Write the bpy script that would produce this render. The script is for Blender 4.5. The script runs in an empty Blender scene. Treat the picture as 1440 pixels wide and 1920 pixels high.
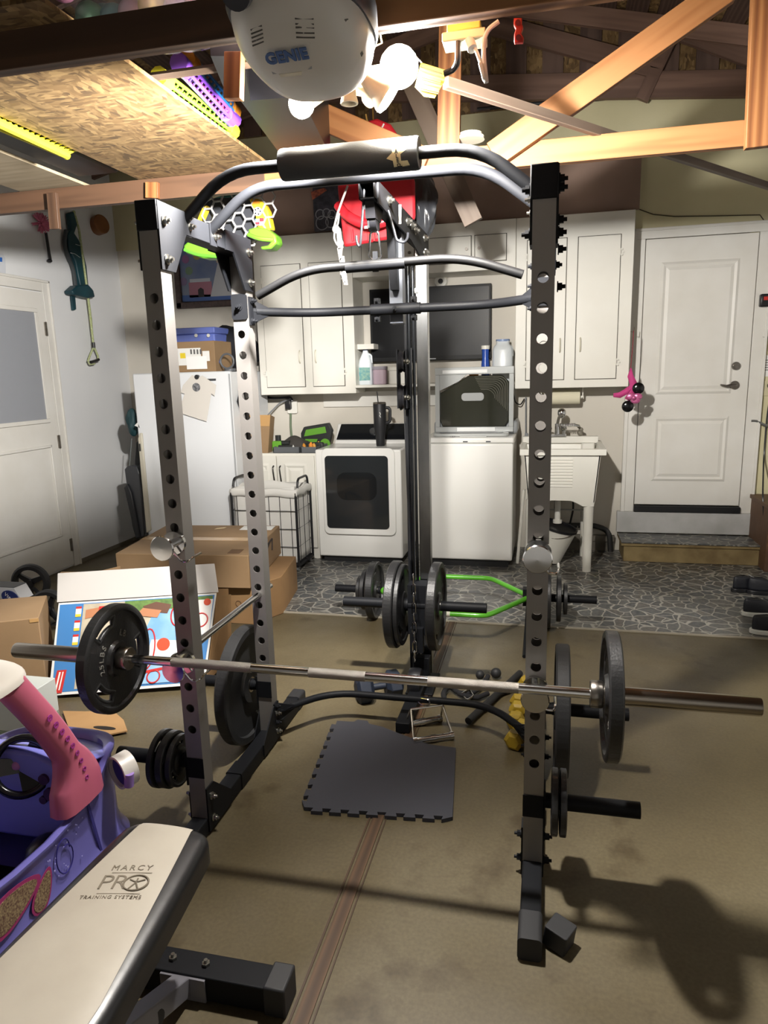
import bpy, bmesh, math, random
from mathutils import Vector, Matrix, Quaternion
random.seed(7)
C = bpy.context.scene.collection
PI = math.pi
V = Vector
# ------------------------------------------------------------------ camera
CAM = V((0, 0, 1.5)); YAW, PITCH, ROLL, FPX = .2329, .1995, -.0266, 1300.0
_f0 = V((-math.sin(YAW), math.cos(YAW), 0)); _r0 = V((math.cos(YAW), math.sin(YAW), 0)); _z = V((0, 0, 1))
FW = _f0*math.cos(PITCH) - _z*math.sin(PITCH); _u0 = _f0*math.sin(PITCH) + _z*math.cos(PITCH)
RT = _r0*math.cos(ROLL) + _u0*math.sin(ROLL); UP = -_r0*math.sin(ROLL) + _u0*math.cos(ROLL)
def _ray(x, y): return FW + RT*((x-720)/FPX) - UP*((y-960)/FPX)
def _hit(x, y, ax, v):
    d = _ray(x, y); return CAM + d*((v-CAM[ax])/d[ax])
def PX(x, y, v): return _hit(x, y, 0, v)      # survey helpers: a sight line met with the plane X, Y or Z = v
def PY(x, y, v): return _hit(x, y, 1, v)
def PZ(x, y, v=0.0): return _hit(x, y, 2, v)
cd = bpy.data.cameras.new('camera'); cam = bpy.data.objects.new('camera', cd); C.objects.link(cam)
cd.sensor_fit = 'VERTICAL'; cd.sensor_height = 36; cd.lens = FPX/1920*36; cd.clip_start = .02
cam.matrix_world = Matrix(((RT.x, UP.x, -FW.x, CAM.x), (RT.y, UP.y, -FW.y, CAM.y), (RT.z, UP.z, -FW.z, CAM.z), (0, 0, 0, 1)))
bpy.context.scene.camera = cam
vs = bpy.context.scene.view_settings
vs.view_transform = 'Standard'; vs.look = 'None'; vs.gamma = 1; vs.use_curve_mapping = False; vs.exposure = EXPO = 0.0

# ------------------------------------------------------------------ materials
def lin(h):
    h = h.lstrip('#'); o = []
    for i in (0, 2, 4):
        c = int(h[i:i+2], 16)/255; o.append(c/12.92 if c <= .04045 else ((c+.055)/1.055)**2.4)
    return (*o, 1)
_M = {}
def nn(nt, t, **k):
    n = nt.nodes.new(t)
    for a, b in k.items(): setattr(n, a, b)
    return n
def base(name):
    m = bpy.data.materials.new(name); m.use_nodes = True; nt = m.node_tree
    return m, nt, nt.nodes['Principled BSDF']
def coords(nt, scale=(1, 1, 1), kind='Object'):
    tc = nn(nt, 'ShaderNodeTexCoord'); mp = nn(nt, 'ShaderNodeMapping'); mp.inputs['Scale'].default_value = scale
    nt.links.new(tc.outputs[kind], mp.inputs['Vector']); return mp.outputs['Vector']
def ramp(nt, fac, stops):
    r = nn(nt, 'ShaderNodeValToRGB'); e = r.color_ramp.elements
    while len(e) < len(stops): e.new(.5)
    for el, (p, c) in zip(e, stops): el.position = p; el.color = lin(c) if isinstance(c, str) else c
    nt.links.new(fac, r.inputs['Fac']); return r.outputs['Color']
def noise(nt, vec, s, d=4, r=.5):
    n = nn(nt, 'ShaderNodeTexNoise'); n.inputs['Scale'].default_value = s; n.inputs['Detail'].default_value = d; n.inputs['Roughness'].default_value = r
    nt.links.new(vec, n.inputs['Vector']); return n.outputs['Fac']
def bump(nt, b, h, st, dist=.01):
    n = nn(nt, 'ShaderNodeBump'); n.inputs['Strength'].default_value = st; n.inputs['Distance'].default_value = dist
    nt.links.new(h, n.inputs['Height']); nt.links.new(n.outputs['Normal'], b.inputs['Normal'])
def mix(nt, f, a, b, mode='MIX'):
    n = nn(nt, 'ShaderNodeMix', data_type='RGBA', blend_type=mode)
    for s, i in ((f, 0), (a, 6), (b, 7)):
        if isinstance(s, (int, float)): n.inputs[i].default_value = s
        elif isinstance(s, str): n.inputs[i].default_value = lin(s)
        elif isinstance(s, tuple): n.inputs[i].default_value = s
        else: nt.links.new(s, n.inputs[i])
    return n.outputs[2]
def mat(name, col, rough=.5, metal=0, var=None, vs_=6, st=(1, 1, 1), bmp=0, bs=60, coat=0, trans=0, alpha=1, spec=.5, ior=1.5):
    """one procedural finish: base colour with an optional second colour worn in by noise, and a fine surface grain"""
    if name in _M: return _M[name]
    m, nt, b = base(name); b.inputs['Base Color'].default_value = lin(col)
    b.inputs['Roughness'].default_value = rough; b.inputs['Metallic'].default_value = metal
    b.inputs['Coat Weight'].default_value = coat; b.inputs['Transmission Weight'].default_value = trans
    b.inputs['Alpha'].default_value = alpha; b.inputs['Specular IOR Level'].default_value = spec; b.inputs['IOR'].default_value = ior
    v = coords(nt, st)
    if var:
        f = noise(nt, v, vs_, 5); c = ramp(nt, f, [(.35, col), (.7, var)]); nt.links.new(c, b.inputs['Base Color'])
    if bmp: bump(nt, b, noise(nt, v, bs, 3), bmp, .002)
    _M[name] = m; return m
def wood(name, a, b_, c, ax=0, s=9, rough=.6):
    if name in _M: return _M[name]
    m, nt, b = base(name); st = [14, 14, 14]; st[ax] = .9
    v = coords(nt, st); w = nn(nt, 'ShaderNodeTexWave', wave_type='BANDS', bands_direction='Y' if ax != 1 else 'X')
    w.inputs['Scale'].default_value = .8; w.inputs['Distortion'].default_value = 7; w.inputs['Detail'].default_value = 3; w.inputs['Detail Scale'].default_value = .8
    nt.links.new(v, w.inputs['Vector'])
    g = ramp(nt, w.outputs['Fac'], [(.0, a), (.75, b_), (.97, c)])
    n2 = ramp(nt, noise(nt, v, 1.1, 6), [(.3, a), (.7, b_)])
    nt.links.new(mix(nt, .3, g, n2), b.inputs['Base Color']); b.inputs['Roughness'].default_value = rough
    bump(nt, b, w.outputs['Fac'], .15, .002); _M[name] = m; return m
def emis(name, col, s):
    m, nt, b = base(name); b.inputs['Base Color'].default_value = lin(col); b.inputs['Emission Color'].default_value = lin(col); b.inputs['Emission Strength'].default_value = s
    return m
def m_concrete():
    m, nt, b = base('concrete'); v = coords(nt)
    a = ramp(nt, noise(nt, v, 1.3, 6, .6), [(.3, '#4c4330'), (.55, '#5b513b'), (.75, '#665d46')])
    st = ramp(nt, noise(nt, v, 4.5, 4, .55), [(.60, (1, 1, 1, 1)), (.72, (.60, .55, .48, 1))])
    c = mix(nt, 1.0, a, st, 'MULTIPLY')
    sp = ramp(nt, noise(nt, v, 90, 2), [(.3, (.85, .85, .85, 1)), (.7, (1.08, 1.08, 1.08, 1))])
    nt.links.new(mix(nt, 1.0, c, sp, 'MULTIPLY'), b.inputs['Base Color'])
    r = ramp(nt, noise(nt, v, 3, 4), [(.3, (.33, .33, .33, 1)), (.7, (.55, .55, .55, 1))]); nt.links.new(r, b.inputs['Roughness'])
    bump(nt, b, noise(nt, v, 30, 5), .08, .004); return m
def m_vinyl():
    m, nt, b = base('stone_pattern_vinyl'); v = coords(nt, (1, 1, 1))
    nz = nn(nt, 'ShaderNodeTexNoise'); nz.inputs['Scale'].default_value = 6; nt.links.new(v, nz.inputs['Vector'])
    ad = nn(nt, 'ShaderNodeVectorMath', operation='MULTIPLY_ADD'); ad.inputs[1].default_value = (.09, .09, 0)
    nt.links.new(nz.outputs['Color'], ad.inputs[0]); nt.links.new(v, ad.inputs[2])
    def vor(feat, out, s):
        n = nn(nt, 'ShaderNodeTexVoronoi', feature=feat); n.inputs['Scale'].default_value = s; nt.links.new(ad.outputs[0], n.inputs['Vector']); return n.outputs[out]
    cell = vor('F1', 'Color', 12); edge = vor('DISTANCE_TO_EDGE', 'Distance', 12)
    sc = nn(nt, 'ShaderNodeSeparateColor'); nt.links.new(cell, sc.inputs[0])
    cc = ramp(nt, sc.outputs[0], [(0, '#23292f'), (.3, '#3b4146'), (.55, '#4d4f4e'), (.75, '#423d38'), (1, '#605e59')])
    cc = mix(nt, .35, cc, ramp(nt, noise(nt, v, 45, 5), [(.3, '#2b2e31'), (.7, '#7c7a74')]))
    g = ramp(nt, edge, [(.03, '#96938a'), (.07, '#3c3d3c')]); ms = ramp(nt, edge, [(.03, (0, 0, 0, 1)), (.08, (1, 1, 1, 1))])
    nt.links.new(mix(nt, ms, g, cc), b.inputs['Base Color']); b.inputs['Roughness'].default_value = .32; return m
def m_osb():
    m, nt, b = base('strand_board'); v = coords(nt, (22, 80, 22)); v2 = coords(nt, (75, 26, 26))
    def vo(vec, s):
        n = nn(nt, 'ShaderNodeTexVoronoi'); n.inputs['Scale'].default_value = s; nt.links.new(vec, n.inputs['Vector'])
        x = nn(nt, 'ShaderNodeSeparateColor'); nt.links.new(n.outputs['Color'], x.inputs[0]); return x.outputs[0]
    st = [(0, '#4a371f'), (.3, '#6b5230'), (.7, '#7d6440'), (1, '#94794f')]
    a = ramp(nt, vo(v, 1.0), st); c = ramp(nt, vo(v2, 1.0), st)
    x = mix(nt, ramp(nt, noise(nt, coords(nt), 9, 3), [(.45, (0, 0, 0, 1)), (.55, (1, 1, 1, 1))]), a, c)
    d = ramp(nt, noise(nt, v, .8, 3), [(.66, (1, 1, 1, 1)), (.8, (.45, .36, .26, 1))])
    nt.links.new(mix(nt, 1.0, x, d, 'MULTIPLY'), b.inputs['Base Color']); b.inputs['Roughness'].default_value = .75; return m
WHITE = mat('white_wall_paint', '#dcdddd', .65, var='#d4d5d6', vs_=1.2, bmp=.15, bs=120)
WARMW = mat('warm_white_wall_paint', '#cbc6bb', .65, var='#c2bcb0', vs_=1.2, bmp=.15, bs=120)
CREAM = mat('pale_yellow_wall_paint', '#cdc6a2', .75, var='#bfb892', vs_=1.5, bmp=.3, bs=90)
TRIM = mat('white_trim_paint', '#d8d6d0', .45, var='#cfccc4', vs_=3)
CAB = mat('white_cabinet_paint', '#dbd9d0', .45, var='#d3d0c6', vs_=2.5)
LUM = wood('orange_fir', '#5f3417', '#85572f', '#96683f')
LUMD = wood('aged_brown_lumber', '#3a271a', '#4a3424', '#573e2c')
LUMG = wood('greyed_lumber', '#54443a', '#65564a', '#76675a')
DECK = wood('dark_roof_board', '#3a2a24', '#4a3730', '#57443b', ax=1)
OSB = m_osb(); CONC = m_concrete(); VINYL = m_vinyl()
RACK = mat('charcoal_powder_coat', '#8b8783', .42, .62, bmp=.05, bs=400)
BLKM = mat('black_powder_coat', '#121316', .55, 0, spec=.16, bmp=.06, bs=500)
CHR = mat('chrome', '#d0d0d0', .12, 1)
STEEL = mat('worn_steel', '#9a958e', .28, 1, var='#7d776f', vs_=20)
BOLT = mat('zinc_bolt', '#a5a39c', .3, 1)
IRON = mat('black_cast_iron', '#1c1c1d', .42, 0, bmp=.35, bs=160, coat=.15)
RUB = mat('black_rubber', '#1d1d1f', .6)
BLK = mat('black_plastic', '#18181b', .35)
CARD = mat('cardboard', '#8f7454', .8, var='#846a4b', vs_=3, bmp=.1, bs=200)
CARDD = mat('cardboard_inside', '#8a6a45', .85, var='#7d5f3d', vs_=4)
APPL = mat('appliance_enamel', '#e2e1dc', .25, coat=.3)
PLW = mat('white_plastic', '#dddbd2', .4)
DARKG = mat('dark_smoked_plastic', '#15171a', .12)
PAPER = mat('white_paper', '#dcdcd8', .7)
GREYP = mat('grey_plastic', '#74777a', .45)

# ------------------------------------------------------------------ mesh builder
def frame(d, up=None):
    d = V(d).normalized(); up = V(up) if up is not None else (V((0, 0, 1)) if abs(d.z) < .95 else V((0, 1, 0)))
    x = up.cross(d).normalized(); y = d.cross(x); return x, y, d
class MB:
    def __init__(s): s.v = []; s.f = []; s.m = []; s.mi = 0; s.X = None; s.bl = []
    def add(s, vs_, fs):
        o = len(s.v); X = s.X
        s.v += [tuple(X @ V(p)) if X is not None else tuple(p) for p in vs_]; s.f += [tuple(i+o for i in f) for f in fs]; s.m += [s.mi]*len(fs); return s
    def bx(s, x0, x1, y0, y1, z0, z1):
        return s.add([(x, y, z) for x in (x0, x1) for y in (y0, y1) for z in (z0, z1)],
                     [(0, 1, 3, 2), (4, 6, 7, 5), (0, 4, 5, 1), (2, 3, 7, 6), (0, 2, 6, 4), (1, 5, 7, 3)])
    def cb(s, c, sx, sy, sz): return s.bx(c[0]-sx/2, c[0]+sx/2, c[1]-sy/2, c[1]+sy/2, c[2]-sz/2, c[2]+sz/2)
    def rb(s, x0, x1, y0, y1, z0, z1, r=.02, n=4, ax=2):
        """box with rounded corners seen along axis ax"""
        L = [(x0, x1), (y0, y1), (z0, z1)]; a, b = [i for i in range(3) if i != ax]
        (a0, a1), (b0, b1), (c0, c1) = L[a], L[b], L[ax]; r = min(r, (a1-a0)/2-1e-5, (b1-b0)/2-1e-5); P = []
        for cx, cy, t in ((a1-r, b1-r, 0), (a0+r, b1-r, 1), (a0+r, b0+r, 2), (a1-r, b0+r, 3)):
            for k in range(n+1):
                t_ = (t+k/n)*PI/2; P.append((cx+r*math.cos(t_), cy+r*math.sin(t_)))
        N = len(P); vv = []
        for c in (c0, c1):
            for p in P:
                q = [0, 0, 0]; q[a] = p[0]; q[b] = p[1]; q[ax] = c; vv.append(q)
        return s.add(vv, [tuple(range(N-1, -1, -1)), tuple(range(N, 2*N))]+[(i, (i+1) % N, N+(i+1) % N, N+i) for i in range(N)])
    def cyl(s, a, b, r, r2=None, n=16, cap=True):
        a, b = V(a), V(b); r2 = r if r2 is None else r2; x, y, d = frame(b-a)
        vv = [p+(x*math.cos(2*PI*i/n)+y*math.sin(2*PI*i/n))*q for p, q in ((a, r), (b, r2)) for i in range(n)]
        fs = [(i, (i+1) % n, n+(i+1) % n, n+i) for i in range(n)]
        if cap: fs += [tuple(range(n-1, -1, -1)), tuple(range(n, 2*n))]
        return s.add(vv, fs)
    def tube(s, pts, r, n=10, closed=False, cap=True, flat=None):
        pts = [V(p) for p in pts]; N = len(pts); rings = []; x = None
        rr = r if isinstance(r, (list, tuple)) else [r]*N
        for i, p in enumerate(pts):
            a = pts[i-1] if (i or closed) else pts[i]; b = pts[(i+1) % N] if (i < N-1 or closed) else pts[i]
            t = (b-a).normalized()
            if x is None: x, y, _ = frame(t)
            else:
                x = (x-t*x.dot(t)).normalized(); y = t.cross(x)
            k = flat if flat else 1
            rings.append([p+(x*math.cos(2*PI*j/n)+y*math.sin(2*PI*j/n)*k)*rr[i] for j in range(n)])
        vv = [q for R_ in rings for q in R_]; fs = []
        for i in range(N if closed else N-1):
            for j in range(n):
                a, b = i*n, ((i+1) % N)*n; fs.append((a+j, a+(j+1) % n, b+(j+1) % n, b+j))
        if cap and not closed: fs += [tuple(range(n-1, -1, -1)), tuple(range((N-1)*n, N*n))]
        return s.add(vv, fs)
    def lathe(s, prof, c, d, n=24, close=False):
        """prof: (radius, distance along d)"""
        c = V(c); x, y, d = frame(d); vv = [c+d*h+(x*math.cos(2*PI*j/n)+y*math.sin(2*PI*j/n))*max(r, 1e-5) for r, h in prof for j in range(n)]
        K = len(prof); fs = [(i*n+j, i*n+(j+1) % n, (i+1) % K*n+(j+1) % n, (i+1) % K*n+j) for i in range(K if close else K-1) for j in range(n)]
        if not close: fs += [tuple(range(n-1, -1, -1)), tuple(range((K-1)*n, K*n))]
        return s.add(vv, fs)
    def prism(s, pts, a, b, ax=1):
        """polygon in the plane normal to ax, extruded a..b"""
        N = len(pts); vv = []
        for c in (a, b):
            for p in pts:
                q = list(p); q.insert(ax, c); vv.append(q)
        return s.add(vv, [tuple(range(N-1, -1, -1)), tuple(range(N, 2*N))]+[(i, (i+1) % N, N+(i+1) % N, N+i) for i in range(N)])
    def slab(s, pts, off):
        """3-D outline thickened by the vector off"""
        pts = [V(p) for p in pts]; o = V(off); N = len(pts)
        return s.add(pts+[p+o for p in pts], [tuple(range(N-1, -1, -1)), tuple(range(N, 2*N))]+[(i, (i+1) % N, N+(i+1) % N, N+i) for i in range(N)])
    def sph(s, c, r, sc=(1, 1, 1), n=16, m=10, z0=-1, z1=1):
        c = V(c); vv = []; a0, a1 = math.asin(z0), math.asin(z1)
        for i in range(m+1):
            t = a0+(a1-a0)*i/m
            for j in range(n):
                u = 2*PI*j/n; vv.append(c+V((max(math.cos(t), 1e-4)*math.cos(u)*r*sc[0], max(math.cos(t), 1e-4)*math.sin(u)*r*sc[1], math.sin(t)*r*sc[2])))
        fs = [(i*n+j, i*n+(j+1) % n, (i+1)*n+(j+1) % n, (i+1)*n+j) for i in range(m) for j in range(n)]+[tuple(range(n-1, -1, -1)), tuple(range(m*n, m*n+n))]
        return s.add(vv, fs)
    def grid(s, fn, nu, nv, thick=0):
        vv = [fn(i/nu, j/nv) for i in range(nu+1) for j in range(nv+1)]; W = nv+1
        return s.add(vv, [(i*W+j, (i+1)*W+j, (i+1)*W+j+1, i*W+j+1) for i in range(nu) for j in range(nv)])
    def text(s, body, size, M, ex=.0008, align='CENTER', sp=1.0, shear=0, off=0):
        cu = bpy.data.curves.new('t', 'FONT'); cu.body = body; cu.size = size; cu.extrude = ex; cu.align_x = align; cu.align_y = 'CENTER'; cu.space_character = sp; cu.shear = shear; cu.resolution_u = 3; cu.offset = off
        o = bpy.data.objects.new('t', cu); C.objects.link(o); dg = bpy.context.evaluated_depsgraph_get(); dg.update()
        me = bpy.data.meshes.new_from_object(o.evaluated_get(dg)); s.add([M @ v.co for v in me.vertices], [tuple(p.vertices) for p in me.polygons])
        bpy.data.objects.remove(o); bpy.data.meshes.remove(me); return s
    def build(s, name, m, parent=None, label=None, cat=None, group=None, kind=None, bev=0, solid=0, sub=0, ang=38, at=None, flip=False):
        for k in s.bl: o = k.build('bolt', m, parent)
        if not s.v: return o
        me = bpy.data.meshes.new(name); vv = [V(p) for p in s.v]
        if at is not None: org = V(at)
        elif parent is not None: org = None
        else:
            lo = [min(p[i] for p in vv) for i in range(3)]; hi = [max(p[i] for p in vv) for i in range(3)]; org = V(((lo[0]+hi[0])/2, (lo[1]+hi[1])/2, lo[2]))
        off = V((0, 0, 0))
        if parent is not None:
            p_ = parent
            while p_ is not None:
                if not p_.get('_local'): off = off+p_.location
                p_ = p_.parent
        elif org is not None: off = org
        me.from_pydata([p-off for p in vv], [], s.f)
        ms = m if isinstance(m, (list, tuple)) else [m]
        for q in ms: me.materials.append(q)
        if len(ms) > 1: me.polygons.foreach_set('material_index', s.m)
        bm = bmesh.new(); bm.from_mesh(me); bmesh.ops.recalc_face_normals(bm, faces=bm.faces)
        if flip: bmesh.ops.reverse_faces(bm, faces=bm.faces)
        bm.to_mesh(me); bm.free()
        me.polygons.foreach_set('use_smooth', [True]*len(me.polygons)); me.set_sharp_from_angle(angle=math.radians(ang)); me.update()
        o = bpy.data.objects.new(name, me); C.objects.link(o); o.parent = parent
        if parent is None and org is not None: o.location = org
        if solid: md = o.modifiers.new('s', 'SOLIDIFY'); md.thickness = solid; md.offset = 0
        if bev: md = o.modifiers.new('b', 'BEVEL'); md.width = bev; md.segments = 2; md.limit_method = 'ANGLE'; md.angle_limit = math.radians(40)
        if sub: md = o.modifiers.new('u', 'SUBSURF'); md.levels = sub; md.render_levels = sub
        tag(o, label, cat, group, kind); return o
def tag(o, label=None, cat=None, group=None, kind=None):
    for k, v in (('label', label), ('category', cat), ('group', group), ('kind', kind)):
        if v: o[k] = v
def thing(name, label, cat, loc, group=None, rz=0, local=False):
    """an Empty at the thing's base; local=True: its parts are modelled about their own origin"""
    o = bpy.data.objects.new(name, None); C.objects.link(o); o.location = loc; o.rotation_euler = (0, 0, rz); o.empty_display_size = .05
    if local: o['_local'] = 1
    tag(o, label, cat, group); return o
def tree_copy(o, parent=None):
    c = o.copy(); C.objects.link(c); c.parent = parent
    for k in list(o.children): tree_copy(k, c)
    return c
def again(o, loc, label=None, rot=None, group=None, sc=None):
    c = tree_copy(o); c.location = loc
    if rot is not None: c.rotation_euler = rot
    if sc is not None: c.scale = sc if not isinstance(sc, (int, float)) else (sc, sc, sc)
    if label: c['label'] = label
    if group: c['group'] = group
    return c
def board(name, a, b, w, t, m, up=(0, 0, 1), label=None, cat=None, kind=None, group=None):
    """a length of lumber from a to b; w across 'up', t the other way; its own X axis runs along the grain"""
    a, b = V(a), V(b); d = (b-a); L = d.length; d.normalize(); side = V(up).cross(d).normalized(); u = d.cross(side)
    o = MB().bx(0, L, -t/2, t/2, -w/2, w/2).build(name, m, None, label, cat, group, kind, bev=.002, at=(0, 0, 0))
    o.matrix_world = Matrix(((d.x, side.x, u.x, a.x), (d.y, side.y, u.y, a.y), (d.z, side.z, u.z, a.z), (0, 0, 0, 1))); return o
def arc(c, r, a0, a1, n, u, w):
    c, u, w = V(c), V(u), V(w); return [c+u*(r*math.cos(a0+(a1-a0)*i/n))+w*(r*math.sin(a0+(a1-a0)*i/n)) for i in range(n+1)]
def rounded(pts, r, n=5, closed=False):
    """polyline with its corners rounded"""
    pts = [V(p) for p in pts]; o = []; N = len(pts)
    for i, p in enumerate(pts):
        if not closed and i in (0, N-1): o.append(p); continue
        a, b = pts[i-1], pts[(i+1) % N]; la, lb = (a-p).length, (b-p).length; k = min(r, la*.48, lb*.48)
        p0, p1 = p+(a-p)*(k/la), p+(b-p)*(k/lb)
        for j in range(n+1):
            t = j/n; o.append(p0*(1-t)**2+p*2*t*(1-t)+p1*t*t)
    return o
def struct(name, mb, m, **k): return mb.build(name, m, kind='structure', **k)
# ================================================================== THE SHELL
XL, XR, YB, YF = -3.78, 2.9, 5.85, -1.7
struct('floor', MB().bx(XL-.1, XR+.1, YF-.1, YB+.1, -.1, 0), CONC)
struct('floor', MB().bx(-2.4, XR, 3.99, YB, .0, .004), VINYL, at=(0, 0, 0))
struct('trim_1', MB().bx(-.568, -.562, YF, 3.985, 0, .003).bx(-.555, -.518, YF, 3.985, 0, .004).bx(-.511, -.507, YF, 3.985, 0, .003), wood('floor_joint_wood', '#3a2817', '#4b3521', '#5a4129', ax=1), at=(0, 0, 0))
struct('trim_2', MB().bx(-2.4, XR, 3.972, 3.992, 0, .006), mat('vinyl_edge', '#9b9484', .6))
# back wall: white below and behind the cabinets, pale yellow to the right of the door and up in the gable
struct('wall_back', MB().bx(XL-.1, XR+.1, YB, YB+.1, 0, 4.4), WARMW)
w = MB(); w.bx(1.42, XR, YB-.012, YB+.001, 0, 4.4); w.bx(XL, 1.42, YB-.012, YB+.001, 2.62, 4.4); w.bx(.62, 1.42, YB-.012, YB+.001, 2.45, 2.62)
struct('wall_back', w, CREAM)
struct('wall_left', MB().bx(XL-.1, XL, YF-.1, YB+.1, 0, 3.3), WHITE)
struct('wall_right', MB().bx(XR, XR+.1, YF-.1, YB+.1, 0, 3.3), WHITE)
struct('wall_front', MB().bx(XL-.1, XR+.1, YF-.1, YF, 0, 4.4), WHITE)
# roof: rafters and boards pitching down from a ridge
RX, RZ, SL = -.4, 3.95, .24
def rz(x): return RZ-SL*abs(x-RX)
def roofm():
    b = MB()
    for sgn in (1, -1):
        x1 = XR+.1 if sgn > 0 else XL-.1
        b.slab([(RX, YF-.1, RZ+.16), (x1, YF-.1, rz(x1)+.16), (x1, YB+.1, rz(x1)+.16), (RX, YB+.1, RZ+.16)], (0, 0, .02))
    return b
struct('ceiling', roofm(), OSB, at=(0, 0, 0))
x = RX+.05; n_ = 0; b = MB()
while x < XR:
    b.slab([(x, YF, rz(x)+.14), (x+.14, YF, rz(x+.14)+.14), (x+.14, YB, rz(x+.14)+.14), (x, YB, rz(x)+.14)], (0, 0, .018)); x += .205
x = RX-.05
while x > XL+.2:
    b.slab([(x, YF, rz(x)+.14), (x-.14, YF, rz(x-.14)+.14), (x-.14, YB, rz(x-.14)+.14), (x, YB, rz(x)+.14)], (0, 0, .018)); x -= .205
struct('ceiling', b, DECK, at=(0, 0, 0))
DK = wood('dark_rafter', '#614a3f', '#785d50', '#866a5c')
for Y in (.4, 1.05, 1.72, 2.37, 3.02, 3.67, 4.32, 4.97, 5.6):
    for s_ in (1, -1):
        x1 = XR+.05 if s_ > 0 else XL-.05
        board('rafter', (RX, Y, RZ+.08), (x1, Y, rz(x1)+.08), .12, .038, DK, label='dark brown roof rafter sloping down under the roof boards', cat='rafter', group='roof rafters')
g = MB(); g.bx(-3.0, XR, YB-.03, YB-.02, 3.42, 4.3); struct('wall_back', g, OSB)
g = MB(); x = -3.0
while x < XR: g.bx(x, x+.15, YB-.06, YB-.04, 3.42, 4.3); x += .265
struct('wall_back', g, wood('gable_boards', '#4a3832', '#5c4840', '#6b554b', ax=2))
for a_, c_ in (((900, 40), (1240, 132)), ((1060, 5), (1300, 60)), ((1258, 70), (1203, 188)), ((1180, 20), (1420, 110))):
    board('gable_brace', PY(*a_, 5.74), PY(*c_, 5.74), .13 if a_[0] != 1258 else .09, .05, DK, label='brown brace nailed over the dark gable boards at upper right', cat='brace', group='gable braces')
board('roof_beam', PY(560, 172, 5.76), PY(1530, 155, 5.76), .17, .05, DK, label='dark brown beam along the top of the pale gable wall', cat='beam')
# ceiling truss chords and webs
ZC0, ZC1 = 2.28, 2.369; ZM = (ZC0+ZC1)/2
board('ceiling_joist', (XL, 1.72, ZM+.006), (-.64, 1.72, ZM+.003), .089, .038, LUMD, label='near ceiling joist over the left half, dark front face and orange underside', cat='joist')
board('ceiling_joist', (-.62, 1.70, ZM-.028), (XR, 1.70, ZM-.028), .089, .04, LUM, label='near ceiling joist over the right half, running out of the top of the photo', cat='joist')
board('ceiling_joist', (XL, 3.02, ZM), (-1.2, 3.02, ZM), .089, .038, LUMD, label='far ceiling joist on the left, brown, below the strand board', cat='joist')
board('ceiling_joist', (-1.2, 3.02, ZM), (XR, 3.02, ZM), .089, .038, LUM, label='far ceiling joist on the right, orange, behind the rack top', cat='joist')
# webs of the far truss
board('truss_web', PY(925, 292, 2.98), PY(1365, -22, 2.98), .10, .036, LUM, up=(0, 1, 0) and (0, 0, 1), label='orange diagonal truss brace rising right from the joist', cat='truss brace')
board('truss_post', PY(841, 292, 2.985), PY(846, 30, 2.985), .036, .089, LUM, up=(0, 1, 0), label='orange king post standing over the pull-up bars, lit from the bulbs', cat='post')
board('truss_post', PY(1424, 277, 2.975), PY(1440, -60, 2.975), .036, .10, LUM, up=(0, 1, 0), label='orange vertical post at the right edge of the photo, nailed over the joist', cat='post')
board('truss_web', PY(800, 305, 2.99), PY(515, 180, 2.99), .10, .036, LUM, label='orange diagonal brace with bold grain below the garage door opener', cat='truss brace')
board('truss_web', PY(752, 110, 3.9), PY(888, 418, 3.9), .10, .036, LUMG, label='greyed diagonal brace ending in mid air before the white cabinets', cat='truss brace')
board('brace_stick', PY(835, 155, 2.35), PY(1450, 352, 4.3), .032, .026, LUMG, label='thin grey stick slanting from the lamps down to the right wall', cat='stick')
board('joist_block', PY(286, 372, 2.99), PY(286, 342, 2.99), .02, .062, LUM, up=(0, 1, 0), label='short orange block nailed on the far joist near the rack corner', cat='wood block')
board('joist_block', PY(104, 430, 2.99), PY(98, 362, 2.99), .02, .05, LUMD, up=(0, 1, 0), label='short brown stub hanging below the far joist at left', cat='wood block')
board('joist_block', PY(438, 187, 1.98), PY(440, 100, 1.98), .03, .05, LUM, up=(0, 1, 0), label='orange stub of wood hanging left of the garage door opener', cat='wood block')
# things stored on the joists
def osb_panel(x0, x1, y0, y1, name, m, label):
    o = MB().bx(x0, x1, y0, y1, ZC1+.002, ZC1+.014).build(name, m, None, label, 'panel'); return o
osb_panel(-1.80, -1.17, 1.60, 3.05, 'strand_board_panel', OSB, 'tan strand board sheet lying on the joists with faded stamps')
osb_panel(-1.95, -1.15, .6, 1.58, 'strand_board_panel', OSB, 'corner of strand board in the top left corner of the photo')
osb_panel(-2.42, -2.08, 1.4, 3.05, 'plywood_panel', mat('grey_plywood', '#9c8e76', .8, var='#877960', vs_=4, st=(1, 8, 1)), 'narrow greyish plywood strip on the joists at far left')
# trim panel above the cabinets
struct('trim_3', MB().bx(-2.45, .62, 5.62, 5.64, 2.60, 3.02), mat('brown_hardboard', '#8a7264', .6, var='#7a6356', vs_=2), bev=.002)
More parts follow.
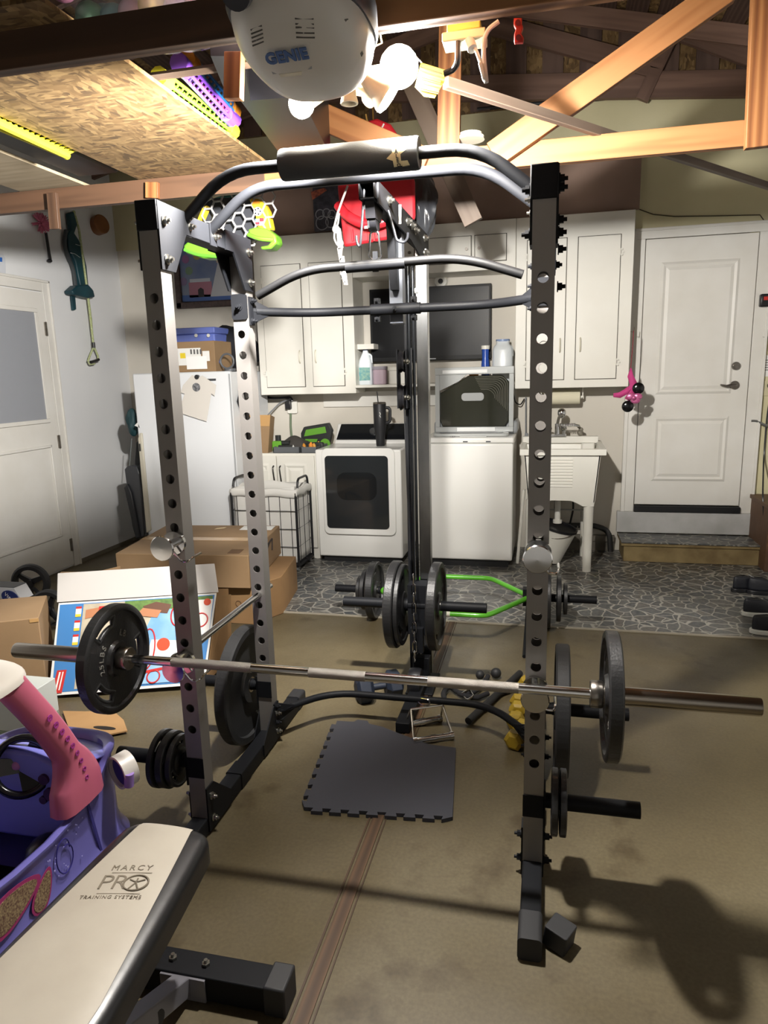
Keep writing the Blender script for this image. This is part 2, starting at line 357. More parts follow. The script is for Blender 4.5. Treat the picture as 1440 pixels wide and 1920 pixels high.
# ---- left wall door
def X(x, y): return PX(x, y, XL)
d_r0 = X(82, 545); hz = X(80, 545).z; ye = X(84, 600).y
struct('door_1', MB().bx(XL, XL+.02, ye-1.0, ye-.02, .02, hz-.02), TRIM)
DR = bpy.data.objects['door_1']
g = MB(); y1 = ye-.14; y0 = y1-.66; zt, zb = X(30, 583).z, X(40, 790).z
g.bx(XL+.02, XL+.024, y0, y1, zb, zt); g.build('window_pane', mat('frosted_pane', '#8f9298', .55, bmp=.4, bs=200), DR, 'grey frosted pane', None)
g = MB()
for (a0, a1, b0, b1) in ((y0-.03, y1+.03, zt, zt+.03), (y0-.03, y1+.03, zb-.03, zb), (y0-.03, y0, zb, zt), (y1, y1+.03, zb, zt), (y0-.02, y1+.01, .28, .30), (y0-.02, y1+.01, zb-.22, zb-.20), (y1, y1+.015, .28, zb-.2)):
    g.bx(XL+.02, XL+.032, a0, a1, b0, b1)
g.build('moulding', TRIM, DR, bev=.003)
for px, py in ((81, 617), (106, 828), (129, 1021)):
    p = X(px, py); g = MB().bx(XL+.018, XL+.03, p.y-.012, p.y+.012, p.z-.05, p.z+.05).cyl((XL+.03, p.y, p.z-.052), (XL+.03, p.y, p.z+.052), .007, n=8); g.build('hinge', STEEL, DR)
g = MB(); g.bx(XL, XL+.024, ye-.015, ye+.06, 0, hz+.07).bx(XL, XL+.024, ye-1.1, ye-.015, hz-.01, hz+.07).bx(XL, XL+.034, ye+.045, ye+.062, 0, hz+.072).bx(XL, XL+.034, ye-1.1, ye+.06, hz+.055, hz+.074)
struct('trim_4', g, TRIM, bev=.003)
struct('baseboard_left', MB().bx(XL, XL+.012, ye+.07, YB, 0, .03), mat('grimy_sill', '#6d6659', .8))
# ---- back door with its casing
Y0 = YB-.012
dx0, dx1 = .70, 1.475; dz0, dz1 = .40, 2.42
struct('door_2', MB().bx(dx0, dx1, Y0-.025, Y0, dz0, dz1), TRIM, bev=.002)
D2 = bpy.data.objects['door_2']
def panel(b, x0, x1, z0, z1, y):
    """a raised panel with a stepped moulding standing off the plane y"""
    fr = [(x0, x1, z0, z1, 0), (x0+.018, x1-.018, z0+.018, z1-.018, .010), (x0+.036, x1-.036, z0+.036, z1-.036, .002), (x0+.06, x1-.06, z0+.06, z1-.06, .010)]
    P = []
    for a, c, e, f, d in fr: P += [(a, y-d, e), (c, y-d, e), (c, y-d, f), (a, y-d, f)]
    fs = [(i*4+j, i*4+(j+1) % 4, i*4+4+(j+1) % 4, i*4+4+j) for i in range(3) for j in range(4)]+[(12, 13, 14, 15)]
    b.add(P, fs)
for a, c in ((.58+dz0, 0), (0, 0)): pass
b = MB(); panel(b, dx0+.115, dx1-.115, 1.27, 2.25, Y0-.025); b.build('door_panel', TRIM, D2, ang=10)
b = MB(); panel(b, dx0+.115, dx1-.115, .59, 1.10, Y0-.025); b.build('door_panel', TRIM, D2, ang=10)
p = PY(1379, 686, Y0-.025); MB().cyl(p, p+V((0, -.02, 0)), .03, n=24).cyl(p+V((0, -.02, 0)), p+V((0, -.028, 0)), .02, n=24).build('deadbolt', STEEL, D2)
p = PY(1377, 722, Y0-.025); h = MB().cyl(p, p+V((0, -.014, 0)), .032, n=24).cyl(p, p+V((0, -.05, 0)), .012, n=12)
h.tube([p+V((0, -.05, 0)), p+V((-.03, -.055, .002)), p+V((-.07, -.055, -.004)), p+V((-.11, -.05, .006))], [.012, .011, .009, .006], n=10); h.build('door_handle', STEEL, D2)
struct('trim_5', MB().bx(dx0-.10, dx0-.005, Y0-.03, Y0, .34, dz1+.005).bx(dx0-.105, dx0-.075, Y0-.04, Y0, .34, dz1+.08).bx(dx1+.005, dx1+.10, Y0-.03, Y0, .34, dz1+.005).bx(dx1+.085, dx1+.105, Y0-.04, Y0, .34, dz1+.08).bx(dx0-.10, dx1+.10, Y0-.03, Y0, dz1+.005, dz1+.075).bx(dx0-.105, dx1+.105, Y0-.04, Y0, dz1+.06, dz1+.08), TRIM, bev=.003)
struct('trim_6', MB().bx(dx0-.005, dx1+.005, Y0-.06, Y0, .345, .392), mat('dark_threshold', '#17181a', .4))
struct('trim_7', MB().bx(dx0-.13, dx1+.13, Y0-.045, Y0, .17, .34), mat('kick_board_paint', '#b9b9b8', .6, var='#a5a5a2', vs_=6), bev=.002)
st = thing('door_step', 'low wooden step with a stone-pattern tread under the back door', 'step', (1.05, 5.66, 0.004))
MB().bx(.60, 1.58, 5.50, 5.84, .004, .13).bx(.58, 1.60, 5.485, 5.84, .13, .155).build('step_box', mat('worn_tan_paint', '#8f7d55', .75, var='#6f5c3a', vs_=7, bmp=.2), st, bev=.004)
MB().bx(.58, 1.60, 5.475, 5.80, .156, .163).build('tread', VINYL, st)
# ================================================================== POWER RACK
RXL0, RXL1, RXR0, RXR1 = -1.127, -1.070, -.045, .012
RF0, RF1, RR0, RR1, RTP = 1.86, 1.917, 2.44, 2.497, 1.98
rack = thing('power_rack', 'charcoal grey steel power rack with holed uprights standing mid floor', 'power rack', ((RXL0+RXR1)/2, 2.18, 0))
HOLES = [1.722, 1.648]+[1.573-.0745*k for k in range(17)]
def upright(x0, x1, y0, y1, zb, zt, holes, plain=()):
    """square tube whose front and back faces carry real round holes; the side faces are closed"""
    b = MB(); cx = (x0+x1)/2; n = 16; r = .0145; hh = (x1-x0)/2; hs = sorted([h for h in holes if zb+.04 < h < zt-.04])
    def face(y):
        zs = [zb]; 
        for i, h in enumerate(hs): zs += [h-hh, h+hh]
        zs.append(zt)
        for i in range(0, len(zs), 2):
            if zs[i+1]-zs[i] > 1e-4: b.add([(x0, y, zs[i]), (x1, y, zs[i]), (x1, y, zs[i+1]), (x0, y, zs[i+1])], [(0, 1, 2, 3)])
        for h in hs:
            sq = []; ci = []
            for k in range(n):
                a = 2*PI*k/n+PI/4; c, s = math.cos(a), math.sin(a); ci.append((cx+r*c, y, h+r*s))
                m_ = max(abs(c), abs(s))/hh; sq.append((cx+c/m_, y, h+s/m_))
            b.add(sq+ci, [(k, (k+1) % n, n+(k+1) % n, n+k) for k in range(n)])
            # the wall thickness seen inside the hole
            d = .003 if y == y0 else -.003
            b.add(ci+[(p[0], y+d, p[2]) for p in ci], [(k, (k+1) % n, n+(k+1) % n, n+k) for k in range(n)])
    face(y0); face(y1)
    for x in (x0, x1): b.add([(x, y0, zb), (x, y1, zb), (x, y1, zt), (x, y0, zt)], [(0, 1, 2, 3)])
    b.add([(x0, y0, zt), (x1, y0, zt), (x1, y1, zt), (x0, y1, zt)], [(0, 1, 2, 3)]); return b
def bolt(b, p, d, r=.0095, l=.013):
    d = V(d).normalized(); p = V(p); k = MB(); b.bl.append(k); b = k; b.cyl(p, p+d*.003, r*1.35, n=16); b.cyl(p+d*.003, p+d*l, r, n=6); b.cyl(p+d*l, p+d*(l+.008), r*.5, n=8)
for (x0, x1) in ((RXL0, RXL1), (RXR0, RXR1)):
    for (y0, y1) in ((RF0, RF1), (RR0, RR1)):
        upright(x0, x1, y0, y1, .06, RTP, HOLES).build('upright', RACK, rack, ang=25)
    s_ = 1 if x0 < -.5 else -1; xi = x1 if s_ > 0 else x0; xo = x0 if s_ > 0 else x1
    b = MB().rb(x0, x1, 1.58, 2.80, .002, .062, .006, 3, 1); b.build('base_tube', BLKM, rack)
    for ya, yb in ((1.56, 1.66), (2.74, 2.82)): MB().rb(x0-.003, x1+.003, ya, yb, 0, .066, .012, 4, 1).build('end_cap', RUB, rack)
    MB().rb(x0-.003, x1+.003, 2.12, 2.20, 0, .066, .006, 3, 1).build('base_sleeve', BLKM, rack)
    # lower gusset plates
    for ya, s2 in ((RF0, 1), (RR1, -1)):
        xs = (xi, xi+.005*s_)
        MB().prism([(ya, .012), (ya, .17), (ya+.05*s2, .17), (ya+.17*s2, .062), (ya+.17*s2, .012)], min(xs), max(xs), 0).build('gusset_plate', BLKM, rack)
        xs = (xo, xo-.004*s_)
        MB().prism([(ya, .012), (ya, .15), (ya+.05*s2, .15), (ya+.12*s2, .062), (ya+.12*s2, .012)], min(xs), max(xs), 0).build('gusset_plate', BLKM, rack)
        b = MB()
        for z in (.05, .13):
            bolt(b, (xi+.005*s_, ya+.028*s2, z), (s_, 0, 0)); bolt(b, (xo-.004*s_, ya+.028*s2, z), (-s_, 0, 0), l=.016)
        b.build('bolt', BOLT if s_ > 0 else BLKM, rack)
    # top tube and its brackets
    MB().bx(x0, x1, RF1, RR0, 1.92, RTP).build('top_tube', BLKM, rack, bev=.002)
    MB().bx(x0-.006, x1+.004, RF0-.004, RF1, 1.905, RTP+.006).build('corner_cap', BLKM, rack, bev=.003)
    for ya, s2 in ((RF0, 1), (RR1, -1)):
        for (xa, xb, zz) in ((xi, xi+.006*s_, 1.80), (xo, xo-.006*s_, 1.80)):
            MB().prism([(ya, RTP+.004), (ya+.21*s2, RTP+.002), (ya+.21*s2, 1.918), (ya+.155*s2, 1.918), (ya+.075*s2, zz), (ya, zz)], min(xa, xb), max(xa, xb), 0).build('gusset_plate', BLKM, rack)
        b = MB()
        for z in (1.83, 1.935): bolt(b, (xi+.006*s_, ya+.03*s2, z), (s_, 0, 0), .011); bolt(b, (xo-.006*s_, ya+.03*s2, z), (-s_, 0, 0), .011)
        b.build('bolt', BOLT if s_ > 0 else BLKM, rack)
    u = MB()
    for y in (2.03, 2.20):
        b = MB()
        b.bx(xi, xi+.004*s_, y-.022, y+.022, 1.915, RTP+.002) if s_ > 0 else b.bx(xi-.004, xi, y-.022, y+.022, 1.915, RTP+.002)
        b.bx(x0, x1, y-.022, y+.022, RTP, RTP+.004); b.build('bar_clamp', BLKM, rack)
        for z in (1.945, 1.968): bolt(u, (xi+.004*s_, y+.012 if z < 1.95 else y, z), (s_, 0, 0), .009)
    u.build('bolt', BOLT, rack)
# pull-up bars
def pull(y, z, lean):
    pts = rounded([(-1.085, y, 1.955), (-.93, y+lean, z), (-.19, y+lean, z-.004), (-.03, y, 1.955)], .09, 6)
    return MB().tube(pts, .0165, 14)
pull(2.03, 2.088, 0).build('pull_up_bar', BLKM, rack, ang=60)
pull(2.20, 2.083, 0).build('pull_up_bar', BLKM, rack, ang=60)
# upper and lower rear crossbars, bowed away from the camera
for z, yb in ((1.731, 2.66), (.125, 2.70)):
    pts = rounded([(-1.065, 2.50, z), (-.90, yb, z), (-.21, yb, z), (-.05, 2.50, z)], .16, 7)
    MB().tube(pts, .0165 if z > 1 else .015, 14).build('crossbar', BLKM, rack, ang=60)
    for s_, xx in ((1, RXL1), (-1, RXR0)):
        MB().slab([(xx, 2.45, z-.05), (xx, 2.49, z-.05), (xx, 2.49, z+.05), (xx, 2.45, z+.05)], (.006*s_, 0, 0)).slab([(xx, 2.475, z+.045), (xx+.06*s_, 2.545, z+.006), (xx+.03*s_, 2.50, z+.0), (xx, 2.475, z)], (0, .006, 0)).slab([(xx, 2.475, z-.045), (xx+.06*s_, 2.545, z-.006), (xx+.03*s_, 2.50, z), (xx, 2.475, z)], (0, .006, 0)).build('crossbar_bracket', BLKM, rack)
        b = MB()
        for zz in (z-.036, z+.036): bolt(b, (xx+.006*s_, 2.468, zz), (s_, 0, 0), .009)
        b.build('bolt', BLKM, rack)
for x0, x1 in ((RXL0, RXL1), (RXR0, RXR1)):
    b = MB().rb(x0-.002, x1+.002, RR0-.006, RR0, 1.70, 1.79, .01, 4, 1); bolt(b, ((x0+x1)/2, RR0-.006, 1.745), (0, -1, 0), .01); b.build('bracket_plate', BLKM, rack)
MB().cyl((-.66, 2.66, 1.731), (-.47, 2.66, 1.731), .021, n=20).build('crossbar_sleeve', BLKM, rack)
b = MB(); b.bx(-.645, -.49, 2.68, 2.685, 1.712, 1.75)
for x_ in (-.638, -.497):
    for z in (1.698, 1.764): b.cb((x_, 2.672, z), .020, .026, .020); bolt(b, (x_, 2.659, z), (0, -1, 0), .006, .008)
bolt(b, (-.565, 2.64, 1.731), (0, -1, 0), .007, .006); b.build('tower_mounting_plate', BLKM, rack)
# storage pegs with their plates later; black peg plates on the uprights
for s_, xo in ((-1, RXL0), (1, RXR1)):
    for (yc, L) in (((RF0+RF1)/2, .27), ((RR0+RR1)/2, .30)):
        z = .25
        MB().cyl((xo, yc, z), (xo+s_*.03, yc, z), .022, n=16).cyl((xo+s_*.028, yc, z), (xo+s_*L, yc, z), .0235, n=24).build('storage_peg', BLKM, rack)
        MB().bx((xo if s_ > 0 else xo-.006), (xo+.006 if s_ > 0 else xo), yc-.032, yc+.032, z-.07, z+.05).bx(-.002+RXL0 if s_ < 0 else RXR0-.002, RXL1+.002 if s_ < 0 else RXR1+.002, yc-.032, yc-.030, z-.04, z+.03).build('peg_plate', BLKM, rack)
b = MB()
for z in (1.955, 1.86, 1.79, 1.70): bolt(b, (RXR1+.006, RF0+.03, z), (1, 0, 0), .010)
b.build('bolt', BLKM, rack)
blk = V((.045, 1.65, 0)); t_ = MB(); t_.X = Matrix.Translation((.055, 1.63, .0)) @ Matrix.Rotation(math.radians(-28), 4, 'Z') @ Matrix.Rotation(math.radians(8), 4, 'Y')
t_.rb(-.032, .032, -.032, .032, .005, .062, .006, 3, 2).build('rubber_end_cap', RUB, None, 'loose black square rubber cap lying on the floor by the right rack foot', 'end cap', bev=.002)

# foam pad round the near pull-up bar
pad = thing('bar_pad', 'thick black foam bar pad with a gold logo on the near pull-up bar', 'bar pad', (-.55, 2.03, 2.04))
PA, PB = V((-.755, 2.03, 2.088)), V((-.355, 2.03, 2.085))
b = MB(); b.lathe([(.017, 0), (.041, 0), (.043, .006), (.043, .394), (.041, .40), (.017, .40)], PA, PB-PA, 32); b.build('foam_sleeve', mat('black_foam', '#232527', .75, bmp=.2, bs=300), pad)
GOLD = mat('pale_gold_print', '#cbbd93', .5)
def onpad(a, u, k=.0446):   # point on the pad: a along it, u = angle round
    return V((a, 2.03-k*math.cos(u), 2.086+k*math.sin(u)))
def pm_(x, y): return (-.355-(690-x)*.000167, math.asin(max(-.99, min(.99, (370-y)/280)))-.28)
def patch(poly, nm='logo'):
    # subdivided so that the print follows the round of the pad
    P = [pm_(*p) for p in poly]; n = 8; b = MB()
    def f(u, v):
        a = [P[0][i]*(1-u)*(1-v)+P[1][i]*u*(1-v)+P[2][i]*u*v+P[3][i]*(1-u)*v for i in (0, 1)]; return onpad(a[0], a[1], .0436)
    b.grid(f, n, n); return b.build(nm, GOLD, pad)
patch([(290, 560), (425, 545), (420, 190), (285, 195)]); patch([(415, 370), (520, 300), (528, 172), (408, 240)]); patch([(185, 415), (320, 470), (318, 400), (300, 318)]); patch([(420, 470), (430, 560), (560, 560), (530, 470)])
b = MB()
for ch, (px_, py_) in zip('VALEO', ((352, 255), (356, 322), (362, 392), (368, 462), (376, 532))):
    a_, u = pm_(px_, py_); c = onpad(a_, u, .0445); nrm = V((0, -math.cos(u), math.sin(u))); up = V((0, math.sin(u), math.cos(u)))
    b.text(ch, .0135, Matrix(((1, up.x, nrm.x, c.x), (0, up.y, nrm.y, c.y), (0, up.z, nrm.z, c.z), (0, 0, 0, 1))), .0003, off=.0005)
b.build('lettering', mat('dark_print', '#2c2a26', .6), pad, 'dark letters VALEO')

# ------------------------------------------------------------------ bar hooks
def jhook(name, x, y, z, label):
    t = thing(name, label, 'bar hook', (x, y, z), 'chrome bar hooks on the rack'); d = V((0, -1, 0)); c = V((x, y, z))
    MB().cyl(c+V((0, 0, 0)), c+V((0, -.012, 0)), .036, n=28).build('back_flange', CHR, t)
    MB().cyl(c+V((0, -.01, 0)), c+V((0, -.075, 0)), .013, n=16).build('roller', CHR, t)
    MB().lathe([(.013, 0), (.037, .001), (.0385, .004), (.036, .008), (.001, .009)], c+V((0, -.073, 0)), d, 28).build('front_flange', CHR, t)
    s_ = 1
    MB().tube(rounded([c+V((0, -.03, -.012)), c+V((.03, -.026, -.052)), c+V((.052, -.026, -.052)), c+V((.055, -.006, -.045)), c+V((.055, .05, -.045))], .008, 4), .0035, 8).build('retaining_pin', CHR, t)
    return t
jhook('bar_hook', RXL0+.0285, RF0-.001, 1.006, 'upper left chrome spool hook, empty, on the left front upright')
jhook('bar_hook', RXR0+.0285, RF0-.001, 1.012, 'upper right chrome spool hook, empty, on the right front upright')
jhook('bar_hook', RXL0+.0285, RF0-.001, .618, 'lower left chrome spool hook carrying the loaded barbell')
jhook('bar_hook', RXR0+.0285, RF0-.001, .618, 'lower right chrome spool hook carrying the loaded barbell')
# safety rod
t = thing('safety_rod', 'chrome spotter rod running back through the left side of the rack', 'safety rod', (-1.09, 2.15, .60))
MB().cyl((-1.098, 1.80, .618+.03), (-1.098, 2.56, .648), .012, n=20).build('rod', CHR, t)
MB().cyl((-1.098, 1.80, .648), (-1.098, 1.812, .648), .019, n=20).build('stop_collar', CHR, t)

# ------------------------------------------------------------------ barbell and plates
BY, BZ = 1.825-.04, .6475
bar = thing('barbell', 'long chrome barbell resting on the lower rack hooks', 'barbell', (-.57, BY, .62))
xa, xb = -1.245, .125
b = MB(); b.cyl((xa, BY, BZ), (xb, BY, BZ), .014, n=24); b.build('shaft', CHR, bar)
KN = mat('knurled_chrome', '#a29d95', .34, 1, bmp=.9, bs=900)
for k0, k1 in ((-1.10, -.84), (-.66, -.49), (-.31, -.06)): MB().cyl((k0, BY, BZ), (k1, BY, BZ), .0146, n=24).build('knurling', KN, bar)
for s_, x_ in ((-1, xa), (1, xb)):
    MB().lathe([(.014, 0), (.034, .001), (.036, .004), (.036, .030), (.034, .033), (.026, .034)], (x_, BY, BZ), (s_, 0, 0), 28).build('collar', STEEL, bar)
    MB().lathe([(.0245, .03), (.0245, .41), (.0235, .415), (.001, .415)], (x_, BY, BZ), (s_, 0, 0), 28).build('sleeve', mat('bar_sleeve_steel', '#a9a39a', .24, 1, var='#938b80', vs_=3, st=(1, 30, 30)), bar)
def plate(name, R, T, r0, label, cat='weight plate', grips=3, group='weight plates', m=IRON, textmarks=True, text='25LBS', plain=False):
    """Olympic plate about its own centre, axis X; grip holes are cut right through"""
    t = thing(name, label, cat, (0, 0, 0), group, local=True)
    n = 72; b = MB(); lip = R*.14; hub = R*.30 if R > .12 else R*.42
    g0, g1 = R*.60, R*.80; ga = .42   # grip slots: radii and half-angle
    rad = [r0, hub, hub+.006, (hub+g0)/2, g0, g1, R-lip, R-lip+.004, R-.005, R]
    hz_ = [T*.5, T*.5, T*.24, T*.2, T*.2, T*.2, T*.24, T*.5, T*.5, T*.38]
    def ingrip(a):
        if not grips: return False
        for k in range(grips):
            c = 2*PI*k/grips+PI/2; d = (a-c+PI) % (2*PI)-PI
            if abs(d) < ga: return True
        return False
    for s_ in (1, -1):
        vv = [(s_*h, r*math.cos(2*PI*j/n), r*math.sin(2*PI*j/n)) for r, h in zip(rad, hz_) for j in range(n)]; fs = []
        for i in range(len(rad)-1):
            for j in range(n):
                if i == 4 and ingrip(2*PI*(j+.5)/n): continue
                fs.append((i*n+j, i*n+(j+1) % n, (i+1)*n+(j+1) % n, (i+1)*n+j))
        b.add(vv, fs)
    def wall(r, h, cond=None, j0=0):
        for j in range(n):
            if cond and not cond(2*PI*(j+.5)/n): continue
            a0, a1 = 2*PI*j/n, 2*PI*(j+1)/n
            b.add([(-h, r*math.cos(a0), r*math.sin(a0)), (h, r*math.cos(a0), r*math.sin(a0)), (h, r*math.cos(a1), r*math.sin(a1)), (-h, r*math.cos(a1), r*math.sin(a1))], [(0, 1, 2, 3)])
    wall(r0, T*.5); wall(R, T*.38)
    if grips:
        wall(g0, T*.2, ingrip); wall(g1, T*.2, ingrip)
        for j in range(n):
            a0 = 2*PI*j/n
            if ingrip(a0+PI/n) != ingrip(a0-PI/n):
                b.add([(-T*.2, g0*math.cos(a0), g0*math.sin(a0)), (T*.2, g0*math.cos(a0), g0*math.sin(a0)), (T*.2, g1*math.cos(a0), g1*math.sin(a0)), (-T*.2, g1*math.cos(a0), g1*math.sin(a0))], [(0, 1, 2, 3)])
    b.build('plate_disc', m, t, ang=45)
    if grips:
        for k in range(grips):
            b = MB(); c = 2*PI*k/grips+PI/2; rm = (g0+g1)/2; pts = []
            for (aa, rr) in [(c-ga+.0, g0), (c-ga, g1)]: pass
            ring = [V((0, g1*math.cos(c+q), g1*math.sin(c+q))) for q in [(-ga+2*ga*i/10) for i in range(11)]]+[V((0, g0*math.cos(c-q), g0*math.sin(c-q))) for q in [(-ga+2*ga*i/8) for i in range(9)]]
            b.tube(ring, T*.26, 8, closed=True); b.build('grip_rim', m, t, ang=60)
    b = MB(); b.lathe([(r0-.002, -T*.52), (r0+.006, -T*.52), (r0+.006, T*.52), (r0-.002, T*.52)], (0, 0, 0), (1, 0, 0), 32, close=True); b.build('hub_ring', STEEL if R > .12 else m, t)
    if textmarks:
        b = MB()
        for s_ in (1, -1):
            for word, ac in ((text, PI*.80), ('LB', PI*.22)):
                rr = (hub+g0)/2+.002; L = len(word)
                for i, chh in enumerate(word):
                    if chh == ' ': continue
                    a = ac-(i-(L-1)/2)*.24*s_; c = V((s_*T*.22, rr*math.cos(a), rr*math.sin(a))); up = V((0, math.cos(a), math.sin(a))); nr = V((s_, 0, 0)); rt = up.cross(nr)
                    M = Matrix(((rt.x, up.x, nr.x, c.x), (rt.y, up.y, nr.y, c.y), (rt.z, up.z, nr.z, c.z), (0, 0, 0, 1))); b.text(chh, R*.17, M, .0012)
        b.build('lettering', mat('plate_lettering', '#8a8780', .4, .3), t)
    return t
G_BAR, G_ST, G_TW, G_TR = 'plates on the barbell', 'plates on the rack pegs', 'plates on the pulley carriage', 'plates on the green trap bar'
P1 = plate('weight_plate', .170, .036, .0255, 'black grip plate on the left end of the barbell, gaps showing the toy box', group=G_BAR)
P1.location = (xa-.054, BY, BZ-.001); P1.rotation_euler = (.35, 0, 0)
again(P1, (xb+.054, BY, BZ-.001), 'black grip plate on the right end of the barbell, seen nearly edge on', rot=(1.2, 0, 0))
P2 = plate('weight_plate', .243, .05, .0255, 'large plain black plate behind the left front upright, nearly on the floor', grips=0, group=G_ST, m=mat('black_rubber_plate', '#1c1c1d', .6, bmp=.3, bs=200), textmarks=False)
P2.location = (RXL0-.065, (RR0+RR1)/2, .25-.002)
again(P2, (RXR1+.062, (RR0+RR1)/2, .248), 'large plain black plate edge on, right of the right front upright')
PS = plate('weight_plate', .095, .020, .0255, 'outermost small black plate on the low left peg by the toy car', group=G_ST, textmarks=False)
PS.location = (RXL0-.105, (RF0+RF1)/2, .249); PS.rotation_euler = (.4, 0, 0)
again(PS, (RXL0-.072, (RF0+RF1)/2, .249), 'second small black plate from outside on the low left peg', rot=(.9, 0, 0), sc=(1.3, .98, .98))
again(PS, (RXL0-.042, (RF0+RF1)/2, .249), 'small black plate on the low left peg, tight against the upright', rot=(2.1, 0, 0), sc=(1, .9, .9))
again(PS, (RXR1+.032, (RF0+RF1)/2, .249), 'inner of two small plates on the low right peg', rot=(.2, 0, 0))
again(PS, (RXR1+.056, (RF0+RF1)/2, .249), 'outer of two small plates on the low right peg', rot=(1.0, 0, 0))

# ================================================================== LAT TOWER
TX = -.572
tw = thing('cable_tower', 'tall cable pulley tower behind the rack with steel mast and weight carriage', 'cable machine', (TX, 3.15, 0))
GALV = mat('galvanised_steel', '#a7a8a8', .22, 1, var='#7f8182', vs_=14, st=(1, 1, .3))
b = MB(); b.bx(TX-.002, TX+.050, 3.13, 3.18, .05, 2.02); b.build('mast', GALV, tw, bev=.002)
b = MB()
for x_, r in ((-.030, .010), (-.010, .007)): b.cyl((TX+x_, 3.11, .08), (TX+x_, 3.11, 1.98), r, n=12)
b.build('guide_rod', mat('dark_chrome', '#55585c', .2, 1), tw)
MB().bx(TX-.052, TX-.038, 3.10, 3.16, .05, 1.98).build('rear_channel', BLKM, tw)
MB().bx(TX-.022, TX+.030, 2.686, 2.736, 1.68, 2.03).build('front_post', mat('slate_powder_coat', '#5e626a', .4, .3), tw, bev=.002)
# top arm: open square tube pointing at the camera
AZ0, AZ1, AY0 = 2.032, 2.082, 2.25
b = MB()
for (x0, x1, z0, z1) in ((-.026, .026, AZ1-.004, AZ1), (-.026, .026, AZ0, AZ0+.004), (-.026, -.022, AZ0, AZ1), (.022, .026, AZ0, AZ1)): b.bx(TX+x0+.01, TX+x1+.01, AY0, 3.18, z0, z1)
b.bx(TX-.012, TX+.032, 2.5, 2.51, AZ0, AZ1); b.build('top_arm', BLKM, tw)
b = MB(); b.prism([(AY0+.03, AZ1+.006), (3.22, AZ1+.006), (3.22, 1.96), (3.10, 1.96), (2.82, AZ0-.03), (AY0+.03, AZ0-.01)], TX+.036, TX+.042, 0); b.build('side_plate', BLKM, tw)
b = MB()
for y, z in ((2.42, 2.06), (2.74, 2.055), (2.82, 2.055), (2.90, 2.05), (3.12, 2.0), (3.12, 2.06)): bolt(b, (TX+.042, y, z), (1, 0, 0), .012)
b.build('bolt', BOLT, tw)
b = MB(); b.prism([(AY0+.03, AZ0), (AY0+.16, AZ0), (AY0+.12, AZ0-.05), (AY0+.04, AZ0-.05)], TX-.006, TX+.026, 0); b.cyl((TX-.004, AY0+.08, AZ0-.05), (TX+.024, AY0+.08, AZ0-.05), .033, n=24); b.build('pulley', BLK, tw)
b = MB(); b.prism([(2.60, AZ0), (2.686, AZ0), (2.686, 1.80), (2.65, 1.80)], TX-.010, TX+.018, 0); b.build('brace_plate', BLKM, tw)
HR = mat('hook_rod', '#2b2c30', .35, .6)
for pts in ([(683, 352), (680, 400), (676, 455), (674, 463), (669, 455), (668, 442)], [(728, 395), (736, 420), (744, 452), (758, 455), (764, 448), (765, 436)], [(750, 384), (750, 420)]):
    yy = AY0+.03 if pts[0][0] < 700 else AY0+.10
    MB().tube(rounded([PY(a, c, yy) for a, c in pts], .02, 4), .0045, 8).build('bar_rest_hook', HR if len(pts) > 2 else mat('bright_strap', '#b8bab8', .4), tw)
# cables, pulleys on the mast, carriage
CBL = mat('black_cable', '#17181a', .4)
for (px, py, r) in ((768, 678, .05), (768, 745, .058)):
    p = PY(px, py, 3.08); MB().lathe([(.008, -.012), (r, -.012), (r-.008, 0), (r, .012), (.008, .012)], (TX-.055, 3.08, p.z), (1, 0, 0), 28).build('pulley', BLK, tw)
    b = MB(); bolt(b, (TX-.040, 3.06, p.z), (1, -.4, 0), .012); b.build('bolt', BOLT, tw)
zA, zB = PY(768, 655, 3.08).z, PY(768, 765, 3.08).z
MB().bx(TX-.078, TX-.072, 3.05, 3.11, zB, zA).bx(TX-.038, TX-.032, 3.05, 3.11, zB, zA).build('pulley_bracket', BLKM, tw)
b = MB()
b.tube([PY(757, 740, 3.05), PY(764, 930, 3.05), PY(770, 1050, 3.05)], .003, 6)
b.tube([(TX-.045, 3.10, 1.98), (TX-.045, 3.10, .45)], .003, 6); b.tube([(TX-.018, 3.09, 1.6), (TX-.018, 3.09, .40)], .003, 6); b.tube([(TX+.0, AY0+.05, 1.98), (TX+.0, AY0+.05, 1.955)], .004, 6)
b.tube([(TX-.0, 2.5, 2.05), (TX-.03, 3.0, 2.05)], .003, 6); b.build('cable', CBL, tw)
for (px, py, z1) in ((782, 545, 0), (782, 570, 0)): 
    b = MB(); p = PY(px, py, 3.13); bolt(b, p, (0, -1, 0), .010); b.build('bolt', BOLT, tw)
CZ = .425
b = MB(); b.cyl((TX-.36, 3.05, CZ), (TX+.32, 3.05, CZ), .0235, n=24); b.build('weight_peg', BLKM, tw)
b = MB(); b.bx(TX-.045, TX+.045, 3.03, 3.12, CZ-.14, CZ+.10); b.bx(TX-.03, TX+.03, 3.0, 3.03, CZ-.22, CZ-.10); b.cyl((TX-.065, 3.05, CZ), (TX-.045, 3.05, CZ), .03, n=20).cyl((TX+.045, 3.05, CZ), (TX+.065, 3.05, CZ), .03, n=20); b.build('weight_carriage', BLKM, tw)
b = MB(); b.bx(TX-.055, TX+.075, 2.98, 3.22, 0, .012).bx(TX-.03, TX+.05, 3.05, 3.10, .0, .16); b.bx(TX-.025, TX+.035, 2.62, 3.1, .006, .05); b.build('tower_foot', BLKM, tw, bev=.003)
b = MB(); b.lathe([(.02, -.028), (.062, -.028), (.066, -.01), (.066, .01), (.062, .028), (.02, .028)], (TX-.005, 2.98, .07), (1, 0, 0), 28); b.build('low_pulley', BLK, tw)
b = MB()   # chain links hanging before the carriage
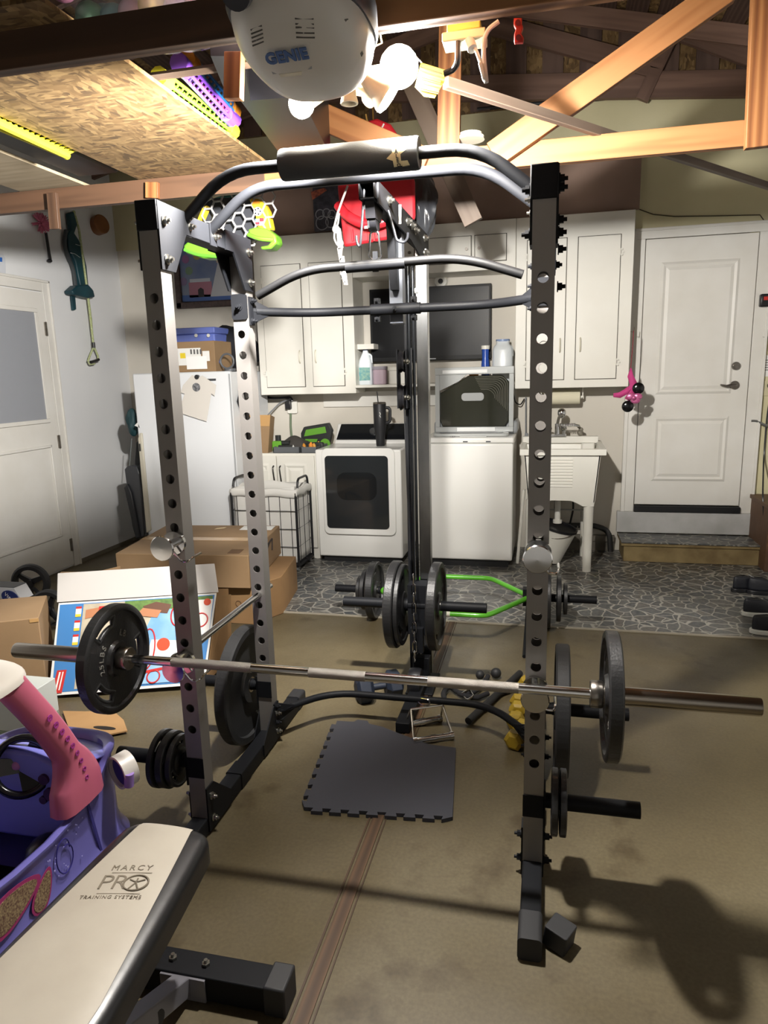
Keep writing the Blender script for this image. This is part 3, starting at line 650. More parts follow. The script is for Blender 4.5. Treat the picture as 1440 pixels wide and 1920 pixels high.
zt, zb = PY(783, 1078, 2.98).z, PY(781, 1238, 2.98).z; nL = 9; hL = (zt-zb)/nL
for i in range(nL):
    zc = zt-hL*(i+.5); u, w_ = (V((1, 0, 0)), V((0, 0, 1))) if i % 2 else (V((0, 1, 0)), V((0, 0, 1)))
    h = hL*.62; r = .0085; c = V((TX-.005, 2.975, zc)); pts = arc(c+w_*(h-r), r, 0, PI, 6, u, w_)+arc(c-w_*(h-r), r, PI, 2*PI, 6, u, w_)
    b.tube(pts, .0024, 7, closed=True)
b.build('chain', CHR, tw)
def carabiner(c, u, w_, h, r, m_=CHR):
    b = MB(); c, u, w_ = V(c), V(u).normalized(), V(w_).normalized(); b.tube(arc(c+w_*(h-r*.8), r*.75, 0, PI, 8, u, w_)+arc(c-w_*(h-r), r, PI, 2*PI, 8, u, w_), .0038, 8, closed=True); return b
# lat bar and its clip
LY = AY0+.08
carabiner((TX+.012, LY, 1.905), (.9, .1, 0), (0, 0, 1), .046, .019).cyl((TX+.012, LY, 1.945), (TX+.012, LY, 1.975), .004, n=8).build('carabiner', CHR, None, 'silver carabiner clip hanging from the top pulley', 'carabiner')
lb = thing('lat_bar', 'long black lat pulldown bar with down-turned ends hanging from the clip', 'lat bar', (TX+.012, LY, 1.82))
pL = [PY(483, 555, 2.33), PY(568, 506, 2.33), PY(700, 497, 2.33), PY(868, 482, 2.33), PY(980, 515, 2.33)]
MB().tube(rounded([pL[0], pL[1], pL[3], pL[4]], .10, 7), .0145, 16).build('handle_bar', mat('satin_black', '#0d0d0e', .5, spec=.25), lb, ang=60)
pc = (pL[1]+pL[3])/2; dd = (pL[3]-pL[1]).normalized(); pm = V((TX+.012, LY, pL[2].z-.003))
MB().cyl(pm-dd*.10, pm+dd*.10, .0160, n=20).build('centre_sleeve', BLKM, lb)
MB().slab([pm+V((-.010, 0, -.018)), pm+V((.010, 0, -.018)), pm+V((.008, 0, .046)), pm+V((-.008, 0, .046))], (0, .007, 0)).build('hanging_eye', BLKM, lb)
# plates on the carriage
R_ = .205
PT = plate('weight_plate', .205, .042, .0255, 'big plate left of the chain on the pulley carriage', group=G_TW, textmarks=False)
PT.location = (TX-.105, 3.05, CZ-.001); PT.rotation_euler = (.9, 0, 0)
again(PT, (TX+.088, 3.05, CZ-.001), 'big plate right of the chain on the pulley carriage', rot=(.5, 0, 0))
again(PT, (TX-.072, 3.05, CZ-.001), 'thinner plate tight against the carriage on its left side', rot=(.3, 0, 0), sc=(.5, .93, .93))

# ================================================================== TRAP BAR on the floor behind
TB = mat('lime_green_paint', '#55a52a', .3, coat=.2); ty = 3.99; tz = .178
tb = thing('trap_bar', 'bright green hexagonal trap bar on the floor behind the tower', 'trap bar', (-.47, ty, 0))
hexp = [(-.98, ty, tz), (-.72, ty+.34, tz), (-.33, ty+.34, tz), (-.075, ty, tz), (-.30, ty-.36, tz), (-.74, ty-.36, tz)]
cl = []
N_ = len(hexp)
for i in range(N_):
    p, a, c = V(hexp[i]), V(hexp[i-1]), V(hexp[(i+1) % N_]); p0, p1 = p+(a-p).normalized()*.05, p+(c-p).normalized()*.05
    for j in range(5):
        q = j/4; cl.append(p0*(1-q)**2+p*2*q*(1-q)+p1*q*q)
MB().tube(cl, .0155, 14, closed=True).build('hexagon_frame', TB, tb, ang=60)
for x0, x1 in ((-1.27, -.98), (-.075, .30)): MB().cyl((x0, ty, tz), (x1, ty, tz), .0235, n=24).build('sleeve', BLKM, tb)
MB().cyl((-.56, ty-.36, tz), (-.50, ty-.36, tz), .0162, n=16).build('tape_band', mat('white_tape', '#cfcabb', .6), tb)
MB().bx(-.118, -.075, ty-.03, ty+.03, tz-.05, tz+.055).build('end_bracket', BLKM, tb, bev=.003)
MB().tube([(-.088, ty-.01, tz-.03), (-.090, ty-.10, tz-.09), (-.092, 3.55, .012), (-.092, 3.50, .010)], .010, 8).build('stand_leg', BLKM, tb)
PR = again(PT, (.02, ty, tz-.001), 'thick plate nearest the frame on the right trap bar sleeve', rot=(.2, 0, 0), group=G_TR, sc=(1.1, .86, .86))
again(PT, (.088, ty, tz-.001), 'middle plate on the right trap bar sleeve', rot=(.9, 0, 0), group=G_TR, sc=(.6, .66, .66))
again(PT, (.125, ty, tz-.001), 'smallest plate outermost on the right trap bar sleeve', rot=(1.3, 0, 0), group=G_TR, sc=(.5, .45, .45))
again(PT, (-1.02, ty, tz-.001), 'large plate at the frame end of the left trap bar sleeve', rot=(.2, 0, 0), group=G_TR, sc=(1.1, .86, .86))
again(PT, (-1.075, ty, tz-.001), 'medium plate on the left trap bar sleeve', rot=(1.2, 0, 0), group=G_TR, sc=(.6, .62, .62))
again(PT, (-1.11, ty, tz-.001), 'small plate outermost on the left trap bar sleeve', rot=(.7, 0, 0), group=G_TR, sc=(.5, .42, .42))

# ================================================================== SMALL GEAR ON THE FLOOR
MATB = mat('charcoal_foam_tile', '#34343a', .85, bmp=.3, bs=260)
A_, B_, C_, D_, E_ = (-.80, 2.045), (-.285, 2.09), (-.33, 2.53), (-.66, 2.65), (-.865, 2.655)
def teeth(p, q, n, d):
    """outline from p to q with n dovetail teeth standing d to the right-hand side"""
    p, q = V((*p, 0)), V((*q, 0)); t = (q-p)/(2*n); nr = V((t.y, -t.x, 0)).normalized()*d; o = []
    for i in range(n):
        a = p+t*(2*i); o += [a, a+t, a+t*.85+nr, a+t*2.15+nr] if i < n-1 else [a, a+t, a+t*.85+nr, a+t*2+nr]
    return o
out = teeth(E_, A_, 9, .018)[:-1]+teeth(A_, B_, 8, .018)[:-1]
curve = [V((*B_, 0)), V((*C_, 0)), V((-.44, 2.535, 0)), V((-.55, 2.585, 0)), V((-.66, 2.64, 0)), V((-.72, 2.655, 0)), V((-.735, 2.68, 0)), V((-.78, 2.68, 0)), V((-.79, 2.66, 0))]
pts = out+curve
b = MB(); b.slab([p+V((0, 0, .001)) for p in pts], (0, 0, .014)); b.build('foam_floor_tile', MATB, None, 'dark grey puzzle foam tile with one side cut in a curve', 'floor mat')
# chrome double-D row handle
rh = thing('row_handle', 'chrome double-grip cable handle lying before the foam tile', 'cable handle', (-.46, 2.66, 0))
g = [PZ(776, 1390, .016), PZ(848, 1379, .016)]; h_ = [PZ(757, 1360, .016), PZ(826, 1347, .016)]
for (a, c) in (g, h_):
    d = (c-a).normalized(); MB().cyl(a, c, .013, n=20).cyl(a-d*.004, a+d*.012, .0165, n=20).cyl(c-d*.012, c+d*.004, .0165, n=20).cyl((a+c)/2-d*.012, (a+c)/2+d*.012, .0155, n=20).build('grip', CHR, rh)
top = [PY(771, 1330, 2.66), PY(830, 1322, 2.70)]
FR = mat('handle_frame_chrome', '#c8c4bb', .2, 1)
b = MB(); b.tube([top[0], top[1]], .005, 8); b.tube([g[0], top[0]], .0045, 8).tube([g[1], top[1]], .0045, 8).tube([h_[0], top[0]], .0045, 8).tube([h_[1], top[1]], .0045, 8); b.build('handle_frame', FR, rh)
ck = PY(795, 1318, 2.68); c0 = PY(778, 1308, 2.70)
MB().tube(rounded([c0, PY(805, 1312, 2.68), PY(806, 1322, 2.68), PY(790, 1322, 2.68), c0], .01, 4), .0035, 7).build('carabiner', CHR, None, 'small chrome carabiner joining the row handle to the low crossbar', 'carabiner')
# hexagonal dumbbells
def dumbbell(name, L, R, hr, m, label, group, hm=None):
    t = thing(name, label, 'dumbbell', (0, 0, 0), group, local=True)
    for s_ in (-1, 1):
        b = MB(); b.lathe([(R*.62, 0), (R, L*.08), (R, L*.30), (R*.62, L*.36)] if s_ > 0 else [(R*.62, 0), (R, -L*.08), (R, -L*.30), (R*.62, -L*.36)], (s_*L*.14, 0, R*.866), (1, 0, 0), 6); b.build('weight_head', m, t, ang=20, bev=.003)
    MB().cyl((-L*.16, 0, R*.866), (L*.16, 0, R*.866), hr, n=16).build('grip', hm or m, t); return t
YEL = mat('yellow_vinyl_coat', '#a58a22', .5, var='#93791c', vs_=20); NAVY = mat('navy_vinyl_coat', '#131c2c', .6)
y0_ = dumbbell('dumbbell', .15, .042, .014, YEL, 'nearest yellow dumbbell, lying just left of the right front upright', 'yellow dumbbells')
y0_.location = (-.085, 2.64, .001); y0_.rotation_euler = (0, 0, 1.25)
for loc, rz_, l in (((-.10, 2.80, .001), 1.5, 'second yellow dumbbell back, behind the nearest one'), ((-.085, 2.98, .001), 1.35, 'third yellow dumbbell back, partly behind the upright'), ((-.05, 3.16, .001), 1.2, 'farthest yellow dumbbell of the row behind the upright')):
    again(y0_, loc, l, rot=(0, 0, rz_))
n0 = dumbbell('dumbbell', .22, .070, .016, NAVY, 'dark navy dumbbell on the floor left of the low pulley', 'navy dumbbells')
n0.location = (-.74, 2.92, .001); n0.rotation_euler = (0, 0, .5)
# handles lying in a heap behind the low crossbar
HB = mat('black_foam_grip', '#151517', .7)
b = MB(); b.cyl(PZ(878, 1352, .02), PZ(975, 1262, .02), .016, n=16); b.build('short_bar', HB, None, 'straight black foam-covered bar slanting on the floor', 'bar')
t = thing('cable_rope', 'black braided pulldown rope bent round on the floor', 'rope', PZ(880, 1300, 0))
rp = [PZ(*q, .02) for q in ((915, 1268), (905, 1285), (885, 1300), (860, 1300), (842, 1285), (830, 1300), (834, 1312))]
rp2 = [PZ(915, 1300, .02), PZ(895, 1308, .02), PZ(875, 1306, .02), PZ(860, 1300, .02)]
MB().tube(rounded(rp, .04, 5), .012, 10).tube(rp2, .012, 10).build('rope', mat('black_braid', '#17171a', .9, bmp=.8, bs=300), t)
MB().sph(PZ(930, 1262, .03), .026, (1, 1, 1)).build('rope_end', RUB, t); MB().sph(PZ(900, 1265, .03), .022).build('rope_end', RUB, t)
MB().tube(rounded([PZ(866, 1300, .03), PZ(880, 1292, .04), PZ(888, 1305, .03), PZ(876, 1312, .02), PZ(866, 1302, .02)], .01, 3), .0035, 7).build('steel_ring', CHR, t)
MB().tube(rounded([PZ(905, 1330, .02), PZ(935, 1300, .02), PZ(962, 1290, .02)], .02, 3), .014, 12).build('ankle_strap', HB, None, 'short black strap lying right of the braided rope', 'strap')
# ================================================================== LAUNDRY WALL
def R4(x0, y0, x1, y1, Y):
    """world x0,x1,z0,z1 of an upright rectangle standing at depth Y"""
    ym, xm = (y0+y1)/2, (x0+x1)/2
    return PY(x0, ym, Y).x, PY(x1, ym, Y).x, PY(xm, y1, Y).z, PY(xm, y0, Y).z
FY = 5.53
HPULL = mat('ivory_pull', '#c9c4b2', .4)
def cab(name, x0, x1, z0, z1, y, yb, doors, label, hinge=True):
    """face-frame wall cabinet; doors: (x0,x1,z0,z1,knob) in metres"""
    t = thing(name, label, 'cabinet', ((x0+x1)/2, (y+yb)/2, z0)); MB().bx(x0, x1, y, yb, z0, z1).build('carcass', CAB, t, bev=.003)
    for d in doors:
        a, b_, c, e, side = d
        dr = MB().bx(a+.003, b_-.003, y-.012, y-.001, c+.003, e-.003).build('door', CAB, t, bev=.003)
        MB().bx(a-.002, b_+.002, y-.0012, y+.0, c-.002, e+.002).build('door_gap', mat('shadow_gap', '#4a4740', .8), t)
        xx = b_-.035 if side > 0 else a+.035; zz = c+.25*(e-c) if e-c > .4 else (c+e)/2
        if e-c > .4: MB().tube(rounded([(xx, y-.012, zz-.05), (xx, y-.030, zz-.035), (xx, y-.030, zz+.035), (xx, y-.012, zz+.05)], .01, 3), .006, 8).build('pull', HPULL, dr)
        else: MB().cyl((xx, y-.012, zz), (xx, y-.03, zz), .012, n=12).build('knob', STEEL, dr)
        if e-c > .4:
            xh = a+.004 if side > 0 else b_-.004
            for zz in (c+.12*(e-c), e-.12*(e-c)):
                b = MB()
                for k in range(6): b.cyl((xh+.018*math.cos(k*PI/3), y-.0145, zz+.022*math.sin(k*PI/3)), (xh+.018*math.cos(k*PI/3), y-.012, zz+.022*math.sin(k*PI/3)), .009, n=8)
                b.cyl((xh, y-.016, zz-.02), (xh, y-.016, zz+.02), .004, n=8); b.build('butterfly_hinge', CAB, dr)
    return t
xl0, xl1 = PY(490, 741, FY).x, PY(668, 738, FY).x
zb_, zt_ = PY(580, 739, FY).z, 2.585
a1, a2 = PY(568, 610, FY).x, PY(583, 610, FY).x
cab('wall_cabinet', xl0, xl1, zb_, zt_, FY, YB-.013, [(xl0+.06, a1, zb_+.06, zt_-.22, 1), (a2, xl1-.09, zb_+.06, zt_-.22, -1)], 'white double-door wall cabinet on the left of the television')
xr0, xr1 = PY(965, 730, FY).x, PY(1178, 722, FY).x
b1, b2 = PY(1060, 600, FY).x, PY(1080, 600, FY).x
cab('wall_cabinet', xr0, xr1, PY(1070, 727, FY).z, zt_, FY, YB-.013, [(xr0+.08, b1, zb_+.07, zt_-.16, 1), (b2, xr1-.09, zb_+.07, zt_-.16, -1)], 'white double-door wall cabinet between the television and the back door')
zm = PY(880, 508, FY).z
m1, m2, m3, m4 = PY(803, 460, FY).x, PY(884, 460, FY).x, PY(890, 460, FY).x, PY(950, 460, FY).x
cab('wall_cabinet', xl1+.002, xr0-.002, zm, zt_, FY, YB-.013, [(xl1+.08, xl1+.5, zm+.06, zt_-.1, 1), (m1, m2, zm+.06, zt_-.1, 1), (m3, m4, zm+.06, zt_-.1, -1)], 'white low cabinet section bridging over the television')
# alcove back, shelf and side shelf
zs_ = PY(815, 719, 5.50).z
sh = MB().bx(xl1+.002, xr0-.002, 5.50, YB-.013, zs_-.022, zs_); sh.build('open_shelf', CAB, None, 'white painted shelf running under the television', 'shelf', bev=.003)
MB().bx(xl1+.002, xl1+.14, 5.60, YB-.013, PY(680, 655, 5.6).z, PY(680, 645, 5.6).z).build('corner_shelf', CAB, None, 'small white shelf in the corner beside the television above the bleach bottle', 'shelf', bev=.002)
x0, x1, z0, z1 = R4(694, 537, 921, 676, 5.76)
tv = thing('television', 'black flat television in the alcove above the washing machines', 'television', ((x0+x1)/2, 5.78, z0))
MB().bx(x0, x1, 5.76, 5.81, z0, z1).build('casing', mat('tv_casing', '#0c0d0f', .5, spec=.25), tv, bev=.004)
MB().bx(x0+.018, x1-.018, 5.757, 5.76, z0+.035, z1-.02).build('screen', mat('tv_screen', '#07080b', .35, spec=.2), tv)
MB().bx(x0+.50*(x1-x0)-.0, x0+.55*(x1-x0), 5.756, 5.76, z0+.010, z0+.018).build('maker_mark', mat('silver_mark', '#b9bcc0', .3), tv)
MB().bx(x0+.3, x1-.3, 5.81, YB-.012, z0+.1, z1-.1).build('wall_bracket', BLKM, tv)
# round socket above the television and its lead
p = PY(827, 528, YB-.02); t = thing('ceiling_socket', 'round white lamp socket high on the wall above the television', 'socket', p)
MB().cyl(p+V((0, .006, 0)), p+V((0, -.02, 0)), .055, .045, n=24).build('socket_plate', PLW, t); MB().cyl(p+V((0, -.02, 0)), p+V((0, -.035, 0)), .02, n=16).build('socket_core', BLK, t)
# bottles on the shelf
def jug(name, x, y, z, w, d, h, m, capm, label, cat, neck=.25, handle=True, lab=None):
    t = thing(name, label, cat, (x, y, z)); b = MB()
    prof = [(.0, 1), (.05, 1.02), (.74, 1.0), (.84, .86), (.88, .66), (.96, .64)] if neck < .2 else [(.0, 1), (.06, 1.02), (.55, 1.0), (.68, .9), (1-neck*.45, .42), (1-neck*.2, .34), (1-.04, .32)]; P = []; n = 20
    vv = []; 
    for hh, k in prof:
        for j in range(n):
            a = 2*PI*j/n; e = .55; c, s = math.cos(a), math.sin(a)
            vv.append((x+math.copysign(abs(c)**e, c)*w/2*k*(1 if k > .5 else 1), y+math.copysign(abs(s)**e, s)*d/2*k, z+h*hh))
    if 0: pass
    K = len(prof); b.add(vv, [(i*n+j, i*n+(j+1) % n, (i+1)*n+(j+1) % n, (i+1)*n+j) for i in range(K-1) for j in range(n)]+[tuple(range(n)), tuple(range((K-1)*n, K*n))]); b.build('bottle_body', m, t, ang=50)
    MB().cyl((x, y, z+h*.95), (x, y, z+h), w*(.34 if neck < .2 else .19), n=20).build('cap', capm, t)
    if handle: MB().tube(rounded([(x+w*.16, y-d*.1, z+h*.86), (x+w*.44, y-d*.1, z+h*.82), (x+w*.46, y-d*.1, z+h*.6)], .02, 4), w*.07, 8).build('handle', m, t)
    if lab: 
        q = MB().bx(x-w*.40, x+w*.40, y-d*.52, y-d*.51, z+h*.12, z+h*.48); q.build('label_sticker', lab, t)
    return t
Ys = 5.66
def fz(x, y, Yv): return PY(x, y, Yv)
p = PY(687, 715, Ys); jug('bleach_bottle', p.x, Ys, zs_, .115, .10, .29, mat('translucent_white', '#d5dce0', .35), mat('navy_cap', '#1d2652', .4), 'white bleach bottle with navy cap and green label at the left end of the shelf', 'bottle', lab=mat('green_label', '#8fb3a0', .5, var='#4e8f9a', vs_=40))
p = PY(713, 712, Ys); t = thing('laundry_tub', 'squat pinkish detergent jar right of the bleach bottle', 'jar', (p.x, Ys, zs_)); MB().rb(p.x-.055, p.x+.055, Ys-.05, Ys+.05, zs_, zs_+.12, .03, 5).build('jar_body', mat('dusty_pink', '#b8a3b0', .4), t, bev=.006); MB().rb(p.x-.058, p.x+.058, Ys-.053, Ys+.053, zs_+.12, zs_+.145, .03, 5).build('lid', mat('greyish_lid', '#8d8791', .5), t)
p = PY(750, 712, Ys); t = thing('detergent_box', 'white plastic detergent tub under the television left of the steel mast', 'tub', (p.x, Ys, zs_)); MB().rb(p.x-.085, p.x+.085, Ys-.06, Ys+.06, zs_, zs_+.11, .03, 5).build('tub_body', PLW, t, bev=.005); MB().rb(p.x-.09, p.x+.09, Ys-.065, Ys+.065, zs_+.11, zs_+.135, .03, 5).build('lid', PLW, t)
p = PY(910, 700, 5.66); jx = p.x; t = thing('spray_bottle', 'slim bright blue bottle with white cap right of the television', 'bottle', (jx, Ys, zs_)); hB = PY(910, 648, Ys).z-zs_
MB().lathe([(.03, 0), (.032, .01), (.032, hB*.5), (.026, hB*.65), (.028, hB*.9)], (jx, Ys, zs_), (0, 0, 1), 20).build('bottle_body', mat('royal_blue_plastic', '#1b46a0', .3), t); MB().cyl((jx, Ys, zs_+hB*.9), (jx, Ys, zs_+hB), .033, n=20).build('cap', PLW, t)
p = PY(942, 700, 5.66); jug('detergent_jug', p.x, Ys+.03, zs_, .16, .14, PY(942, 636, Ys).z-zs_, mat('cloudy_white_plastic', '#cfd4d6', .3), mat('pale_blue_cap', '#7f93b8', .4), 'large cloudy white jug with pale blue cap at the right end of the shelf', 'jug', neck=.15)
p = PY(889, 700, 5.6); MB().bx(p.x-.035, p.x+.035, 5.56, 5.60, zs_, zs_+.08).build('orange_box', mat('orange_card', '#cf8b3a', .5, var='#b56a22', vs_=30), None, 'small orange packet on the shelf behind the washer lid', 'box')
# white fascia board on the wall below the shelf
struct('trim_8', MB().bx(PY(608, 760, YB).x, xr0, YB-.02, YB, PY(690, 762, YB).z, PY(690, 740, YB).z+.03), TRIM, bev=.002)

# ---- dryer and washer
DYF, DYB = 5.18, 5.82
dx0_, dx1_, _, _ = R4(595, 848, 765, 1050, DYF); zt = PY(670, 843, DYF).z; zb = PY(670, 1055, DYF).z
dx1_ = dx0_+.69
dr = thing('dryer', 'white front-loading dryer with a dark square window, left of the washer', 'dryer', ((dx0_+dx1_)/2, 5.5, .004))
MB().bx(dx0_, dx1_, DYF, DYB, max(.05, zb-.0), zt).build('cabinet_shell', APPL, dr, bev=.012)
MB().bx(dx0_+.03, dx1_-.03, DYF+.03, DYB-.02, .004, .06).build('plinth', mat('dark_plinth', '#17181a', .6), dr)
X0, X1, Z0, Z1 = R4(607, 840, 742, 1002, DYF); 
def rrect(b, x0, x1, z0, z1, y0, y1, r): return b.rb(x0, x1, y0, y1, z0, z1, r, 6, 1)
fr = rrect(MB(), X0, X1, Z0, Z1, DYF-.022, DYF+.002, .045).build('door', APPL, dr, bev=.006)
X0_, X1_, Z0_, Z1_ = R4(613, 854, 730, 990, DYF); rrect(MB(), X0_, X1_, Z0_, Z1_, DYF-.026, DYF-.020, .03).build('door_window', mat('dark_door_glass', '#26292b', .10, coat=.5), fr)
dc = ((X0_+X1_)/2, (Z0_+Z1_)/2+.03)
MB().rb(dc[0]-.16, dc[0]+.16, DYF-.0268, DYF-.026, dc[1]-.09, dc[1]+.13, .07, 6, 1).build('drum_shape', mat('drum_shade', '#181b1d', .1, coat=.4), fr)
# sloping black control console
c0, c1 = PY(636, 800, 5.70).x, dx1_-.02; cz0 = zt
b = MB(); b.prism([(5.60, cz0), (5.80, cz0), (5.80, cz0+.16), (5.72, cz0+.16), (5.62, cz0+.025)], c0-.02, c1+.02, 0); b.build('console', APPL, dr, bev=.01)
b = MB(); b.slab([(c0, 5.612, cz0+.035), (c1, 5.612, cz0+.035), (c1-.02, 5.706, cz0+.155), (c0+.02, 5.706, cz0+.155)], (0, -.006, .004)); b.build('control_panel', DARKG, dr)
kc = V(((c0+c1)/2, 5.655, cz0+.095)); kn = V((0, -.78, .62)).normalized()
MB().cyl(kc, kc+kn*.022, .032, .028, n=24).build('dial', mat('dial_silver', '#77797c', .25, .8), dr)
# washer
wx0, wx1 = PY(797, 1055, DYF).x, PY(961, 940, DYF).x; wzt = PY(880, 832, DYF).z
wa = thing('washing_machine', 'white top-loading washer with its smoked glass lid standing open', 'washing machine', ((wx0+wx1)/2, 5.5, .004))
MB().bx(wx0, wx1, DYF, DYB, .06, wzt).build('cabinet_shell', APPL, wa, bev=.012); MB().bx(wx0+.03, wx1-.03, DYF+.03, DYB-.02, .004, .06).build('plinth', mat('dark_plinth', '#17181a', .6), wa)
MB().bx(wx0-.004, wx1+.004, DYF-.006, DYB, wzt+.002, wzt+.045).build('top_deck', APPL, wa, bev=.012)
tz = wzt+.046
MB().rb(wx0+.06, wx1-.04, DYF+.08, 5.41, tz, tz+.022, .05, 6, 2).build('tub_rim', mat('grey_rim', '#a9aba9', .4), wa, bev=.004)
MB().rb(wx0+.10, wx1-.08, DYF+.11, 5.39, tz+.022, tz+.024, .05, 6, 2).build('tub_opening', mat('drum_dark', '#2c2e30', .3, .6), wa)
p = PY(849, 817, DYF+.06); MB().cyl((p.x, DYF+.05, tz), (p.x, DYF+.05, tz+.008), .020, n=24).build('power_button', CHR, wa)
p = PY(885, 820, DYF+.05); MB().bx(p.x-.09, p.x+.11, DYF+.03, DYF+.07, tz, tz+.006).build('display_strip', mat('display_strip', '#c3c4c1', .25), wa, bev=.002)
for px in (872, 915): q = PY(px, 829, DYF); MB().bx(q.x-.015, q.x+.02, DYF-.009, DYF-.006, wzt+.012, wzt+.020).build('marking', mat('dark_mark', '#33353a', .5), wa)
# lid: bulged smoked window in a silvery frame, leaning back a little
LYb = 5.42; lx0, lx1, lz0, lz1 = R4(816, 688, 963, 810, LYb); lz0 = max(lz0, tz+.0)
LF = mat('translucent_lid_frame', '#b3b6b5', .18, .2); SM = mat('smoked_glass', '#2c2d25', .08, coat=.5)
b = MB()
for (a0, a1, b0, b1) in ((lx0, lx1, lz1-.055, lz1), (lx0, lx1, lz0, lz0+.04), (lx0, lx0+.035, lz0+.04, lz1-.055), (lx1-.035, lx1, lz0+.04, lz1-.055)): b.bx(a0, a1, LYb, LYb+.035, b0, b1)
lid = b.build('lid_frame', LF, wa, bev=.003)
gx0, gx1, gz0, gz1 = lx0+.035, lx1-.035, lz0+.04, lz1-.055; poly = [(gx0+.02, gz0), (gx1-.03, gz0), (gx1, gz0+.05), (gx1, gz1-.06), (gx1-.05, gz1-.01), (gx0+.22, gz1-.01), (gx0+.16, gz1-.05), (gx0, gz0+.26), (gx0, gz0+.05)]
MB().prism(poly, LYb+.004, LYb+.030, 1).build('lid_window', SM, lid, bev=.008)
MB().prism([(gx0, gz0+.28), (gx0+.15, gz1-.05), (gx0+.21, gz1), (gx0, gz1)], LYb+.010, LYb+.026, 1).build('lid_corner', LF, lid)
b = MB()
for k in range(9):
    i = .012*k; b.tube(rounded([(gx0+.27+i*.5, LYb+.002, gz1-.02-i), (gx1-.05-i, LYb+.002, gz1-.02-i), (gx1-.012-i, LYb+.002, gz1-.06-i), (gx1-.012-i, LYb+.002, gz0+.12+i)], .04, 4), .0018, 5)
b.build('moulded_ribs', mat('lid_ribs', '#6b6a5e', .2), lid)
MB().rb(gx0+.17, gx1-.19, LYb-.001, LYb+.006, (gz0+gz1)/2+.0, (gz0+gz1)/2+.06, .025, 5, 1).build('badge', mat('pale_badge', '#8f9190', .3), lid)
MB().bx(lx0+.06, lx1-.20, LYb-.006, LYb, lz1-.045, lz1-.02).build('lid_label', mat('lid_label', '#d8dad8', .4), lid); MB().bx(lx0+.17, lx1-.14, LYb-.006, LYb, lz0+.006, lz0+.035).build('lid_label', mat('lid_label', '#d8dad8', .4), lid)
MB().bx(lx0-.02, lx1+.03, 5.47, 5.81, tz, tz+.10).build('rear_console', mat('rear_console', '#8d9092', .35), wa, bev=.02)
# black tumbler on the dryer
p = PY(713, 812, 5.45); tp = thing('travel_tumbler', 'black insulated tumbler with handle and straw on top of the dryer', 'tumbler', (p.x, 5.45, zt)); tx_ = p.x; th = PY(711, 754, 5.45).z-zt
MB().lathe([(.032, 0), (.035, .004), (.038, .08), (.050, th*.45), (.052, th*.96), (.050, th*.97)], (tx_, 5.45, zt), (0, 0, 1), 28).build('cup_body', mat('matt_black_cup', '#17181b', .5), tp)
MB().lathe([(.052, 0), (.053, .008), (.046, .014)], (tx_, 5.45, zt+th*.96), (0, 0, 1), 28).build('rim_lid', STEEL, tp)
MB().tube(rounded([(tx_+.045, 5.45, zt+th*.88), (tx_+.085, 5.45, zt+th*.86), (tx_+.083, 5.45, zt+th*.55), (tx_+.045, 5.45, zt+th*.52)], .02, 4), .008, 10, flat=1.6).build('handle', mat('matt_black_cup', '#17181b', .5), tp)
MB().cyl((tx_-.01, 5.45, zt+th*.96), (tx_-.018, 5.45, zt+th+.085), .0045, n=10).build('straw', BLK, tp)
b = MB(); b.tube([(tx_+.012, 5.397, zt+th*.78), (tx_+.018, 5.397, zt+th*.74), (tx_+.012, 5.397, zt+th*.70), (tx_+.020, 5.397, zt+th*.66)], .003, 6); b.build('logo', PAPER, tp)

# ---- base cabinet with tool trays
bx0, bx1 = PY(478, 900, 5.26).x, dx0_-.012; bz = PY(550, 850, 5.26).z
bc = thing('base_cabinet', 'white base cabinet with dark bow handles left of the dryer', 'cabinet', ((bx0+bx1)/2, 5.5, 0.004))
MB().bx(bx0, bx1, 5.26, YB-.013, .004, bz).build('carcass', CAB, bc, bev=.003)
spl = PY(522, 900, 5.26).x
for a_, c_, s_ in ((bx0+.01, spl-.004, 1), (spl+.004, bx1-.02, -1)):
    dd_ = MB().bx(a_, c_, 5.24, 5.259, .10, bz-.02).build('door', CAB, bc, bev=.003)
    q = MB(); panel(q, a_+.06, c_-.06, .16, bz-.08, 5.24); q.build('door_panel', CAB, dd_, ang=10)
    xx = c_-.022 if s_ > 0 else a_+.028
    MB().tube(rounded([(xx, 5.24, bz-.10), (xx, 5.215, bz-.11), (xx+.006, 5.212, bz-.17), (xx+.012, 5.215, bz-.24), (xx+.012, 5.24, bz-.25)], .02, 4), .006, 8).build('handle', mat('dark_pewter', '#3a3835', .35, .8), dd_)
TR = mat('grey_tray', '#55585b', .5); LIME = mat('lime_tool_plastic', '#5e9a2c', .45); DG = mat('charcoal_tool_plastic', '#1f2220', .5)
def tray(x0, x1, label):
    b = MB(); z0 = bz; z1 = bz+.05
    for (p0, p1, q0, q1, r0, r1) in ((x0, x1, 5.27, 5.55, z0, z0+.006), (x0, x1, 5.27, 5.278, z0, z1), (x0, x1, 5.542, 5.55, z0, z1), (x0, x0+.008, 5.27, 5.55, z0, z1), (x1-.008, x1, 5.27, 5.55, z0, z1)): b.bx(p0, p1, q0, q1, r0, r1)
    b.build('tool_tray', TR, None, label, 'tray', bev=.002)
xm_ = PY(563, 845, 5.27).x; tray(PY(512, 845, 5.27).x, xm_-.005, 'grey plastic tray at left on the base cabinet, full of tools'); tray(xm_+.005, bx1, 'grey plastic tray at right on the base cabinet, next to the dryer')
def at_tray(px, py, Yv): return PY(px, py, Yv)
zt_tray = bz+.007
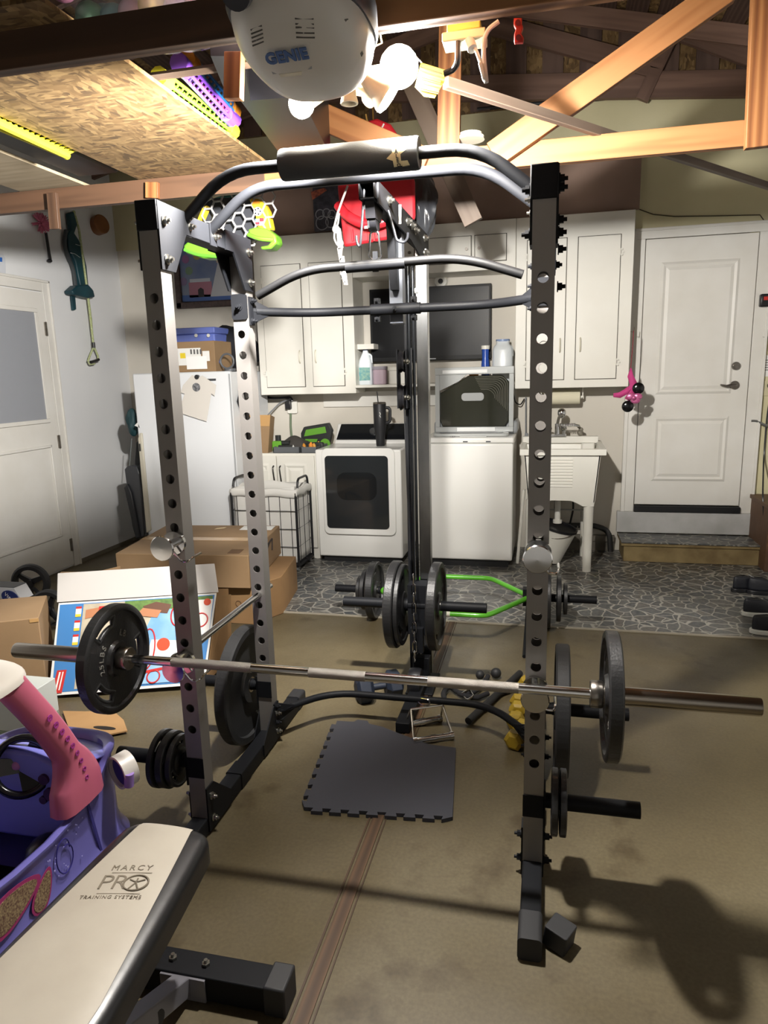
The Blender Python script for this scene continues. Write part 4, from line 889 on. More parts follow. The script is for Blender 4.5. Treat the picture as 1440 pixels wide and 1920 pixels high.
def lump(name, px, Yv, w, d, h, m, label, cat, z0=None, kind_='box', tilt=0):
    q = PY(px, 830, Yv); z0 = zt_tray if z0 is None else z0; t = thing(name, label, cat, (q.x, Yv, z0)); b = MB(); b.X = Matrix.Translation((q.x, Yv, z0)) @ Matrix.Rotation(tilt, 4, 'Y')
    return t, b, q
t, b, q = lump('green_drill', 522, 5.36, .1, .1, .1, LIME, 'bright green cordless tool at the left end of the tray', 'power tool')
b.rb(-.045, .035, -.03, .03, .0, .085, .015, 4, 1).build('tool_body', LIME, t, bev=.004); k = MB(); k.X = b.X; k.cyl((.03, 0, .065), (.10, 0, .065), .022, n=16).rb(-.02, .02, -.02, .02, .085, .13, .008, 3, 2).build('tool_nose', DG, t)
t, b, q = lump('tool_pouch', 553, 5.42, .1, .1, .1, DG, 'dark grey crumpled tool bag lying across the trays', 'bag')
b.grid(lambda u, v: (-.14+.28*u, -.08+.16*v, .03+.085*math.sin(PI*u)**.6*math.sin(PI*v)**.7+.008*math.sin(9*u+7*v)), 14, 10); b.grid(lambda u, v: (-.14+.28*u, -.08+.16*v, .028), 2, 2); b.build('bag_body', mat('crumpled_charcoal', '#3b3834', .6, bmp=.5, bs=60), t, ang=60)
t, b, q = lump('green_tool', 594, 5.62, .1, .1, .1, DG, 'black and green tool case propped against the wall behind the trays', 'tool case', z0=bz+.001)
z_ = PY(586, 793, 5.62).z-bz
b.prism([(-.13, .01), (.11, .01), (.15, z_*.7), (.12, z_), (-.10, z_*.85), (-.13, z_*.6)], -.03, .02, 1).build('case_shell', DG, t, bev=.006)
k = MB(); k.X = b.X; k.prism([(-.10, .03), (.0, .03), (.02, z_*.38), (-.09, z_*.38)], -.034, -.03, 1).prism([(-.10, z_*.48), (.10, z_*.62), (.09, z_*.86), (-.08, z_*.74)], -.034, -.03, 1).cyl((.085, -.034, .04), (.085, -.03, .04), .045, n=20).build('green_panel', LIME, t)
random.seed(3)
for i, (px, Yv, r, c, l) in enumerate(((572, 5.33, .014, '#c8862c', 'amber'), (583, 5.32, .018, '#d98a33', 'orange'), (590, 5.34, .014, '#d8a14a', 'pale orange'), (597, 5.42, .016, '#dda63e', 'yellow'), (549, 5.30, .010, '#d6d8d4', 'white'), (541, 5.31, .009, '#c9c9c4', 'grey'))):
    q = PY(px, 840, Yv); t = MB().lathe([(r*.7, -.0), (r, r*.3), (r, r*1.6+.03), (r*.6, r*2+.03), (r*.35, r*2.6+.03)], (q.x, Yv, zt_tray), (random.uniform(-.3, .3), 0, 1), 14)
    t.build('tool_bit_cap', mat('cap_'+c[1:], c, .45), None, l+' knob among the tools, '+('next to the dryer' if px > 568 else 'in the left tray')+(' at the tray edge' if Yv < 5.325 else ' farther in'), 'tool part')
MB().bx(PY(535, 840, 5.3).x-.06, PY(535, 840, 5.3).x+.07, 5.29, 5.315, zt_tray, zt_tray+.055).build('battery_pack', DG, None, 'black battery pack at the front of the left tool tray', 'battery', bev=.006)
MB().bx(PY(575, 840, 5.3).x-.03, PY(575, 840, 5.3).x+.12, 5.36, 5.40, zt_tray, zt_tray+.07).build('battery_pack', DG, None, 'black tool block in the right tray beside the orange knob', 'battery', bev=.012)
# outlet and charger
p = PY(549, 762, YB-.012); t = thing('wall_outlet', 'white wall outlet with a green-tipped charger plugged in, under the left cabinet', 'outlet', p)
MB().rb(p.x-.045, p.x+.045, YB-.03, YB-.001, p.z-.06, p.z+.06, .012, 4, 1).build('outlet_plate', PLW, t); MB().bx(p.x-.05, p.x, YB-.075, YB-.03, p.z-.02, p.z+.06).build('plug', BLK, t, bev=.006)
MB().tube(rounded([PY(545, 775, 5.80), PY(545, 800, 5.80), PY(548, 830, 5.75)], .03, 4), .010, 8).build('charger_lead', mat('green_grey_lead', '#5f6f55', .6), t)
MB().tube(rounded([PY(489, 742, 5.79), PY(510, 747, 5.78), PY(545, 745, 5.78), PY(548, 752, 5.78)], .03, 4), .012, 8).build('black_cable', BLK, None, 'thick black cable tucked under the left wall cabinet', 'cable')
MB().tube(rounded([PY(545, 748, 5.77), PY(525, 755, 5.76), PY(500, 780, 5.70), PY(498, 800, 5.6)], .03, 4), .006, 8).build('hanging_lead', GREYP, None, 'grey power cord looping from the outlet behind the tall carton', 'cord')

# ---- laundry hamper
hx0, hx1, hy0, hy1 = -2.36, -1.835, 4.86, 5.19
hz1 = PY(558, 925, hy0).z; hm = thing('laundry_hamper', 'rolling laundry hamper, white cloth bag in a black wire frame', 'laundry hamper', ((hx0+hx1)/2, (hy0+hy1)/2, .004))
FRM = mat('black_frame_tube', '#17171a', .4)
b = MB()
for x in (hx0, hx1):
    for y in (hy0, hy1): b.cyl((x, y, .05), (x, y, hz1), .010, n=10)
for z in (.06, hz1): b.tube([(hx0, hy0, z), (hx1, hy0, z), (hx1, hy1, z), (hx0, hy1, z)], .010, 8, closed=True)
b.build('frame', FRM, hm)
for k in range(6):
    x = hx0+(hx1-hx0)*(k+.5)/6; MB().cyl((x, hy0, .06), (x, hy0, hz1), .0028, n=6).build('wire', FRM, hm)
for k in range(3):
    y = hy0+(hy1-hy0)*(k+.5)/3; MB().cyl((hx1, y, .06), (hx1, y, hz1), .0028, n=6).build('wire', FRM, hm)
for k in range(3):
    z = .06+(hz1-.06)*(k+1)/4; MB().tube([(hx0, hy0, z), (hx1, hy0, z), (hx1, hy1, z), (hx0, hy1, z)], .0028, 6, closed=True).build('wire', FRM, hm)
CLO = mat('white_cotton', '#d3d1cb', .85, bmp=.3, bs=30)
def bag(u, v):
    P_ = [(hx0+.012, hy0+.012), (hx1-.012, hy0+.012), (hx1-.012, hy1-.012), (hx0+.012, hy1-.012)]; t_ = (u*4) % 4; i = int(t_) % 4; f = t_-int(t_); a, c = P_[i], P_[(i+1) % 4]
    w_ = .006*math.sin(u*60+v*5)+.005*math.sin(u*23-v*11); cx, cy = (hx0+hx1)/2, (hy0+hy1)/2; x, y = a[0]+(c[0]-a[0])*f, a[1]+(c[1]-a[1])*f
    return (x+(cx-x)*(.02+w_*.5), y+(cy-y)*(.03+w_*1.2), .075+(hz1+.035-.075)*v+.012*math.sin(u*31)*v)
MB().grid(bag, 64, 10).build('cloth_bag', CLO, hm, ang=60, solid=.003)
def brim(u, v):
    P_ = [(hx0, hy0), (hx1, hy0), (hx1, hy1), (hx0, hy1)]; t_ = (u*4) % 4; i = int(t_) % 4; f = t_-int(t_); a, c = P_[i], P_[(i+1) % 4]; x, y = a[0]+(c[0]-a[0])*f, a[1]+(c[1]-a[1])*f
    cx, cy = (hx0+hx1)/2, (hy0+hy1)/2; d = V((x-cx, y-cy, 0)).normalized(); an = PI*1.2*v
    return (x+d.x*(.014*math.sin(an)), y+d.y*(.014*math.sin(an)), hz1+.03*math.cos(an)+.006*math.sin(u*47))
MB().grid(brim, 64, 6).build('folded_brim', CLO, hm, ang=60, solid=.003)
for x in (hx0, hx1): MB().tube(rounded([(x, hy0+.04, hz1), (x, hy0+.06, hz1+.10), (x, hy1-.06, hz1+.10), (x, hy1-.04, hz1)], .04, 5), .009, 10).build('handle', FRM, hm)
MB().bx(hx0-.005, hx1+.005, hy0-.005, hy1+.005, .045, .065).build('base_tray', FRM, hm)
for x in (hx0+.03, hx1-.02):
    for y in (hy0+.03, hy1-.02): MB().cyl((x-.01, y, .026), (x+.01, y, .026), .022, n=14).build('caster', mat('grey_caster', '#6b6c6c', .4), hm)
# tall leaning carton
t = thing('tall_carton', 'tall narrow brown carton leaning beside the refrigerator', 'carton', PZ(470, 1010, 0))
b = MB(); A = [PY(463, 778, 5.30), PY(507, 778, 5.30), PY(515, 782, 5.42)]; Bt = [PY(453, 985, 5.22), PY(494, 985, 5.22), PY(500, 985, 5.30)]
for L in (A, Bt): L.append(L[2]+(L[0]-L[1]))
for q in Bt: q.z = max(q.z, .02)
b.add(A+Bt, [(3, 2, 1, 0), (4, 5, 6, 7)]+[(i, (i+1) % 4, 4+(i+1) % 4, 4+i) for i in range(4)]); b.build('carton_body', CARD, t)
MB().slab([A[0]+V((0, -.003, -.0)), A[1]+V((0, -.003, 0)), A[1]+(Bt[1]-A[1])*.10+V((0, -.003, 0)), A[0]+(Bt[0]-A[0])*.10+V((0, -.003, 0))], (0, -.001, 0)).build('tape_strip', mat('brown_tape', '#b08a58', .25), t)

# ---- utility sink
SP = PLW; sx0, sx1 = PY(975, 840, 5.12).x, PY(1137, 845, 5.12).x; sy0, sy1 = 5.12, 5.70; sz1 = PY(1060, 843, 5.12).z
sk = thing('utility_sink', 'white plastic floor-standing laundry sink on four legs', 'sink', ((sx0+sx1)/2, 5.4, .004))
b = MB(); k = .035; lip = [(sx0, sy0), (sx1, sy0), (sx1, sy1), (sx0, sy1)]
def rr(o): return [(sx0+o, sy0+o), (sx1-o, sy0+o), (sx1-o, sy1-o), (sx0+o, sy1-o)]
rings = [(rr(k), sz1-.045), (rr(0), sz1-.04), (rr(0), sz1), (rr(.03), sz1), (rr(.07), sz1-.18), (rr(.10), sz1-.30)]
vv = [(x, y, z) for r_, z in rings for x, y in r_]
b.add(vv, [(i*4+j, i*4+(j+1) % 4, i*4+4+(j+1) % 4, i*4+4+j) for i in range(5) for j in range(4)]+[(20, 21, 22, 23)]); b.build('sink_basin', SP, sk, solid=.004)
zl = PY(1060, 942, 5.14).z; x0, x1 = sx0+.03, sx1-.035; w_ = x1-x0; arch = [(x0, sz1-.045), (x1, sz1-.045), (x1-.03, zl+.01), (x1-.035, zl-.03), (x1-.115, zl-.03), (x1-.16, zl-.005), (x1-.20, zl+.01), (x0+.20, zl+.01), (x0+.16, zl-.005), (x0+.115, zl-.03), (x0+.035, zl-.03), (x0+.03, zl+.01)]
MB().prism(arch, sy0+.03, sy0+.042, 1).build('front_apron', SP, sk, bev=.002); MB().prism(arch, sy1-.04, sy1-.03, 1).build('rear_apron', SP, sk)
for x, s_ in ((x0, 1), (x1, -1)): MB().slab([(x, sy0+.03, sz1-.045), (x, sy1-.03, sz1-.045), (x+s_*.03, sy1-.03, zl), (x+s_*.03, sy0+.03, zl)], (s_*.01, 0, 0)).build('side_apron', SP, sk)
b = MB()
for i in range(10):
    z = sz1-.075-i*.022; b.cyl((x0+.09, sy0+.030, z), (x1-.19, sy0+.030, z), .0065, n=8)
b.build('washboard_ribs', SP, sk)
for x in (x0+.07, x1-.07):
    for y in (sy0+.065, sy1-.07): MB().cyl((x, y, .004), (x, y, zl-.02), .030, .036, n=18).build('leg', SP, sk)
MB().cyl((x0+.07, sy0+.30, zl-.11), (x1-.07, sy0+.30, zl-.11), .006, n=8).build('brace_rod', mat('grey_rod', '#8f8f8a', .4), sk)
cx = PY(1047, 900, 5.4).x; MB().cyl((cx, 5.42, zl-.20), (cx, 5.42, sz1-.30), .022, n=14).cyl((cx, 5.42, zl-.215), (cx, 5.42, zl-.19), .034, n=14).build('drain_pipe', SP, sk)
MB().tube(rounded([PY(1043, 925, 5.75), PY(1040, 960, 5.75), PY(1052, 990, 5.78)], .05, 4), .008, 8).tube(rounded([PY(1072, 925, 5.78), PY(1076, 950, 5.78), PY(1068, 985, 5.78)], .05, 4), .008, 8).build('supply_hose', BLK, sk)
MB().rb(sx1-.15, sx1-.05, sy1-.14, sy1-.06, sz1-.05, sz1-.002, .02, 4, 2).build('soap_ledge', SP, sk)
MB().bx(sx0, sx1-.02, sy1-.06, sy1, sz1-.01, sz1+.045).build('faucet_ledge', SP, sk, bev=.006)
# faucet
fx = PY(1045, 800, sy1-.05).x; fy = sy1-.05; fz0 = sz1+.045
fc = thing('faucet', 'chrome faucet with spring hose and round spray head on the laundry sink', 'faucet', (fx, fy, fz0))
MB().rb(fx-.09, fx+.07, fy-.03, fy+.02, fz0, fz0+.018, .008, 3, 2).cyl((fx, fy, fz0+.018), (fx, fy, fz0+.10), .020, n=16).build('faucet_body', CHR, fc)
MB().tube(rounded([(fx, fy, fz0+.09), (fx+.01, fy-.02, fz0+.15), (fx+.025, fy-.05, fz0+.18)], .03, 4), .012, 10).sph((fx+.03, fy-.06, fz0+.185), .036, (.9, .7, 1.1), 16, 10).build('spray_head', CHR, fc)
b = MB(); b.tube([(fx+.02+.115*i/60, fy-.03+.010*math.cos(i*.9), fz0+.09+.014*math.sin(i*.9)) for i in range(61)], .0032, 6); b.build('spring_hose', CHR, fc)
MB().cyl((fx+.13, fy-.03, fz0+.09), (fx+.165, fy-.05, fz0+.085), .010, n=10).build('spout', CHR, fc)
for x in (fx-.065, fx+.05): MB().lathe([(.012, 0), (.014, .03), (.024, .04), (.026, .05), (.018, .062)], (x, fy-.01, fz0+.016), (0, 0, 1), 14).build('tap_handle', CHR, fc)
p = PY(1088, 815, sy1-.03); b = MB(); b.sph((p.x, p.y, fz0+.022), .022, (1, .8, 1)).sph((p.x+.004, p.y, fz0+.050), .018, (1, .8, 1)).sph((p.x-.012, p.y-.004, fz0+.070), .012); b.build('small_figurine', mat('mottled_grey', '#5e5a50', .6, var='#8a8576', vs_=60), None, 'small grey ornament on the rear ledge of the laundry sink', 'ornament', ang=60)
# bucket under the sink
bk0 = PZ(1037, 1050, .01); b = MB(); up = V((-.20, 0, .98)).normalized(); c = V((PY(1030, 1030, 5.45).x, 5.45, .02)); bk = thing('bucket', 'white bucket with a dark rim tilted under the laundry sink', 'bucket', (c.x, c.y, .004))
up = V((.26, -.05, .96)).normalized(); c = V((PY(1025, 1045, 5.40).x, 5.40, .035)); MB().lathe([(.001, 0), (.105, 0), (.155, .27), (.150, .27), (.102, .006), (.001, .006)], c, up, 32).build('bucket_shell', PLW, bk)
MB().lathe([(.146, .262), (.160, .262), (.162, .282), (.146, .282)], c, up, 32, close=True).build('rim', BLK, bk); MB().cyl(c+up*.262, c+up*.266, .148, n=32).build('dark_lid', BLK, bk)
MB().tube([c+up*.275+V((.155*math.cos(a), -.155*math.sin(a)*.9, -.07*math.sin(a))) for a in [PI*i/14 for i in range(15)]], .0035, 7).build('bail_handle', STEEL, bk)
# folded step stool between washer and sink
st_ = thing('step_stool', 'white folded step stool standing in the gap right of the washer', 'step stool', PZ(974, 1055, .004))
a0, a1 = PZ(970, 1056, .01), PY(982, 918, 5.30); MB().tube([a0, a1], .012, 8).tube([a0+V((.07, .04, 0)), a1+V((.03, .05, -.02))], .012, 8).build('side_rail', PLW, st_)
MB().slab([a1+V((-.005, 0, 0)), a1+V((.05, .05, 0)), a1+V((.05, .05, -.08)), a1+V((-.008, 0, -.08))], (0, .012, 0)).build('top_step', PLW, st_)
# paper towel roll, hanging utensils
px0, px1 = PY(1020, 745, 5.72).x, PY(1087, 745, 5.72).x; pz_ = PY(1055, 745, 5.72).z
pt = thing('paper_towel_roll', 'cream paper towel roll mounted under the right wall cabinet', 'paper towel roll', ((px0+px1)/2, 5.72, pz_))
MB().lathe([(.020, 0), (.055, 0), (.055, px1-px0), (.020, px1-px0)], (px0, 5.72, pz_), (1, 0, 0), 28).build('roll', mat('cream_paper', '#d2ccb4', .9, bmp=.2, bs=120), pt); MB().cyl((px0-.02, 5.72, pz_), (px1+.02, 5.72, pz_), .012, n=12).bx(px0-.025, px0-.018, 5.70, 5.74, pz_, pz_+.09).bx(px1+.018, px1+.025, 5.70, 5.74, pz_, pz_+.09).build('holder', PLW, pt)
sp_ = thing('spatula', 'long grey kitchen tool hanging on the wall behind the sink, left of the upright', 'utensil', PY(985, 830, 5.8))
MB().tube([PY(986, 745, 5.81), PY(986, 815, 5.81)], .006, 8).build('handle', GREYP, sp_); MB().prism([(PY(982, 820, 5.81).x, PY(982, 835, 5.81).z), (PY(992, 820, 5.81).x, PY(992, 835, 5.81).z), (PY(990, 820, 5.81).x, PY(990, 812, 5.81).z), (PY(984, 820, 5.81).x, PY(984, 812, 5.81).z)], 5.80, 5.815, 1).build('blade', GREYP, sp_)
MB().tube(rounded([PY(962, 735, 5.78), PY(966, 755, 5.75), PY(976, 760, 5.76), PY(983, 748, 5.80)], .03, 4), .005, 8).build('hose_loop', BLK, None, 'black cord loop on the wall between the washer lid and the sink', 'cord')
# hoses and dark pipe under the sink at the wall
MB().tube(rounded([PY(1060, 985, 5.80), PY(1115, 985, 5.80), PY(1142, 995, 5.80), PY(1145, 1040, 5.80)], .06, 4), .022, 10).build('drain_hose', mat('dark_grey_hose', '#2c2c2c', .5), None, 'dark drain hose bending along the wall foot behind the sink leg', 'hose')
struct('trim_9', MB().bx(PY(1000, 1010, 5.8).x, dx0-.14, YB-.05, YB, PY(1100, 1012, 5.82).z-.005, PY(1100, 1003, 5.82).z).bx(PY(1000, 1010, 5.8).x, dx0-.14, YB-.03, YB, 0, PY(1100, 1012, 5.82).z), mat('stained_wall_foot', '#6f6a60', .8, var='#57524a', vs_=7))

# ---- headband on the cabinet corner
hb = thing('bow_headband', 'pink scarf and bow headband with black round ears hanging on the cabinet side', 'headband', PY(1180, 770, 5.42))
PK = mat('hot_pink_fabric', '#b83a78', .8, bmp=.4, bs=80); PKS = mat('sparkly_pink', '#c46a95', .35, .3, var='#a84a7c', vs_=60)
e1, e2 = PY(1197, 728, 5.40), PY(1177, 762, 5.38)
for e in (e1, e2): MB().sph(e, .042, (1, .35, 1), 20, 12).build('round_ear', mat('glossy_black', '#0c0c0e', .15), hb)
def rib(pts, w0, w1, w2):
    b = MB(); n = len(pts); vv = []
    for i, p_ in enumerate(pts):
        k = i/(n-1); w = w0*(1-k)*(1-k)+2*k*(1-k)*w1*2+w2*k*k; t_ = (pts[min(i+1, n-1)]-pts[max(i-1, 0)]).normalized(); s = V((t_.z, 0, -t_.x))*w
        vv += [p_+s+V((0, .008*math.sin(i*2), 0)), p_-s+V((0, -.008*math.sin(i*2), 0))]
    b.add(vv, [(2*i, 2*i+1, 2*i+3, 2*i+2) for i in range(n-1)]); return b
def poly(*q, Yv=5.42): return [V(PY(a, c, Yv)) for a, c in q]
rib(poly((1183, 690), (1182, 705), (1188, 720), (1184, 738), (1176, 750)), .004, .022, .02).build('scarf_tail', PK, hb, solid=.004)
rib(poly((1150, 741), (1162, 741), (1174, 734), (1184, 724)), .014, .016, .012).build('scarf_tail', PK, hb, solid=.004)
for s_, e in ((1, (1203, 742)), (-1, (1195, 756)), (0, (1178, 742))):
    MB().sph(PY((1188+e[0])/2, (745+e[1])/2, 5.37), .034, (1.0, .5, .75), 10, 6).build('bow_loop', PKS, hb, ang=20)
MB().sph(PY(1188, 746, 5.35), .018, n=10, m=6).build('bow_knot', PKS, hb)
MB().tube([PY(1182, 694, 5.43), PY(1186, 655, 5.44), PY(1188, 620, 5.45)], .003, 6).build('string', mat('red_string', '#7c2330', .7), hb)
MB().tube([(xr1, 5.60, PY(1186, 620, 5.5).z), (xr1+.03, 5.58, PY(1186, 622, 5.5).z), (xr1+.03, 5.57, PY(1186, 612, 5.5).z)], .003, 6).build('hook', STEEL, None, 'tiny metal hook on the side of the right wall cabinet', 'hook')

# ---- right of the door
YW = YB-.014
x0, x1, z0, z1 = R4(1415, 666, 1450, 706, YW); nt_ = thing('notice_sheet', 'white sheet of printed notes taped to the yellow wall right of the door', 'notice', ((x0+x1)/2, YW, z0))
MB().bx(x0, x1, YW-.002, YW, z0, z1).build('sheet', PAPER, nt_); b = MB()
for i in range(5): b.bx(x0+.03+.01*(i % 2), x1-.02, YW-.0026, YW-.002, z1-.04-i*.018, z1-.034-i*.018)
b.build('printed_lines', mat('ink', '#5c5c5c', .8), nt_)
x0, x1, z0, z1 = R4(1424, 714, 1452, 742, YW); t = thing('wall_outlet', 'ivory outlet with a black plug right of the back door', 'outlet', ((x0+x1)/2, YW, z0)); MB().bx(x0, x1, YW-.008, YW, z0, z1).build('outlet_plate', mat('ivory_plate', '#c4bc9a', .5), t, bev=.002)
MB().cyl((x0+.07, YW-.045, (z0+z1)/2+.02), (x0+.07, YW-.008, (z0+z1)/2+.02), .022, n=14).build('plug', BLK, t)
MB().tube(rounded([(x0+.07, YW-.04, (z0+z1)/2+.01), PY(1437, 790, YW-.02), PY(1432, 860, YW-.02), PY(1430, 930, YW-.35), PY(1433, 985, YW-.36), PY(1440, 1040, 5.4)], .08, 5), .006, 8).build('power_cord', BLK, t)
x0, x1, z0, z1 = R4(1421, 552, 1452, 576, YW); t = thing('tool_charger', 'black and red charger on the wall at the upper right of the door', 'charger', ((x0+x1)/2, YW, z0)); MB().bx(x0, x1, YW-.07, YW, z0, z1).build('charger_case', BLK, t, bev=.01); MB().bx(x0+.02, x0+.06, YW-.073, YW-.07, (z0+z1)/2, (z0+z1)/2+.025).bx(x0+.07, x0+.11, YW-.073, YW-.07, (z0+z1)/2, (z0+z1)/2+.025).build('red_panel', mat('red_plastic', '#b12a22', .4), t)
MB().tube(rounded([PY(1408, 789, YW-.02), PY(1420, 789, YW-.02), PY(1432, 797, YW-.03), PY(1460, 804, YW-.03)], .04, 4), .018, 10, flat=.6).build('metal_conduit', mat('grey_conduit', '#8d8f8e', .35, .7), None, 'short galvanised conduit bent along the wall right of the door', 'conduit')
MB().tube(rounded([PY(1420, 631, YW-.01), PY(1440, 633, YW-.02), PY(1455, 634, YW-.02)], .03, 3), .014, 8, flat=.5).build('metal_bracket', mat('grey_conduit', '#8d8f8e', .35, .7), None, 'small galvanised strap on the wall below the black charger', 'bracket')
MB().tube([PY(1192, 390, YB-.02), PY(1225, 402, YB-.02), PY(1265, 406, YB-.02), PY(1330, 405, YB-.02), PY(1425, 403, YB-.02), PY(1437, 420, YB-.02), PY(1430, 540, YB-.03)], .004, 6).build('thin_cable', mat('olive_cable', '#4a4433', .7), None, 'thin cable running over the back door and down its right side', 'cable')
MB().tube(rounded([PY(895, 205, YB-.05), PY(990, 195, YB-.05), PY(1080, 190, YB-.05), PY(1200, 178, YB-.06)], .3, 6), .014, 8).build('wiring_loom', mat('dark_cable', '#23252a', .6), None, 'bundled dark cables sagging across the gable wall', 'cable')
wb = thing('work_bench', 'end of a low brown wooden bench at the right edge', 'bench', (1.9, 5.5, .004)); bx_ = PY(1408, 932, 5.78).x; tzb = PY(1420, 931, 5.70).z
WD = wood('dark_bench_wood', '#4c3524', '#624631', '#73553b'); MB().bx(bx_, bx_+.6, 5.30, 5.82, tzb-.03, tzb).build('bench_top', WD, wb, bev=.003); MB().bx(bx_+.01, bx_+.04, 5.34, 5.80, .004, tzb-.03).build('leg', WD, wb); MB().bx(bx_+.54, bx_+.57, 5.34, 5.80, .004, tzb-.03).build('leg', WD, wb)
def shoe(px, py, rz_, label, sole, col, L=.27, z=.004):
    p = PZ(px, py, z); t = thing('shoe', label, 'shoe', p, 'dark shoes at the right edge', rz=rz_, local=True)
    def so(o, z0, z1):
        pts = [(L*(.5-.5*math.cos(a))*1-L/2, (.042+.010*math.cos(a+.6))*math.sin(a)) for a in [2*PI*i/28 for i in range(28)]]
        return MB().prism([(x*(1+o), y*(1+o*3)) for x, y in pts], z0, z1, 2)
    so(.03, 0, .026).build('sole', sole, t, bev=.004)
    def up_(u, v):
        a = 2*PI*v; hh = .05+.05*max(0, 1-abs(u)); x = (L/2-.01)*math.cos(a); y = (.040+.010*math.cos(a+.6))*math.sin(a)
        top = .105 if x < -.02 else .105-(x+.02)/(L/2+.02)*.07; k = 1-.55*u**2; op = 1 if u < .75 else 1-.4*(u-.75)/.25
        return (x*(1-.25*u*u)-.02*u, y*k*op, .022+(top-.022)*math.sin(u*PI/2))
    b = MB(); b.grid(up_, 8, 24); b.build('upper', col, t, ang=60, solid=.003)
    MB().sph((-.055, 0, .085), .035, (1.3, .7, .25), 14, 6).build('insole', mat('grey_lining', '#2b2d33', .9), t)
    MB().tube([(.0+.02*i, (-1)**i*.018, .098-.010*i) for i in range(4)], .003, 6).build('laces', BLK, t); return t
SB = mat('dark_suede', '#14161d', .55, bmp=.3, bs=90)
shoe(1432, 1152, .25, 'black shoe with a white sole at the right edge of the photo', mat('white_sole', '#cfcfc8', .5), SB)
shoe(1405, 1106, .45, 'all-black shoe toe-out, farthest left of the shoes', BLK, SB)
shoe(1440, 1112, .1, 'black shoe behind the white-soled one, cut by the photo edge', BLK, SB)
shoe(1452, 1186, .2, 'nearest dark shoe, only its white toe edge showing at the right', mat('white_sole', '#cfcfc8', .5), SB)
# ================================================================== REFRIGERATOR CORNER
FRY = 5.0
fx0, fx1 = PY(257, 800, FRY).x, PY(438, 800, FRY).x; fz1 = PY(380, 697, FRY).z
rf = thing('refrigerator', 'tall white upright refrigerator near the left wall', 'refrigerator', ((fx0+fx1)/2, 5.35, 0))
FRW = mat('fridge_enamel', '#d5d7d9', .3, coat=.2, bmp=.05, bs=300)
MB().bx(fx0+.01, fx1-.01, FRY+.06, FRY+.74, .01, fz1-.005).build('cabinet', FRW, rf, bev=.006)
frd = MB().bx(fx0, fx1, FRY, FRY+.055, .06, fz1).build('door', FRW, rf, bev=.012)
p = PY(397, 712, FRY); MB().bx(p.x-.035, p.x+.035, FRY-.004, FRY, p.z-.008, p.z+.008).build('name_badge', mat('dark_badge', '#3b3d40', .4), frd)
MB().bx(fx1-.012, fx1-.002, FRY-.006, FRY, .1, fz1-.02).build('door_edge_strip', mat('grey_gasket', '#9b9d9f', .5), frd)
# T-shirt shaped paper with a dark round print held by a magnet
q = lambda a, c: V(PY(a, c, FRY-.006))
ts = thing('paper_shirt', 'white t-shirt shaped paper on the refrigerator door with a round dark print', 'paper', PY(370, 780, FRY-.006))
out = [(362, 703), (372, 708), (381, 704), (407, 722), (404, 742), (398, 738), (389, 790), (336, 773), (348, 738), (341, 736), (345, 722)]
MB().slab([q(*o)+V((0, -.014, 0)) for o in out], (0, -.002, 0)).build('paper_sheet', mat('shirt_paper', '#cbc6be', .8), ts)
MB().cyl(q(370, 726)+V((0, -.016, 0)), q(370, 726)+V((0, -.018, 0)), .033, n=24).build('round_print', mat('charcoal_print', '#3a3b3e', .7, var='#8a8b8e', vs_=50), ts)
MB().cyl(q(371, 707)+V((0, -.002, 0)), q(371, 707)+V((0, -.022, 0)), .018, n=16).build('magnet', BLK, None, 'small black magnet holding the t-shirt shaped paper', 'magnet')
ms = thing('diamond_banner', 'black diamond banner with orange pink and blue splashes on the refrigerator side', 'banner', (fx1, 5.15, 1.0))
xs = fx1-.006; dv = [PX(445, 712, xs), PX(457, 745, xs), PX(445, 793, xs), PX(432, 755, xs)]
yc = FRY+.22; zc = PY(445, 752, FRY+.2).z; dv = [V((xs, yc, zc+.16)), V((xs, yc+.12, zc)), V((xs, yc, zc-.17)), V((xs, yc-.12, zc))]
MB().slab(dv, (.004, 0, 0)).build('banner_cloth', mat('black_felt', '#19181b', .9), ms)
random.seed(5)
for (dy, dz, r, c, nm) in ((-.02, .07, .045, '#c8842c', 'orange'), (.03, .05, .035, '#b56a2c', 'rust'), (-.03, .02, .04, '#c98a3a', 'amber'), (.04, -.01, .035, '#a85a6a', 'rose'), (0, -.04, .04, '#5a8aa8', 'blue'), (-.03, -.06, .035, '#b8587a', 'pink'), (.01, -.10, .028, '#c87a8a', 'pale_pink')):
    b = MB(); b.cyl((xs+.004, yc+dy, zc+dz), (xs+.007, yc+dy, zc+dz), r, n=7); b.build('splash_patch', mat('patch_'+nm, c, .8, var='#3a2a26', vs_=60), ms)
# on top of the fridge
def carton(name, c, sx, sy, sz, rz_, m, label, cat='carton', tape=True, bev=.004):
    t = thing(name, label, cat, c, rz=rz_, local=True); MB().bx(-sx/2, sx/2, -sy/2, sy/2, 0, sz).build('carton_body', m, t, bev=bev)
    if tape: MB().bx(-sx/2+.002, sx/2-.002, -.025, .025, sz, sz+.0012).build('tape_strip', mat('clear_tape', '#b59468', .2), t)
    return t
x0, x1, z0, z1 = R4(318, 640, 402, 697, FRY+.02)
t = carton('shipping_box', ((x0+x1)/2, FRY+.18, fz1), x1-x0, .30, z1-fz1+.0, 0, CARD, 'small brown shipping box with white labels on top of the refrigerator')
b = MB(); yl = -.1505
def onb(px0, py0, px1, py1, m, nm, dy=0):
    a0, a1, c0, c1 = R4(px0, py0, px1, py1, FRY+.03); MB().bx(a0-t.location.x, a1-t.location.x, yl-.001-dy, yl, c0-fz1, c1-fz1).build(nm, m, t)
